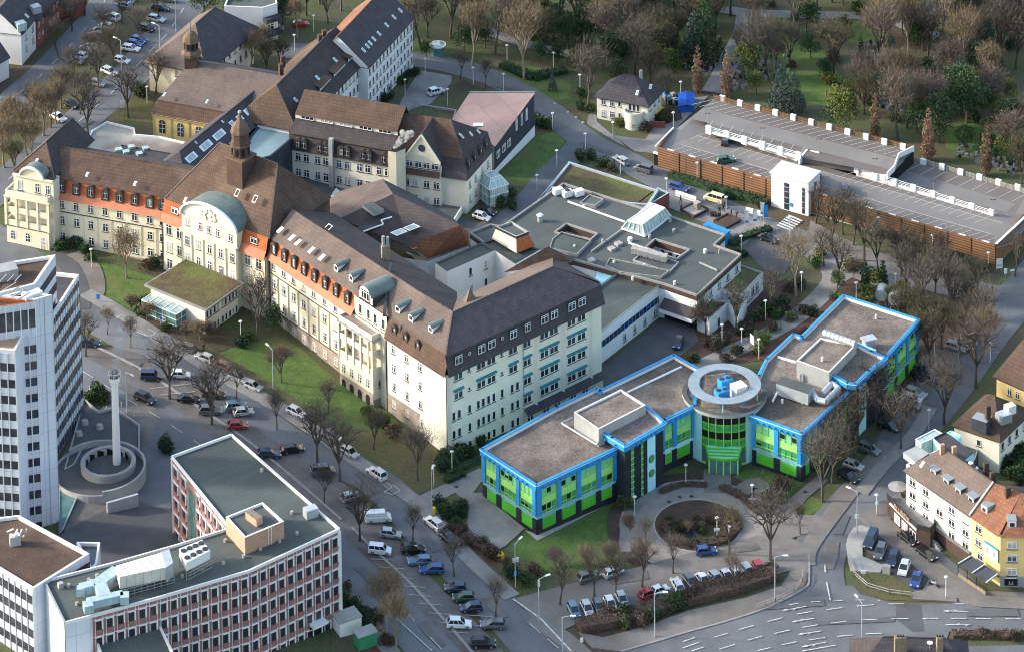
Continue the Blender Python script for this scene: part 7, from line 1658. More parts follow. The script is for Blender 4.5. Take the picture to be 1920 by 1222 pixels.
PR=dict(
 street=[bare(11,12,5.2,'twig','bark',.26,.42,.35,w=.045),bare(12,12,5.0,'twig','bark',.24,.42,.4,w=.045)],
 bare=[bare(21,11,4.2,'twig','bark',.28,.5,.6,w=.05),bare(22,11,4.,'twig','bark',.3,.5,.7,w=.05),bare(23,11,4.4,'twigg','bark',.25,.55,.5,w=.05),bare(24,10,3.8,'twigr','bark',.28,.5,.6,w=.05)],
 tan=[bare(31,11,3.6,'twigo','barkl',.3,.85,.9,w=.065),bare(32,11,3.8,'twigo','barkl',.27,.8,.8,w=.065)],
 pale=[bare(41,13,5.,'twigo','barkl',.28,.6,.4,w=.05)],
 thin=[bare(25,11,4.4,'twig','bark',.26,.24,.45,w=.045),bare(26,11,4.2,'twigr','bark',.28,.24,.5,w=.045),bare(27,12,4.4,'twigg','bark',.25,.26,.5,w=.045)],
 young=[bare(51,6.5,2.1,'twig','bark',.35,.45,.8,w=.04),bare(52,6.5,2.0,'twig','bark',.35,.4,.8,w=.04)],
 olive=[bare(61,10,3.6,'twigg','bark',.2,.7,.7,w=.06),bare(62,9,3.8,'twigg','bark',.2,.7,.5,w=.06)],
 red=[bare(71,9,3.8,'twigr','bark',.22,.8,.5,weep=.5,w=.06)],
 evergreen=[leafy(81,9,4.,'leafg',n=2600,lm2='leafm'),leafy(82,8,3.6,'leafg',n=2400)],
 midgreen=[leafy(83,8,3.6,'leafm',n=2400,lm2='leafy')],
 yellowgreen=[leafy(84,8,4.3,'leafy',n=2800,lm2='leafm')],
 conifer=[leafy(85,12,3.,'leafg',shape='cone',n=2600),leafy(86,10,2.6,'leafs',shape='cone',n=2400)],
 bluecon=[leafy(87,10,2.9,'leafs',shape='cone',n=2600)],
 column=[leafy(88,12,1.75,'leafb',shape='column',n=4200,sz=.27,lm2='twigo'),leafy(89,12,1.55,'leafb',shape='column',n=4000,sz=.27,lm2='twigo')],
 darkcol=[leafy(90,7,1.1,'leafg',shape='column',n=1400)],
 shrub=[leafy(91,2.2,2.,'leafk',shape='bush',n=700,sz=.3),leafy(92,2.,1.8,'leafk',shape='bush',n=650,sz=.3,lm2='leafm')],
 gshrub=[leafy(93,2.2,1.9,'leafg',shape='bush',n=700,sz=.3),leafy(94,2.,1.8,'leafm',shape='bush',n=700,sz=.3,lm2='leafg')],
 yshrub=[leafy(95,1.9,1.8,'leafy',shape='bush',n=650,sz=.3)],
 twshrub=[bare(96,3.2,2.1,'twigo','barkl',.12,.5,.9,w=.06),bare(97,2.8,2.,'twigr','bark',.12,.5,.9,w=.06)],
)
KIND=dict(street=('bare_tree','wide dark bare tree','street tree'),bare=('bare_tree','brown bare tree','bare tree'),tan=('bare_tree','tan twigged bare tree','bare tree'),thin=('bare_tree','thin brown bare tree','bare tree'),
 pale=('bare_tree','large pale barked bare tree','bare tree'),young=('young_tree','slim young bare tree','young tree'),olive=('bare_tree','dense olive brown bare tree','bare tree'),red=('bare_tree','drooping reddish bare tree','bare tree'),
 evergreen=('evergreen_tree','dark round evergreen tree','evergreen'),midgreen=('evergreen_tree','mid green bushy evergreen','evergreen'),yellowgreen=('evergreen_tree','broad yellow green tree','evergreen'),conifer=('conifer_tree','dark pointed conifer','conifer'),
 bluecon=('conifer_tree','blue green conifer','conifer'),column=('columnar_tree','narrow brown leaved column tree','columnar tree'),darkcol=('conifer_tree','narrow dark column conifer','conifer'),
 shrub=('shrub','brown winter shrub','shrub'),gshrub=('shrub','dark green shrub','shrub'),yshrub=('shrub','yellowish green shrub','shrub'),twshrub=('shrub','leafless tan shrub','shrub'))
_pc={}
ONES=['','first','second','third','fourth','fifth','sixth','seventh','eighth','ninth']
TEENS=['tenth','eleventh','twelfth','thirteenth','fourteenth','fifteenth','sixteenth','seventeenth','eighteenth','nineteenth']
TENS=['','','twenty','thirty','forty','fifty','sixty','seventy','eighty','ninety']
ORD=[ONES[n] if n<10 else TEENS[n-10] if n<20 else (TENS[n//10][:-1]+'ieth' if n%10==0 else TENS[n//10]+'-'+ONES[n%10]) for n in range(1,100)]
rngT=random.Random(5)
def plant(kind,x,y,s=1.,sz=1.,label=None,group=None):
    if 'park' not in (group or '') and kind in('bare','olive','tan','red'): s*=.84
    k=_pc[kind]=_pc.get(kind,0)+1; td,cd=PR[kind][k%len(PR[kind])]; nm,_,cat=KIND[kind]
    k2=dict(young=1.15,column=1.0,darkcol=1.2,street=1.15,pale=1.15,olive=1.3,tan=1.45,bare=1.4,thin=1.15,red=1.35,evergreen=1.25,conifer=1.25,bluecon=1.05,midgreen=1.2,yellowgreen=1.15).get(kind,1.)
    r=thing(nm,G(x,y,.05),label,cat,group,rngT.uniform(0,6.28)); r.scale=(s*k2,s*k2,s*sz*k2)
    for n_,d_ in (('trunk',td),('crown',cd)):
        if d_ is not None and len(d_.polygons): 
            o=bpy.data.objects.new(('stems' if n_=='trunk' else 'foliage') if 'shrub' in nm else n_,d_); COL.objects.link(o); o.parent=r
    return r
def grove(place,group,items):
    """items: (kind,x,y,scale[,zscale]); label = look + rank from the left among its look in this group + place"""
    by={}
    for it in items: by.setdefault(it[0],[]).append(it)
    for k,L in by.items():
        L.sort(key=lambda t:t[1])
        for i,it in enumerate(L):
            lab=KIND[k][1]+(' '+place if len(L)==1 else ', %s from the left, %s'%(ORD[i],place))
            plant(k,it[1],it[2],it[3],it[4] if len(it)>4 else 1.,lab,group if len(L)>1 else None)
grove('on the street parking strip','trees along the parking strip',[('street',318,748,.95),('street',397,796,.95),('street',161,668,.7),('street',595,868,.9),('street',637,902,.95),('young',245,652,.85),('young',201,627,.8),('street',675,1014,.8),('young',775,1018,1.),('young',852,1081,1.),('young',930,1158,1.),('young',608,944,1.),('young',443,748,1.),('young',519,806,1.),('tan',723,1190,.75),('tan',742,1235,.7)])
grove('on the hospital lawns','trees on the hospital lawns',[('tan',238,522,.8),('street',483,640,.95,1.15),('red',528,717,.75),('bare',615,775,.6),('bare',783,900,.9),('bare',700,842,.65),('evergreen',510,622,.55),('gshrub',270,590,1.2),('gshrub',277,578,1.2),('gshrub',690,775,.9),('gshrub',720,800,1.),('shrub',740,815,1.1),('shrub',705,792,1.)])
grove('near the ring drive','trees around the green office',[('thin',1050,1134,.75),('thin',1114,1124,.75),('thin',1154,1121,.7),('thin',1204,1101,.8),('street',1444,1050,1.),('thin',1367,1040,.8),('young',1373,1108,1.),('young',1262,1075,1.),('twshrub',1040,1062,1.),('twshrub',1098,1066,1.1),('twshrub',1150,1050,1.),('twshrub',1205,1056,1.1),('twshrub',1182,1000,1.1),('young',1212,1020,.7),('gshrub',1440,935,.9),('shrub',1455,928,1.1),('shrub',1470,915,1.1),('shrub',1465,942,1.),('shrub',1172,950,1.2),('young',1500,1002,.8)])
grove('beside the right side street','trees along the side street',[('street',1541,940,1.05),('thin',1560,905,1.),('thin',1585,862,1.),('thin',1605,828,1.),('street',1689,843,.9),('street',1770,796,1.),('street',1830,726,1.1),('thin',1640,790,1.),('thin',1655,760,.9),('thin',1560,880,.9),('thin',1600,800,.95),('thin',1650,745,.8)])
grove('behind the green office','trees behind the green office',[('olive',1700,620,1.),('olive',1735,640,1.),('olive',1765,655,1.),('olive',1800,670,.9),('bare',1720,590,1.),('bare',1752,560,1.),('bare',1790,600,1.),('olive',1780,560,.8),('bare',1835,640,1.),('olive',1810,600,.9),('darkcol',1622,562,1.),('darkcol',1655,552,.9),('midgreen',1630,575,.5),('midgreen',1672,575,.5),('bare',1700,560,.9),('tan',1845,680,.9),('bare',1745,690,.9),('olive',1720,660,.8)])
grove('along the clinic path','trees along the clinic path',[('pale',1493,556,.95),('thin',1573,535,.9),('thin',1443,587,.8),('thin',1379,626,.85),('twshrub',1322,622,1.5),('thin',1323,630,.7),('midgreen',1570,545,.45),('gshrub',1465,580,1.3),('gshrub',1440,585,1.2),('gshrub',1455,595,1.1),('shrub',1425,600,1.2),('shrub',1400,620,1.),('shrub',1360,640,1.),('shrub',1340,655,1.),('shrub',1300,680,1.),('yshrub',1430,640,1.2),('yshrub',1420,660,1.),('shrub',1380,700,1.),('shrub',1350,715,1.),('shrub',1450,620,1.),('shrub',1480,600,1.),('shrub',1505,590,1.),('gshrub',1530,500,1.1),('shrub',1500,535,1.1),('shrub',1480,545,1.)])
grove('before the timber car park','trees before the car park',[('thin',1560,470,.9),('thin',1580,440,.9),('thin',1620,490,1.),('thin',1647,517,1.),('thin',1600,460,.9),('thin',1690,520,.9),('thin',1722,542,1.),('thin',1770,515,.8),('thin',1833,563,.8),('thin',1903,519,.8),('thin',1530,420,.8),('thin',1785,560,.8),('thin',1545,500,.7),('twshrub',1600,520,1.2),('yshrub',1590,505,1.3),('yshrub',1640,525,1.3),('yshrub',1540,480,1.1),('yshrub',1690,545,1.1)])
park=[('tan',885,124,.95),('tan',983,148,1.15),('young',863,150,1.),('young',911,167,1.),('bare',788,87,.9),('bare',845,72,1.1),('bare',928,103,1.),('bare',1087,66,1.),('bare',1102,207,1.1),('red',1128,100,1.),('pale',1490,69,1.1),('bare',1408,80,1.),('bare',1563,142,1.),('bare',1683,264,1.2),('pale',1768,84,1.3),('darkcol',1613,120,.9),
 ('column',1308,175,1.),('column',1363,185,1.),('column',1640,262,.95),('column',1740,302,1.05),('column',1849,330,1.05),('conifer',1323,118,1.15),('bluecon',1465,207,1.),('bluecon',1488,216,.95),('yellowgreen',1573,245,1.05),('evergreen',1813,230,1.2),('conifer',1800,215,1.1),('evergreen',1760,268,1.1),('yellowgreen',1692,65,.9),('tan',1702,110,1.),('bare',1745,60,1.),('evergreen',1730,95,1.1),
 ('evergreen',1038,78,.8),('evergreen',1065,92,.8),('evergreen',1010,118,.5),('evergreen',1045,122,.5),('midgreen',1075,128,.5),('evergreen',1090,80,.7),('olive',1230,105,1.),('olive',1245,125,.9),('midgreen',1255,150,.8),('bare',1175,90,1.),('bare',1205,60,1.),('red',1190,48,1.),('tan',1150,50,.8),
 ('bare',1440,150,.8),('olive',1390,120,.7),('midgreen',1418,178,.6),('bare',1445,110,.7),('red',1455,130,.6),('evergreen',1520,110,.6),('evergreen',1545,150,.5),('evergreen',1512,60,.8),('olive',1650,90,1.),('bare',1640,130,1.1),('bare',1612,185,.7),('red',1665,180,.9),('olive',1700,190,1.),('evergreen',1735,200,.8),('red',1780,160,.9),('tan',1808,140,1.),('evergreen',1842,160,1.),('conifer',1850,130,1.),('bare',1880,130,1.1),('red',1905,130,1.3),('bare',1870,80,1.2),('olive',1900,60,1.),('evergreen',1890,260,.9),('midgreen',1870,230,.7),('evergreen',1812,285,.6),('evergreen',1850,290,.5),('midgreen',1880,300,.6),('evergreen',1908,320,.8),('olive',1915,345,.9),('midgreen',1890,200,.7),('bare',1700,240,.9),('evergreen',1720,250,.7),
 ('bare',640,20,.9),('bare',600,8,.9),('bare',800,30,1.),('tan',870,60,.9),('bare',900,40,1.),('olive',950,30,1.),('bare',1000,40,1.1),('evergreen',960,70,.6),('evergreen',910,90,.6),('bare',1050,30,1.),('evergreen',1120,20,1.),('bare',1160,15,1.),('bare',1230,30,1.),('evergreen',1160,120,.7),('bare',1190,140,1.),('olive',1220,160,.8),('bare',1290,60,1.),('bare',1330,20,1.),('bare',1250,200,.6),('evergreen',1180,5,1.),('bare',1370,30,1.),('olive',1340,60,.8),('bare',1450,15,1.),('evergreen',1580,10,1.),('evergreen',1610,15,1.1),('evergreen',1560,5,1.),('bare',1640,8,1.1),('bare',1700,20,1.2),('evergreen',1790,20,1.1),('bare',1820,15,1.2),('bare',1860,25,1.1),('evergreen',1830,55,.9),('bare',1915,25,1.2),('evergreen',1900,0,1.1),('bare',1530,15,1.),
 ('evergreen',1130,130,.8),('evergreen',1155,160,.6),('olive',1270,95,.8),('bare',1480,130,.8),('midgreen',1590,195,.6),('olive',1620,215,.8),('evergreen',1640,200,.8),('bare',760,20,.9),('evergreen',760,90,.5),('evergreen',800,108,.4),('evergreen',870,100,.6)]
random.seed(77)
def inpoly(x,y,poly):
    c=False
    for (xa,ya),(xb,yb) in zip(poly,poly[1:]+poly[:1]):
        if (ya>y)!=(yb>y) and x<(xb-xa)*(y-ya)/(yb-ya)+xa: c=not c
    return c
opens=[[(1420,0),(1375,190),(1320,180),(1380,0)],[(1430,20),(1600,50),(1610,235),(1500,240),(1430,150)],[(1560,20),(1690,20),(1690,110),(1590,110)],[(1770,220),(1910,220),(1900,290),(1780,290)],[(930,120),(1090,120),(1090,190),(960,180)]]
wood=[(770,-40),(1940,-40),(1940,330),(1860,300),(1700,230),(1350,165),(1240,130),(1120,120),(1050,110),(930,90),(790,70)]
k=0
while k<84:
    x,y=random.uniform(770,1940),random.uniform(-40,320)
    if inpoly(x,y,wood) and not any(inpoly(x,y,o) for o in opens) and random.random()<(1. if y<60 else .45):
        park.append((random.choice(['bare','bare','bare','olive','olive','evergreen','evergreen','midgreen','tan','red','conifer']),x,y,random.uniform(.6,1.05))); k+=1
psh=[]
while len(psh)<60:
    x,y=random.uniform(770,1930),random.uniform(0,320)
    if inpoly(x,y,wood) and not inpoly(x,y,opens[0]): psh.append((random.choice(['gshrub','gshrub','shrub','yshrub']),x,y,random.uniform(.7,1.5)))
grove('in the upper park','shrubs of the park',psh)
grove('in the upper park','trees of the park behind the hospital',park)
grove('along the upper left boulevard','trees along the boulevard',[('street',240,222,.9),('street',165,254,.9),('street',293,178,.8),('bare',140,165,.8),('bare',115,205,.8),('bare',170,130,.8),('bare',95,240,.8),('bare',200,92,.8),('bare',228,45,.8),('bare',60,230,.8),('bare',150,215,.8),('bare',185,165,.8),('bare',215,125,.8),('bare',262,80,.7),('bare',300,40,.7),('bare',85,75,.7),('bare',110,110,.8),('bare',135,60,.8),('bare',160,30,.8),('tan',20,275,.9),('tan',50,292,.9),('tan',82,255,.9),('tan',8,315,.9),('tan',62,315,.8),('tan',105,232,.8),('olive',30,330,.8),('olive',5,270,.8),('gshrub',260,182,1.6),('gshrub',120,38,1.2),('evergreen',95,35,.5)])
grove('behind the chapel','trees around the chapel yard',[('tan',440,132,.7),('tan',470,135,.75),('olive',500,138,.75),('olive',525,128,.7),('tan',490,118,.7),('tan',557,72,.7),('evergreen',383,32,.9),('evergreen',440,55,.8),('conifer',450,45,.8),('evergreen',465,60,.7),('evergreen',530,45,.7),('evergreen',515,55,.6),('bare',575,30,.9),('bare',615,45,.8),('evergreen',490,40,.7)])
sh=[]
random.seed(9)
def scat(n,kind,poly,s0,s1):
    xs=[p[0] for p in poly];ys=[p[1] for p in poly]; k=0
    while k<n:
        x,y=random.uniform(min(xs),max(xs)),random.uniform(min(ys),max(ys)); c=False
        for (xa,ya),(xb,yb) in zip(poly,poly[1:]+poly[:1]):
            if (ya>y)!=(yb>y) and x<(xb-xa)*(y-ya)/(yb-ya)+xa: c=not c
        if c: sh.append((kind,x,y,random.uniform(s0,s1))); k+=1
scat(12,'shrub',[(1300,660),(1380,615),(1500,575),(1520,590),(1400,660),(1310,700)],.7,1.1)
scat(16,'shrub',[(1430,700),(1480,660),(1560,560),(1570,570),(1500,680),(1440,730)],.7,1.)
grove('by the sloping path','shrubs by the sloping path',sh); sh=[]
scat(6,'shrub',[(1070,1180),(1290,1105),(1380,1085),(1470,1065),(1480,1095),(1380,1125),(1210,1175),(1110,1192)],.8,1.1); scat(5,'gshrub',[(1140,1165),(1320,1110),(1330,1130),(1170,1185)],1.,1.3)
grove('beside the main road','shrubs in the bed along the main road',sh); sh=[]
scat(10,'gshrub',[(820,950),(860,925),(880,960),(860,990),(820,980)],.7,1.); scat(8,'shrub',[(850,985),(940,1040),(930,1060),(840,1000)],.7,1.); sh+=[('gshrub',960,1085,1.2),('gshrub',985,1092,1.1),('olive',950,1080,.35),('shrub',1000,1075,1.)]
grove('along the front pavement','shrubs along the pavement',sh); sh=[]
scat(12,'shrub',[(1250,960),(1360,955),(1385,990),(1330,1015),(1260,1005)],.5,.8); sh+=[('yshrub',1368,985,1.),('twshrub',1290,1000,.6)]
grove('inside the ring drive','shrubs inside the ring drive',sh); sh=[]
scat(18,'gshrub',[(680,232),(735,190),(790,130),(770,135),(720,170),(650,225)],.7,1.); sh+=[('shrub',1240,230,1.),('shrub',1255,225,1.2),('yshrub',1190,240,1.2),('yshrub',1160,235,1.),('shrub',1210,245,1.),('yshrub',1175,228,1.),('gshrub',1010,235,1.3),('gshrub',1025,240,1.2),('gshrub',940,385,1.3),('gshrub',955,375,1.4),('gshrub',962,392,1.),('gshrub',1010,82,1.5),('gshrub',1110,210,1.),('gshrub',1090,205,1.),('conifer',1036,172,.35),('gshrub',1090,180,1.),('gshrub',1090,300,1.1),('gshrub',1110,298,1.),('gshrub',1130,312,1.1),('shrub',1150,320,1.)]
grove('around the villa and lawns','shrubs around the villa and lawns',sh); sh=[]
scat(9,'gshrub',[(1255,330),(1440,385),(1440,395),(1390,385),(1255,345)],.6,.9); scat(12,'gshrub',[(1660,425),(1860,500),(1850,510),(1650,440)],.8,1.1)
grove('below the car park wall','shrubs at the foot of the car park',sh); sh=[]
sh+=[('gshrub',60,450,1.2),('gshrub',70,440,1.),('gshrub',155,455,1.),('gshrub',148,462,1.2),('gshrub',160,475,1.),('gshrub',115,468,1.1),('shrub',130,462,1.),('gshrub',170,490,.9),('shrub',275,505,1.),('gshrub',290,500,1.1),('twshrub',245,582,1.),('twshrub',275,600,1.1),('gshrub',462,640,1.1),('gshrub',455,650,1.),('twshrub',350,632,.9),('twshrub',375,640,1.1),('twshrub',395,635,1.),('gshrub',310,620,.9),('gshrub',900,835,1.),('gshrub',860,860,1.3),('gshrub',845,870,1.3),('gshrub',830,880,1.2),('shrub',870,850,1.),('shrub',830,860,1.2),('gshrub',885,855,1.)]
grove('at the hospital foot','shrubs along the hospital front',sh); sh=[]
scat(10,'shrub',[(640,1090),(690,1130),(740,1210),(710,1215),(650,1140)],.7,1.); scat(10,'gshrub',[(640,1125),(670,1150),(700,1190),(660,1190),(640,1170)],.8,1.1); sh+=[('gshrub',180,745,1.4),('gshrub',195,752,1.2),('gshrub',170,752,1.2),('gshrub',310,850,1.2),('shrub',305,835,1.)]
grove('at the lower left offices','shrubs at the lower left',sh); sh=[]
scat(14,'gshrub',[(1870,870),(1915,840),(1918,910),(1890,900)],.9,1.3); scat(4,'shrub',[(1780,1190),(1918,1190),(1918,1200),(1780,1200)],.5,.7)
grove('at the right edge','shrubs at the right edge',sh)
# clipped hedges: lines of small leaf faces over a core
def hedge(pts,w,h,label,m='leafg',sz=.28):
    mb=MB(); ps=[G(x,y) for x,y in pts]; random.seed(int(pts[0][0]))
    for a,b in zip(ps,ps[1:]):
        mb.bar(V3(a,a.z+h*.42),V3(b,b.z+h*.42),w*.8,m,h=h*.8); L=(b-a).length; d=(b-a).normalized(); n=Vector((-d.y,d.x,0))
        for k in range(int(L*(w+2*h)*9)):
            t=random.random(); s=random.uniform(-1,1); q=lerp(a,b,t)
            if random.random()<.5: q=q+n*s*w/2+Vector((0,0,h))
            else: q=q+n*math.copysign(w/2,s)+Vector((0,0,random.uniform(0,h)))
            q+=Vector((random.gauss(0,.09),random.gauss(0,.09),random.gauss(0,.07))); u=Vector((random.gauss(0,1),random.gauss(0,1),random.gauss(0,1))).normalized(); v=u.cross(Vector((random.gauss(0,1),random.gauss(0,1),random.gauss(0,1)))).normalized()
            mb.face([q-u*sz/2,q+v*sz/2,q+u*sz/2,q-v*sz/2],m)
    solo('hedge',mb,label,'hedge',None,ps[0])
hedge([(1372,462),(1390,450),(1445,432)],1.8,1.1,'dark green hedge round the small car park by the clinic')
hedge([(1366,472),(1385,482),(1400,478)],1.8,1.1,'short dark hedge at the corner of the clinic car park')
hedge([(1255,333),(1330,356),(1440,386)],2.2,1.5,'long low hedge along the road below the car park wall')
hedge([(1238,925),(1280,910),(1325,912)],1.2,.8,'curved low hedge left of the rotunda entrance','leafk')
hedge([(1352,915),(1395,935),(1425,965)],1.6,.9,'brown low hedge right of the rotunda entrance','leafk')
hedge([(940,125),(1000,150),(1060,135)],2.5,1.3,'dark hedge behind the golden tree in the park')
hedge([(835,905),(870,890)],1.6,1.,'dark hedge at the foot of the corner block')
hedge([(840,890),(905,862)],1.4,1.,'dark hedge under the lowest windows of the corner block')

hedge([(1085,1180),(1180,1160),(1290,1128),(1380,1105),(1455,1078)],3.4,1.5,'long brown shrub bed along the main road','leafk',.3)
hedge([(1300,1108),(1370,1098),(1440,1082)],2.4,1.4,'brown hedge behind the parked car row','leafk',.3)
hedge([(1245,985),(1262,1012),(1310,1026),(1360,1015),(1384,990),(1372,962)],1.8,.9,'brown hedge bordering the ring island pond','leafk',.3)
hedge([(845,990),(890,1020),(940,1050)],2.,1.1,'brown hedge along the pavement near the yellow box','leafk',.3)
hedge([(1665,440),(1740,468),(1855,505)],1.6,1.1,'dark hedge at the foot of the car park right wall')
hedge([(1785,1192),(1920,1193)],2.,.8,'low brown hedge on the strip at lower right','leafk',.3)
hedge([(640,1108),(680,1150),(712,1185)],1.6,.7,'rusty low hedge along the tram road','leafb',.3)
# ============================================================ VEHICLES
_oldmi=MB.mi
CUR=['white']
def _mi(s,m):
    if m=='PAINT': m=CP[CUR[0]]
    return _oldmi(s,m)
MB.mi=_mi
def carmesh(L,W,H,kind):
    """returns dict part -> MB in car frame: x forwards, z up, origin on the ground at the centre"""
    out={}; h=L/2; z0=.28; zb=H*.60; w=W/2
    if kind=='van': prof=[(-h,z0+.1),(-h,zb+.05),(-h+.05,zb+.1),(h-.95,zb+.02),(h-.1,zb-.25),(h,z0+.35),(h,z0)]; gb=(-h+.06,h-.95,-h+.16,h-1.6)
    elif kind=='box': prof=[(-h,z0+.1),(-h,zb+.05),(h-.8,zb+.02),(h-.1,zb-.25),(h,z0+.35),(h,z0)]; gb=(-h+.02,h-.8,-h+.06,h-1.35)
    elif kind=='sedan': prof=[(-h,z0+.15),(-h+.05,zb-.06),(-h+.75,zb+.02),(h-1.35,zb-.02),(h-.2,zb-.2),(h,z0+.35),(h,z0)]; gb=(-h+.7,h-1.3,-h+1.25,h-2.15)
    elif kind=='estate': prof=[(-h,z0+.15),(-h+.02,zb-.02),(-h+.3,zb+.02),(h-1.3,zb-.02),(h-.2,zb-.2),(h,z0+.35),(h,z0)]; gb=(-h+.1,h-1.25,-h+.55,h-2.1)
    else: prof=[(-h,z0+.15),(-h+.02,zb-.02),(-h+.2,zb+.02),(h-1.1,zb-.02),(h-.2,zb-.18),(h,z0+.35),(h,z0)]; gb=(-h+.08,h-1.0,-h+.5,h-1.85)
    body=MB(); rings=[]
    for y,ins,dz in ((-w,.10,.0),(-w*.94,.0,.0)): pass
    secs=[(-w,.06),(-w*.9,0.),(w*.9,0.),(w,.06)]
    def ring(y,ins): return [Vector((x*(1-ins*.5) if abs(x)>h*.9 else x,y,(z0 if z<=z0 else z-ins*1.2 if z>zb-.3 else z))) for x,z in prof]+[Vector((-h*(1-ins*.5),y,z0))]
    R=[ring(y,i) for y,i in secs]; n=len(R[0])
    for a,b in zip(R,R[1:]):
        for i in range(n): j=(i+1)%n; body.face([a[i],a[j],b[j],b[i]],'PAINT')
    body.face(R[0][::-1],'PAINT'); body.face(R[-1],'PAINT')
    x0,x1,x2,x3=gb; gz0=zb-.04; gz1=H; wi=w*.90; wt=w*.76
    B4=[Vector((x0,-wi,gz0)),Vector((x1,-wi,gz0)),Vector((x1,wi,gz0)),Vector((x0,wi,gz0))]; T4=[Vector((x2,-wt,gz1-.05)),Vector((x3,-wt,gz1-.05)),Vector((x3,wt,gz1-.05)),Vector((x2,wt,gz1-.05))]
    g=MB()
    for i in range(4): j=(i+1)%4; g.face([B4[i],B4[j],T4[j],T4[i]],'cglassd' if not(kind=='box' and i!=1) else 'PAINT')
    body.face([v+Vector((0,0,.05)) for v in T4],'PAINT')
    for i in range(4): j=(i+1)%4; body.face([T4[i]*1.01,T4[j]*1.01,T4[j]+Vector((0,0,.05)),T4[i]+Vector((0,0,.05))],'PAINT')
    for i in range(4): body.bar(B4[i],T4[i],.10,'PAINT')
    for s in (-1,1):
        for t in ((.45,) if L<4.3 else (.36,.68)):
            a=lerp(B4[0],B4[1],t);b=lerp(T4[0],T4[1],t); a.y*=-s;b.y*=-s; body.bar(a,b,.08,'PAINT')
    out['body']=body; out['windows']=g
    wh=MB()
    for k in range(1): 
        n=14; r=.33
        ring_=[Vector((r*math.cos(2*math.pi*i/n),0,r+r*math.sin(2*math.pi*i/n))) for i in range(n)]
        for s in (-.11,.11):
            wh.face([v+Vector((0,s,0)) for v in ring_],'tyre'); rim=[Vector((v.x*.62,s*1.12,(v.z-r)*.62+r)) for v in ring_]; wh.face(rim,'rim')
        for i in range(n): j=(i+1)%n; wh.face([ring_[i]+Vector((0,-.11,0)),ring_[j]+Vector((0,-.11,0)),ring_[j]+Vector((0,.11,0)),ring_[i]+Vector((0,.11,0))],'tyre')
    out['wheel']=wh
    hl=MB(); hl.box((0,0,0),.14,.34,.16,'lamp_clear'); tl=MB(); tl.box((0,0,0),.10,.26,.22,'lamp_red'); out['headlight']=hl; out['tail_light']=tl
    return out
_CM={}
SPEC=dict(hatch=(4.1,1.75,1.46,'hatch'),small=(3.7,1.68,1.48,'hatch'),suv=(4.6,1.86,1.66,'estate'),estate=(4.7,1.82,1.46,'estate'),sedan=(4.6,1.8,1.42,'sedan'),van=(4.9,1.92,1.95,'van'),mpv=(4.4,1.82,1.72,'van'),box=(5.1,1.95,2.0,'box'))
def cardata(t,c):
    if (t,c) in _CM: return _CM[(t,c)]
    L,W,H,k=SPEC[t]; d=carmesh(L,W,H,k); o={}
    for n_,mb in d.items():
        key=(t,n_)
        if 'PAINT' in ''.split(): pass
        o[n_]=mb
    res={}
    for n_,mb in o.items():
        me=mb.data(n_); 
        res[n_]=me
    _CM[(t,c)]=(res,L,W,H); return _CM[(t,c)]
TYPN=dict(hatch='hatchback',small='small car',suv='sport utility car',estate='estate car',sedan='saloon car',van='minibus',mpv='people carrier',box='panel van')
def car(x,y,dx,dy,t,c,label,z=None,group=None):
    CUR[0]=c; me,L,W,H=cardata(t,c)
    if z is None: p=G(x,y,.16); q=G(x+dx*10,y+dy*10,.16)
    else: p=P(x,y,z);q=P(x+dx*10,y+dy*10,z)
    f=(q-p).normalized()
    g=hgt(p.x+1)-hgt(p.x-1) if z is None else 0; nrm=Vector((-g/2,0,1)).normalized(); f=(f-nrm*f.dot(nrm)).normalized(); l=nrm.cross(f)
    root=thing('parked_car' if 'driving' not in label else 'car',p,label,'van' if t in('box',) else 'car',group); root.rotation_euler=Matrix((f,l,nrm)).transposed().to_euler(); root.scale=(.93,.93,.93)
    inst('body',me['body'],root,(0,0,0)); inst('windows',me['windows'],root,(0,0,0))
    for sx in (-.30,.31):
        for sy in (-1,1): inst('wheel',me['wheel'],root,(sx*L,sy*(W/2-.10),0))
    for sy in (-1,1): inst('headlight',me['headlight'],root,(L/2-.06,sy*W*.36,.62)); inst('tail_light',me['tail_light'],root,(-L/2+.03,sy*W*.38,.72))
    return root
H3=lambda x,y:(640+x/2.995,814+y/2.995)
I3=lambda x,y:(1280+x/2.995,814+y/2.995)
D3_=lambda x,y:(x/3,407+y/3)
A3_=lambda x,y:(x/3,y/3)
S3_=lambda x,y:(1280+x/3,407+y/3)
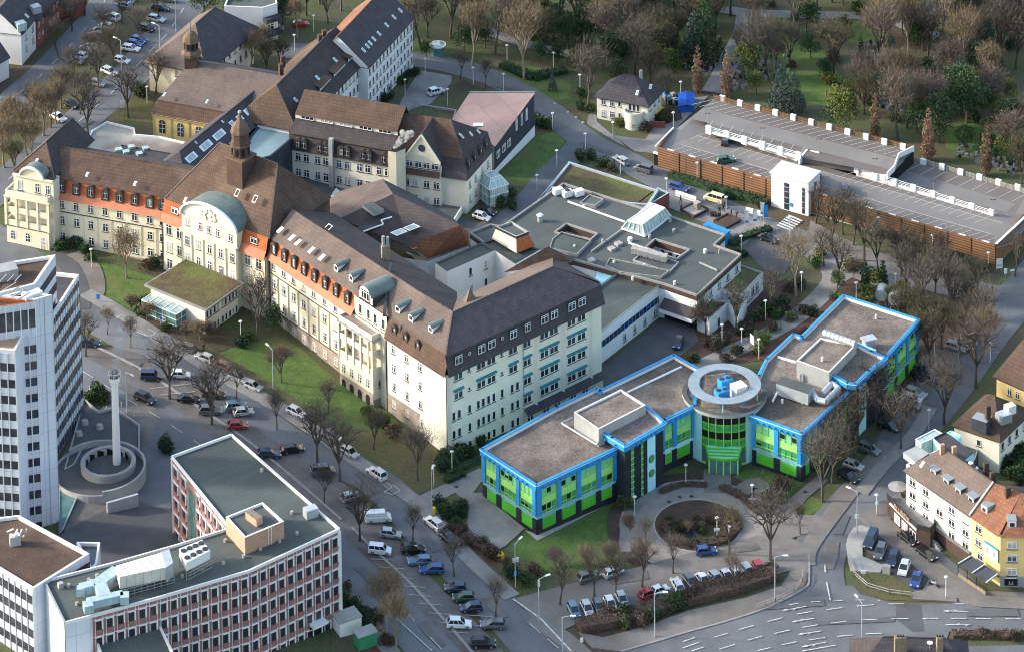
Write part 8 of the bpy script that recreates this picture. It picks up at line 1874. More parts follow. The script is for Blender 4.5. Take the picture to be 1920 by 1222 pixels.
cars=[
 (H3,205,488,1,-.05,'box','white','white delivery van on the parking strip, uppermost of the strip row'),(H3,275,575,1,.12,'hatch','silver','silver hatchback just below the white delivery van'),(H3,215,668,1,.1,'mpv','white','white people carrier nearest the tram road'),
 (H3,400,662,1,-.05,'suv','black','black car with roof rails beside the white people carrier'),(H3,440,728,-1,.02,'estate','lblue','pale blue estate car above the dark blue one'),(H3,507,775,-1,.02,'estate','blue','dark blue estate car below the pale blue one'),
 (H3,640,880,-1,-.02,'hatch','dblue','dark car, uppermost of the lower three dark cars'),(H3,685,933,-1,-.02,'hatch','green','dark green car, middle of the lower three dark cars'),(H3,728,990,-1,.05,'hatch','dblue','dark hatchback, lowest of the three dark cars'),
 (H3,660,1082,1,.03,'suv','white','white car with black roof panel near the bottom edge'),(H3,850,1085,-1,-.02,'estate','grey','grey estate car right of the white one near bottom'),(H3,795,1192,1,.0,'suv','black','black car at the bottom edge of the parking strip'),
 (H3,50,368,1,-.3,'hatch','silver','silver car under the bare tree left of the van'),(H3,197,238,-1,-.72,'suv','white','white car with dark sunroof driving along the side lane'),(H3,517,518,-1,-.8,'suv','white','white car parked by the pavement near the yellow post'),(H3,605,608,1,.9,'suv','black','black car parked behind the white one at the kerb'),
 (H3,45,118,1,.6,'hatch','silver','silver car parked under trees opposite the corner block'),(H3,-55,25,1,.5,'hatch','white','white car half hidden behind the street tree trunk'),
 (D3_,1665,1112,1,.48,'hatch','white','white hatchback driving on the lane before the lawn'),(D3_,1045,748,-1,-.4,'estate','grey','grey estate car nearest the glazed pavilion'),(D3_,1148,806,-1,-.4,'hatch','silver','silver grey car, second behind the pavilion kerb'),(D3_,1240,852,-1,-.4,'suv','brown','dark brown car parked along the lawn kerb'),(D3_,1338,920,1,.4,'suv','silver','silver car fourth along the lawn kerb'),(D3_,1425,968,1,.4,'small','silver','small silver car with black top, fifth at lawn kerb'),
 (D3_,850,912,1,.02,'mpv','dblue','dark blue minivan on the parking strip above the road'),(D3_,1015,902,1,.02,'hatch','white','white hatchback beside the dark blue minivan'),(D3_,815,1036,1,.45,'suv','black','black off-road car driving on the tram road'),(D3_,1060,1036,1,0.05,'sedan','black','black saloon parked right of the bare tree trunk'),(D3_,1200,1012,1,.05,'estate','brown','dark car behind the second bare tree'),(D3_,1180,1105,1,0,'suv','grey','grey brown car left of the blue grey car'),
 (D3_,1325,1082,1,-.1,'suv','lblue','blue grey car touching the white one on the strip'),(D3_,1368,1112,1,-.1,'hatch','silver','pale silver hatchback above the red car'),(D3_,1335,1188,1,-.05,'hatch','red','bright red car on the street parking strip'),(D3_,500,724,1,.05,'estate','dblue','dark estate car beside the tower under a bare tree'),
 (lambda x,y:g_(x,y),1510,126,1,.02,'estate','dblue','dark blue car right behind the felt roof edge'),(lambda x,y:g_(x,y),1640,100,1,-.15,'estate','black','black estate car above the dark blue one'),(lambda x,y:g_(x,y),1810,226,1,-.1,'van','grey','grey minibus between the two street trees'),
 (H3,1385,818,1,-.35,'suv','grey','grey car parked on the lane below the lawn'),(H3,1525,793,1,-.4,'hatch','silver','silver car right of the grey one below the lawn'),(H3,1887,862,-.5,-1,'hatch','white','white car standing across the lane end'),(H3,1725,912,1,-.4,'hatch','red','red car under the bare trees of the lane'),(H3,1790,892,1,-.4,'small','white','small white car beside the red one'),
 (H3,1305,1006,.5,1,'hatch','lblue','blue car, leftmost in the row by the shrub bed'),(H3,1380,996,.5,1,'hatch','silver','silver car, second from left by the shrub bed'),(H3,1445,986,.5,1,'hatch','grey','dark grey car, third from left by the shrub bed'),(H3,1510,972,.5,1,'hatch','white','white car, fourth from left by the shrub bed'),(H3,1575,945,.5,1,'hatch','silver','silver car, fifth from left by the shrub bed'),
 (I3,130,672,1,-.12,'hatch','blue','bright blue hatchback driving past the ring drive'),(I3,45,846,.7,.9,'hatch','grey','grey car at the left end of the hedge row'),(I3,118,838,.8,.9,'sedan','white','white saloon, second in the hedge row'),(I3,190,828,.8,.9,'hatch','silver','silver hatchback, third in the hedge row'),(I3,248,818,.8,.9,'small','white','white and black small car, fourth in the hedge row'),(I3,305,806,.8,.9,'hatch','white','white car, fifth in the hedge row'),(I3,368,788,.8,.9,'estate','silver','silver estate, sixth in the hedge row'),(I3,430,772,.6,.9,'hatch','red','dark red car at the right end of the hedge row'),
 (I3,1057,614,-.45,1,'van','dblue','dark blue minibus at the head of the triangle bays'),(I3,1110,674,-.4,1,'estate','grey','grey dark car second in the triangle bays'),(I3,1180,716,-.4,1,'estate','dblue','dark car third in the triangle bays'),(I3,1243,768,-.35,1,'hatch','white','white car fourth in the triangle bays'),(I3,1312,832,-.3,1,'sedan','blue','blue saloon at the end of the triangle bays'),(I3,1265,602,1,.75,'sedan','black','black saloon parked before the brick shopfront'),(I3,1370,688,1,.75,'sedan','black','second black saloon below the shopfront steps'),
 (I3,930,256,.9,.5,'suv','black','black car parked at the side street near the tree'),(I3,960,192,1,.35,'hatch','silver','silver car above the black one on the side street'),(I3,1050,103,1,.4,'mpv','grey','grey car under the street tree further up'),
 (S3_,1290,1038,1,.25,'hatch','white','white car in the bays behind the green wing'),(S3_,1310,1004,1,.35,'estate','silver','silver estate above the white car behind the green wing'),(S3_,1285,1072,1,.3,'hatch','grey','dark grey car lowest behind the green wing'),(S3_,1350,905,1,.3,'hatch','black','black car in the shade of the green wing'),(S3_,1390,925,1,.3,'estate','dblue','dark car right of the black one in the shade'),(S3_,1340,870,1,.3,'hatch','grey','grey car furthest back beside the green wing'),(S3_,1540,745,1,.3,'estate','silver','silver car under bare trees near the thicket'),(S3_,1590,735,1,.3,'hatch','grey','grey car beside the silver one near the thicket'),(S3_,1160,1190,1,.4,'estate','black','black car under trees right of the green wing'),
 (S3_,480,138,1,.35,'sedan','black','black car on the small clinic car park'),
 (lambda x,y:(1280+x/3,y/3),178,1136,-1,-.3,'van','cream','cream taxi minibus on the road by the forecourt'),(lambda x,y:(1280+x/3,y/3),-20,1072,1,.3,'estate','blue','blue car waiting beside the white banner'),
 (lambda x,y:(640+x/3,y/3),1573,918,-1,-.6,'estate','silver','silver grey car driving, upper of two on the road'),(lambda x,y:(640+x/3,y/3),1700,968,-1,-.3,'mpv','grey','dark grey people carrier driving behind the silver one'),(lambda x,y:(640+x/3,y/3),530,532,1,-.3,'suv','white','white car parked alone near the ward building'),
 (r4,1692,1128,1,.3,'hatch','white','white car next to the glass stairwell'),(r4,1732,1092,1,.3,'hatch','black','black car half behind the white one at the glass stairwell'),(e_,1895,725,-.4,1,'hatch','dblue','dark car in the sunken delivery yard'),
 (A3_,630,112,-1,-.35,'suv','white','white car highest in the left boulevard row'),(A3_,598,162,-1,-.3,'hatch','silver','silver car second in the left boulevard row'),(A3_,562,186,-1,-.3,'hatch','dblue','dark car third in the left boulevard row'),(A3_,545,210,-1,-.3,'hatch','grey','grey car fourth in the left boulevard row'),(A3_,530,242,-1,-.3,'estate','brown','brown car fifth in the left boulevard row'),(A3_,500,278,-1,-.25,'hatch','white','white car sixth in the left boulevard row'),(A3_,478,302,-1,-.25,'hatch','grey','grey car seventh in the left boulevard row'),(A3_,447,330,-1,-.2,'hatch','white','white car eighth in the left boulevard row'),(A3_,430,358,-1,-.2,'small','silver','small silver car lowest in the left boulevard row'),
 (A3_,715,18,-1,-.3,'hatch','silver','silver car cut by the top edge'),(A3_,700,45,-1,-.3,'hatch','lblue','pale blue car below the one at the top edge'),(A3_,735,5,-1,-.3,'hatch','grey','grey car at the very top edge of the boulevard'),
 (A3_,880,122,1,.2,'estate','silver','silver car on the right boulevard bays'),(A3_,827,175,1,.3,'hatch','black','black car with crossed marking behind it'),(A3_,905,60,1,.15,'estate','black','black estate high in the right bays'),(A3_,945,12,1,.1,'hatch','grey','grey car near the top in the right bays'),(A3_,780,240,1,.2,'hatch','blue','blue hatchback upper of the blue pair'),(A3_,758,262,1,.2,'hatch','blue','blue hatchback lower of the blue pair'),(A3_,735,288,1,.15,'estate','white','white estate below the blue pair'),(A3_,685,356,1,.2,'hatch','white','white car alone between the boulevard trees'),(A3_,617,418,1,.4,'estate','white','white estate with dark windows in the right bays'),(A3_,548,484,1,.15,'hatch','silver','silver hatchback beside the red hoarding'),(A3_,330,676,1,.5,'sedan','white','white car on the road before the west wing'),(A3_,400,605,1,.4,'hatch','black','black car in the shade under boulevard trees'),
 (A3_,1550,172,1,.1,'hatch','grey','grey car parked behind the annex trees'),(A3_,1690,150,1,-.05,'hatch','red','red car parked beside the round bare tree'),
]
for fn_,x,y,dx,dy,t,c,lab in cars:
    X,Y=fn_(x,y); car(X,Y,dx,dy,t,c,lab,group='parked and moving cars')
for x,y,dx,dy,t,c,lab in ((1360,269,.15,-1,'hatch','black','black car parked against the white parapet on the car park'),(1360,304,1,-.15,'estate','green','dark green car on the front deck of the car park'),(1585,361,.08,-1,'suv','dblue','dark car driving on the car park beside the lift tower')):
    car(x,y,dx,dy,t,c,lab,z=4.06,group='parked and moving cars')
car(1532,338,.2,-1,'hatch','blue','blue car half hidden behind the lift tower',z=4.06,group='parked and moving cars')
# ============================================================ LAMPS, SIGNS, PEOPLE
def lampdata():
    p=MB(); p.cyl(0,0,0,.6,.10,.09,'metal',8); p.cyl(0,0,.6,4.1,.07,.05,'whitep',8)
    h=MB(); h.cyl(0,0,4.0,4.12,.1,.34,'steel',12); h.cyl(0,0,4.12,4.24,.38,.3,'lampw',14)
    q=MB(); q.cyl(0,0,0,8.,.11,.07,'metal',8); q.bar((0,0,8),(1.4,0,8.25),.08,'metal'); g=MB(); g.box((1.8,0,8.15),.95,.3,.16,'whitep')
    return p.data('pole'),h.data('lamp_head'),q.data('pole'),g.data('lamp_head')
LP=lampdata()
def lamps(place,pts,arm=False):
    pts=sorted(pts)
    for i,p in enumerate(pts):
        x,y=p[0],p[1]; r=thing('street_lamp',G(x,y,.05),('tall arm lamp' if arm else 'white disc lamp')+(', %s from the left, %s'%(ORD[i],place) if len(pts)>1 else ' '+place),'street lamp','street lamps',p[2] if len(p)>2 else 0.)
        inst('pole',LP[2 if arm else 0],r,(0,0,0)); inst('lamp_head',LP[3 if arm else 1],r,(0,0,0))
bq=lambda l:[(640+x/3,y/3) for x,y in l]; fq=lambda l:[S3_(x,y) for x,y in l]; hq=lambda l:[H3(x,y) for x,y in l]; iq=lambda l:[I3(x,y) for x,y in l]; cq=lambda l:[(1280+x/3,y/3) for x,y in l]
lamps('around the upper hospital drive',bq([(686,262),(933,352),(1193,395),(742,480),(359,548),(472,430),(597,602),(913,515)]))
lamps('on the road past the villa',bq([(1189,738),(1343,520),(1373,855),(1528,790),(1570,988),(1910,560),(1868,735),(1829,1110)]))
lamps('beside the clinic',bq([(1101,1090),(1213,950)])+fq([(330,215),(669,422),(466,582),(222,718),(332,740),(428,800)]))
lamps('below the timber car park wall',cq([(82,1020),(390,1100),(245,1215)])+fq([(1100,110),(1405,210),(1718,310),(600,110),(976,480),(1197,430)]))
lamps('near the ring drive',hq([(520,295),(1648,470),(622,215)])+iq([(18,290),(390,405),(193,590),(260,640),(1478,925),(88+1000,460)]))
lamps('on the hospital lawns',[D3_(515,292),D3_(1355,700)]); lamps('by the chapel and annex',[A3_(828,590),A3_(1765,185),A3_(1657,295)])
lamps('along the green wing bays',fq([(1415,790),(1385,1200),(1730,820)]))
lamps('along the main streets',[(*D3_(1537,970),2.2),(*D3_(715,1100),-.8),(*H3(510,460),1.5),(*H3(978,860),1.),(*I3(980,560),2.5),(*I3(518,930),0.),(*H3(1760,1140),0.),(*H3(1110,1060),.5),(*I3(1005,1195),2.),(1055,1240,0.)],True)
lamps('on the boulevard',[(300,112,2.5),(330,60,2.5),(228,140,2.5)],True)
# deck lamps on the car park
for i,(x,y,z) in enumerate(((1327,240,5.5),(1430,268,5.5),(1536,289,5.5),(1641,326,4.0),(1750,368,2.6),(1862,403,4.0))):
    r=thing('deck_lamp',P(x,y,z),'thin twin head lamp, %s from the left, on the car park deck'%ORD[i],'lamp','car park lamps'); m=MB(); m.cyl(0,0,0,3.3,.05,.04,'steel',6); m.build('pole',None) if False else inst('pole',m.data('pole'),r,(0,0,0)); m=MB(); m.box((.35,0,3.3),.5,.2,.1,'darkm'); m.box((-.35,0,3.3),.5,.2,.1,'darkm'); inst('lamp_head',m.data('lamp_head'),r,(0,0,0))
# people
def figure(top,leg,st=.22,arm=.18):
    bm=bmesh.new(); J=dict(p=(0,0,.92),c=(0,.02,1.25),n=(0,.02,1.47),h=(0,.04,1.60),t=(0,.03,1.72),lh=(-.1,0,.9),lk=(-.1,st*.6,.5),lf=(-.1,st*.8,.06),lt=(-.1,st*.8+.16,.03),rh=(.1,0,.9),rk=(.1,-st*.2,.5),rf=(.1,-st,.08),rt=(.1,-st+.16,.03),ls=(-.19,.02,1.42),le=(-.25,-arm*.6,1.14),lw=(-.24,-.02-arm*.4,.9),rs=(.19,.02,1.42),re=(.25,arm*.5,1.14),rw=(.24,arm+.06,.92))
    E_=[('p','c'),('c','n'),('n','h'),('h','t'),('p','lh'),('lh','lk'),('lk','lf'),('lf','lt'),('p','rh'),('rh','rk'),('rk','rf'),('rf','rt'),('c','ls'),('ls','le'),('le','lw'),('c','rs'),('rs','re'),('re','rw')]
    R_=dict(p=.15,c=.17,n=.06,h=.10,t=.07,lh=.10,lk=.065,lf=.045,lt=.035,rh=.10,rk=.065,rf=.045,rt=.035,ls=.08,le=.05,lw=.035,rs=.08,re=.05,rw=.035)
    V={k:bm.verts.new(v) for k,v in J.items()}; [bm.edges.new((V[a],V[b])) for a,b in E_]; ks=list(J)
    me=bpy.data.meshes.new('person'); bm.to_mesh(me); bm.free(); o=bpy.data.objects.new('tmp',me); COL.objects.link(o); md=o.modifiers.new('s','SKIN')
    for i,k in enumerate(ks): me.skin_vertices[0].data[i].radius=(R_[k],R_[k]); me.skin_vertices[0].data[i].use_root=(k=='p')
    o.modifiers.new('u','SUBSURF').levels=1; dg=bpy.context.evaluated_depsgraph_get(); m2=bpy.data.meshes.new_from_object(o.evaluated_get(dg)); bpy.data.objects.remove(o)
    m2.materials.clear(); [m2.materials.append(M[x] if x in M else CP[x]) for x in (top,leg,'skin','hair')]
    for p in m2.polygons:
        z=p.center.z; p.material_index=3 if z>1.66 or (z>1.56 and p.center.y<.0) else 2 if z>1.49 or (z<.98 and z>.8 and abs(p.center.x)>.2) else 0 if z>.88 else 1
    return m2
FG=[figure('darkm','black'),figure('slatew','darkm',.3),figure('brick','darkm'),figure('conc','slatew')]
for i,(x,y,k,rz,lab) in enumerate(((1276.5,383,0,1.,'person in dark coat standing alone behind the glass roof lantern'),(1277.5,399,2,.3,'person in dark red jacket by the square planter'),(1347.5,393,3,2.,'person in pale jacket beside the taxi minibus'),(1349.5,404,1,.5,'person in grey coat next to the small round tree'),(1381.5,412,0,2.2,'person in black coat near the white flags'),(1371.5,409,1,1.2,'person in dark clothes left of the flags'),(1356.5,399,0,.2,'person in dark clothes behind the forecourt lamp'),(1470,984,1,.9,'person in dark coat walking on the path by the bare tree'),(1861,553,1,2.5,'person in grey walking on the street near the car park corner'),(382,661,0,.4,'person in black beside the parked cars below the pavilion'),(1719,762,0,1.,'person in dark clothes behind the parked cars'),(1128,1070,1,1.4,'person in grey beside the silver car on the lane'))):
    o=bpy.data.objects.new('person',FG[k]); COL.objects.link(o); o.location=G(x,y,.2); o.rotation_euler=(0,0,rz); o.scale=(1.1,1.1,1.1); tag(o,lab,'person')
# signs, boxes, street furniture
M['tarp']=mat('blue_tarpaulin',(.015,.10,.45),(.012,.07,.34),.8,rough=.5,bump=.5); M['ugreen']=mat('cabinet_green',(.03,.20,.10),(.025,.17,.085),.8); M['uyel']=mat('signal_yellow',(.75,.50,.02),rough=.5)
def sboard(name,x,y,w,h,z,rz,m,label,cat='sign',posts=True,z_=None):
    r=thing(name,G(x,y,.1),label,cat,None,rz); b=MB(); b.box((0,0,z),w,.08,h,m); b.box((0,-.05,z+h*.25),w*.8,.02,h*.12,'steel') if m=='whitep' and w>.8 else None; inst('panel',b.data('panel'),r,(0,0,0)); p=MB()
    for s in ((-w*.4,w*.4) if w>1 else (0,)): p.cyl(s,.08,0,z+h,.04,.04,'steel',6)
    inst('post',p.data('post'),r,(0,0,0))
sboard('notice_board',1410,650,1.4,1.8,.6,-1.1,'whitep','tall white board beside the steps above the green office')
sboard('information_sign',1434,928,1.9,.8,.3,.7,'whitep','low white sign on the lawn right of the rotunda')
sboard('house_sign',1411,942,1.4,.3,.5,.1,'whitep','narrow white sign beside the lawn lamp')
sboard('parking_sign',1874,512,1.3,2.1,.9,.2,'whitep','white and orange tariff board at the car park corner'); sboard('traffic_sign',1885.5,530,.6,1.1,1.8,.2,'whitep','small white sign beside the tariff board'); sboard('street_sign',1898,532,.9,.25,2.6,.4,'lblue','pale blue street name sign at the car park corner')
sboard('traffic_sign',*H3(980,790),1.1,.8,2.4,.3,'whitep','white direction sign at the lawn corner of the pavement'); sboard('parking_sign',*H3(978,850),.5,.7,1.9,.3,'blue','blue parking sign below the white direction sign')
sboard('parking_sign',*D3_(1537,930),.5,.7,1.9,.6,'blue','blue parking sign on the lawn lamp'); sboard('parking_sign',*D3_(905,640),.4,.6,2.3,.6,'blue','blue sign in front of the glazed pavilion'); sboard('parking_sign',*D3_(553,480),.7,1.0,.6,.2,'blue','blue and white sign at the brick drive')
sboard('traffic_sign',*I3(192,600),1.0,.5,1.9,.1,'whitep','white sign at the edge of the ring drive'); sboard('traffic_sign',*I3(978,550),.7,.8,2.6,.1,'whitep','white speed sign on the lamp at the triangle'); sboard('traffic_sign',*I3(1090,455),.6,.6,2.,.1,'lblue','blue round sign on the pavement corner'); sboard('traffic_sign',*I3(1015,820),.9,.6,1.2,.1,'whitep','white sign on the triangle grass'); sboard('traffic_sign',*H3(1110,880),.4,1.2,.8,.1,'whitep','white post sign at the lane mouth')
sboard('traffic_sign',*H3(1350,1205),.5,.8,1.2,.1,'whitep','small white framed sign by the crossing'); sboard('building_sign',*A3_(690,615),.9,1.6,.3,.3,'whitep','white and blue board beside the chapel garden'); sboard('hoarding',*A3_(485,540),1.8,2.0,.4,.6,'brick','red and white hoarding at the boulevard bays')
sboard('banner',1286,377,5.2,1.3,.3,-.62,'whitep','long white banner along the road by the forecourt','banner'); sboard('banner',1414,414,3.8,1.2,1.3,-.5,'whitep','white banner between the flags','banner')
for x,y,h,m,lab in ((1396,432,4.4,'whitep','slim white flag left of the banners'),(1412,436,5.2,'whitep','white flag on the left pole above the hedge'),(1426,430,6.,'whitep','white flag on the tallest pole above the hedge'),(1432,432,5.6,'blue','blue flag right of the tallest white flag')):
    r=thing('flag',G(x,y,.1),lab,'flag'); p=MB(); p.cyl(0,0,0,h,.05,.04,'metal',6); inst('pole',p.data('pole'),r,(0,0,0)); f=MB()
    for k in range(6): z=h-.1-k*.45; f.face([Vector((.05,.06*math.sin(k),z)),Vector((.85,.06*math.sin(k+1),z-.1)),Vector((.85,.06*math.sin(k+2),z-.55)),Vector((.05,.06*math.sin(k+1),z-.45))],m if k<5 else 'blue')
    inst('cloth',f.data('cloth'),r,(0,0,0))
mb=MB(); c=G(1345,432); pts=[r6(1100,300,2.6),r6(1300,345,2.6),r6(1262,372,2.6),r6(1095,318,2.6)]; mb.prism([r6(1092,285,2.6),r6(1135,268,2.6),r6(1300,335,2.6),r6(1262,368,2.6)],0,2.6,'blue'); 
for k in range(14): q=lerp(r6(1092,285,2.6),r6(1262,368,2.6),(k+.5)/14); mb.bar(V3(q+Vector((0,-.03,0)),.1),V3(q+Vector((0,-.03,0)),2.5),.1,'blue')
solo('blue_container',mb,'long bright blue cabin with ribbed roof beside the clinic wall','container')
mb=MB(); 
for (a,b,h,t) in (((1282,396),(1322,412),.55,'dbrick'),): pass
def frame_bed(x,y,w,l,rz,label,inner):
    c=G(x,y); mb=MB(); ca,sa=math.cos(rz),math.sin(rz)
    for sx,sy,lx,ly in ((0,-1,w,.35),(0,1,w,.35),(-1,0,.35,l),(1,0,.35,l)): mb.box((c.x+sx*w/2*ca-sy*l/2*sa,c.y+sx*w/2*sa+sy*l/2*ca,0),lx,ly,.65,'dbrick',rz)
    mb.box((c.x,c.y,0),w-.3,l-.3,.45,inner,rz); return c,mb
c,mb=frame_bed(1302,397,4.2,3.9,.75,'','pavel'); mb.box((c.x+.6,c.y+.5,.4),1.1,1.1,1.3,'barkl',.75); mb.box((c.x+.6,c.y+.5,1.7),1.25,1.25,.2,'pavel',.75); solo('fountain',mb,'square stone fountain basin with block on the forecourt','fountain')
c,mb=frame_bed(1363,418,4.2,3.6,.75,'','mulch'); solo('planter',mb,'brown square planting bed round the forecourt lamp','planter')
plant('shrub',1336,407,.55,1.,'round rusty brown bush on the forecourt'); plant('gshrub',1348.5,408,.35,1.6,'small clipped round tree on the forecourt')
for x,y,s,lab in ((1285,199,1.15,'large blue tarpaulin covered stack beside the villa'),):
    c=G(x,y); mb=MB(); mb.prism([Vector((c.x+a*s,c.y+b*s,0)) for a,b in ((-1.5,-2.8),(1.5,-2.6),(1.9,2.7),(-1.1,2.8))],0,1.5,'tarp'); mb.up([Vector((c.x+a*s,c.y+b*s,z)) for a,b,z in ((-1.6,-2.9,1.5),(0,-2.9,1.9),(0.4,2.9,1.9),(-1.2,2.9,1.5))],'tarp'); mb.up([Vector((c.x+a*s,c.y+b*s,z)) for a,b,z in ((1.6,-2.7,1.5),(0,-2.9,1.9),(0.4,2.9,1.9),(2.0,2.8,1.5))],'tarp'); solo('tarpaulin_stack',mb,lab,'covered stack')
random.seed(4)
for i in range(8):
    x,y=1248+i*3.2+random.uniform(-2,2),185+random.uniform(-3,12); c=G(x,y); mb=MB(); mb.box((c.x,c.y,0),.8,.9,1.2,random.choice(['darkm','conc','slatew']),random.uniform(0,2)); mb.box((c.x,c.y,1.2),.9,1.,.1,random.choice(['blue','darkm','conc']),.4); solo('waste_bin',mb,'wheeled waste bin, %s from the left, behind the villa'%ORD[i],'waste bin','bins behind the villa')
c=G(1232,219); mb=MB(); mb.box((c.x,c.y,0),1.4,3.4,1.5,'darkm',-.5); mb.box((c.x,c.y,1.5),1.6,3.6,.15,'uyel',-.5); solo('yellow_container',mb,'dark container with yellow lid at the villa wall','container')
c=G(1233,240); mb=MB(); mb.box((c.x,c.y,0),3.4,.3,1.5,'brick',-.1); solo('brick_wall',mb,'short red brick wall right of the villa','wall')
for x,y,lab in ((1652,572,'left grey cylindrical tank behind the green wing'),(1676,580,'right grey cylindrical tank behind the green wing')):
    c=G(x,y); r=thing('storage_tank',c,lab,'tank'); m=MB(); m.bar((-.2,-1.4,2.8),(.5,1.2,2.8),2.4,'metal',n=16); m.bar((.5,1.2,2.8),(.65,1.6,2.8),1.5,'metal',n=12); inst('vessel',m.data('vessel'),r,(0,0,0)); m=MB(); [m.bar((sx,sy,0),(sx*.6,sy,1.9),.2,'steel') for sx in (-.9,.9) for sy in (-1,1)]; inst('stand',m.data('stand'),r,(0,0,0))
p=s4(103,745,3.1); r=thing('parasol',p,'cream parasol open on the corner terrace','parasol'); m=MB(); m.cyl(0,0,0,2.3,.05,.05,'steel',6); inst('pole',m.data('pole'),r,(0,0,0)); m=MB(); m.cyl(0,0,2.05,2.75,1.75,.08,'pavel',12); inst('canopy',m.data('canopy'),r,(0,0,0))
c=G(1752,1100); r=thing('motorcycle',c,'silver motorcycle parked on the corner pavement','motorcycle',None,-.6)
w_=MB(); n=12; 
for sx in (-.7,.7): 
    mm=MB(); rg_=[Vector((.32*math.cos(2*math.pi*i/n),0,.32+.32*math.sin(2*math.pi*i/n))) for i in range(n)]; mm.face([v+Vector((0,-.07,0)) for v in rg_],'tyre'); mm.face([v+Vector((0,.07,0)) for v in rg_],'tyre'); [mm.face([rg_[i]+Vector((0,-.07,0)),rg_[(i+1)%n]+Vector((0,-.07,0)),rg_[(i+1)%n]+Vector((0,.07,0)),rg_[i]+Vector((0,.07,0))],'tyre') for i in range(n)]; inst('wheel',mm.data('wheel'),r,(sx,0,.15))
m=MB(); m.bar((-.6,0,.75),(.35,0,.85),.3,'metal',h=.35); m.bar((.3,0,1.),(.7,0,.4),.1,'rim'); m.bar((.35,-.35,1.15),(.35,.35,1.15),.06,'darkm'); m.bar((-.5,0,.98),(.05,0,1.0),.28,'darkm',h=.14); inst('frame',m.data('frame'),r,(0,0,.15))
c=G(1662,1074); mb=MB(); mb.box((c.x,c.y,0),1.3,.7,1.4,'pavel',-.3); mb.box((c.x,c.y,1.4),1.4,.8,.08,'conc',-.3); solo('utility_box',mb,'pale grey utility cabinet beside the triangle bays','utility box')
c=G(685,1208); mb=MB(); mb.box((c.x,c.y,c.z),3.4,2.2,2.4,'ugreen',.5); mb.box((c.x,c.y,c.z+2.4),3.6,2.4,.2,'conc',.5); solo('green_cabinet',mb,'green cabinet with pale flat top by the tram road','utility box')
c=G(651,1180); mb=MB(); mb.box((c.x,c.y,c.z),4,3,2.6,'whitep',.5); mb.box((c.x,c.y,c.z+2.6),4.3,3.3,.2,'pavel',.5); solo('substation',mb,'small white hut beside the rose gridded office','hut')
c=G(814,965); mb=MB(); mb.cyl(c.x,c.y,c.z,c.z+1.5,.28,.28,'uyel' if 'uyel' in M else 'yellow',10); solo('post_box',mb,'yellow post box at the path corner','post box')
c=G(938,1047); mb=MB(); mb.box((c.x,c.y,c.z),1.2,1.0,.9,'uyel',.4); mb.box((c.x,c.y,c.z+.9),1.3,1.1,.1,'uyel',.4); solo('grit_box',mb,'yellow grit box in the brown hedge','grit box')
def railing(name,pts,label):
    mb=MB(); ps=[G(x,y,.12) for x,y in pts]
    for a,b in zip(ps,ps[1:]):
        for h in (.45,.9): mb.bar(a+Vector((0,0,h)),b+Vector((0,0,h)),.1,'pavel')
        L=(b-a).length; k=max(1,round(L/1.8))
        for i in range(k+1): q=lerp(a,b,i/k); mb.bar(q,q+Vector((0,0,.95)),.1,'pavel')
    solo(name,mb,label,'railing',None,ps[0])
railing('guard_rail',iq([(410,985),(520,945),(630,895),(672,830),(675,785)]),'white guard rail round the kerb before the hedge row')
railing('guard_rail',iq([(942,720),(965,800),(1040,865),(1160,900),(1285,915)]),'white guard rail along the triangle grass')
# tram stop style post lamps (short bollards) along the street
for i,(x,y) in enumerate([D3_(505,980),D3_(530,990),D3_(560,1010),D3_(590,1030),D3_(683,1070),D3_(755,1125),D3_(600,1090)]):
    c=G(x,y); mb=MB(); mb.cyl(c.x,c.y,c.z,c.z+1.1,.09,.08,'whitep',8); mb.cyl(c.x,c.y,c.z+.8,c.z+.95,.095,.095,'steel',8); solo('bollard',mb,'white bollard, %s from the left, on the verge by the chimney'%ORD[i],'bollard','bollards')
for i,(x,y) in enumerate([(978,160),(990,168),(1003,172),(1040,195),(1065,212),(1080,222),(1093,232),(950,149),(940,145)]):
    c=G(x,y); mb=MB(); mb.cyl(c.x,c.y,0,.5,.42,.3,'pavel',7); solo('boulder',mb,'pale boulder, %s from the left, along the upper drive'%ORD[i],'boulder','boulders')
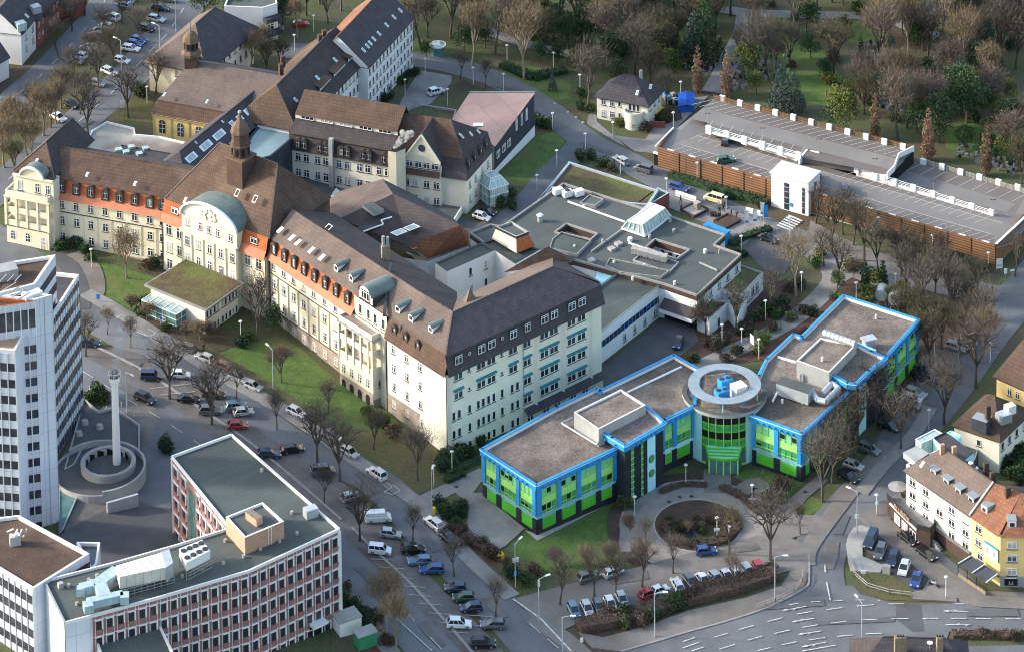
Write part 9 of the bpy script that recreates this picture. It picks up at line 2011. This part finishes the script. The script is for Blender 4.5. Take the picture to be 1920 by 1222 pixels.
# gravestones in the park
random.seed(12); mb=MB()
for poly,n_ in (([(1370,120),(1400,120),(1400,170),(1350,175)],60),([(1610,80),(1660,85),(1650,150),(1600,140)],90),([(1420,90),(1480,80),(1480,150),(1430,160)],50),([(1800,270),(1910,300),(1900,330),(1790,295)],70),([(1650,150),(1700,160),(1690,220),(1640,200)],70),([(1310,90),(1350,60),(1350,120),(1320,150)],50),([(1740,110),(1850,120),(1850,180),(1740,170)],60)):
    k=0
    while k<n_:
        x,y=random.uniform(1300,1910),random.uniform(60,340)
        if inpoly(x,y,poly): c=G(x,y); mb.box((c.x,c.y,0),.6,.18,random.uniform(.5,1.),random.choice(['conc','pave','conc','darkm']),random.gauss(.1,.15)); k+=1
o=mb.build('gravestones'); o['kind']='stuff'
# steam plumes
def steam(pts,label):
    mb=MB(); o=None; mt=bpy.data.materials.get('steam')
    if not mt:
        mt=bpy.data.materials.new('steam'); mt.use_nodes=True; n=mt.node_tree; n.nodes.remove(n.nodes['Principled BSDF']); v=n.nodes.new('ShaderNodeVolumePrincipled'); v.inputs['Color'].default_value=(.95,.95,.95,1); n.links.new(v.outputs[0],n.nodes['Material Output'].inputs['Volume'])
        nz=n.nodes.new('ShaderNodeTexNoise'); nz.inputs['Scale'].default_value=.8; nz.inputs['Detail'].default_value=4; tc=n.nodes.new('ShaderNodeTexCoord'); n.links.new(tc.outputs['Object'],nz.inputs['Vector']); r=n.nodes.new('ShaderNodeMapRange'); r.inputs[1].default_value=.40; r.inputs[2].default_value=.66; r.inputs[4].default_value=1.9; n.links.new(nz.outputs[0],r.inputs[0]); n.links.new(r.outputs[0],v.inputs['Density'])
    bm=bmesh.new(); p0=Vector(pts[0][0])
    for p,r in pts: bmesh.ops.create_icosphere(bm,subdivisions=2,radius=r,matrix=Matrix.Translation(Vector(p)-p0)@Matrix.Diagonal((1,1,1.2,1)))
    me=bpy.data.meshes.new('steam'); bm.to_mesh(me); bm.free(); me.materials.append(mt); o=bpy.data.objects.new('steam',me); COL.objects.link(o); o.location=p0; o['kind']='stuff'; o['label']=label
c=r4(1045,590,15.2); steam([((c.x,c.y,15.4),.6),((c.x+.6,c.y,16.2),.7),((c.x+1.2,c.y,16.9),.85),((c.x+1.9,c.y,17.4),.95),((c.x+2.7,c.y,17.9),.9),((c.x+3.4,c.y,18.3),.7),((c.x+1.5,c.y,18.6),.6)],'white steam drifting from the square flue shaft')
q=P(221,893,6.); steam([((q.x,q.y,27.2),.55),((q.x+.3,q.y,28.6),.7),((q.x+.5,q.y,30.2),.75),((q.x+.9,q.y,32),.85),((q.x+1.1,q.y,33.8),.7)],'thin steam above the slim white chimney')
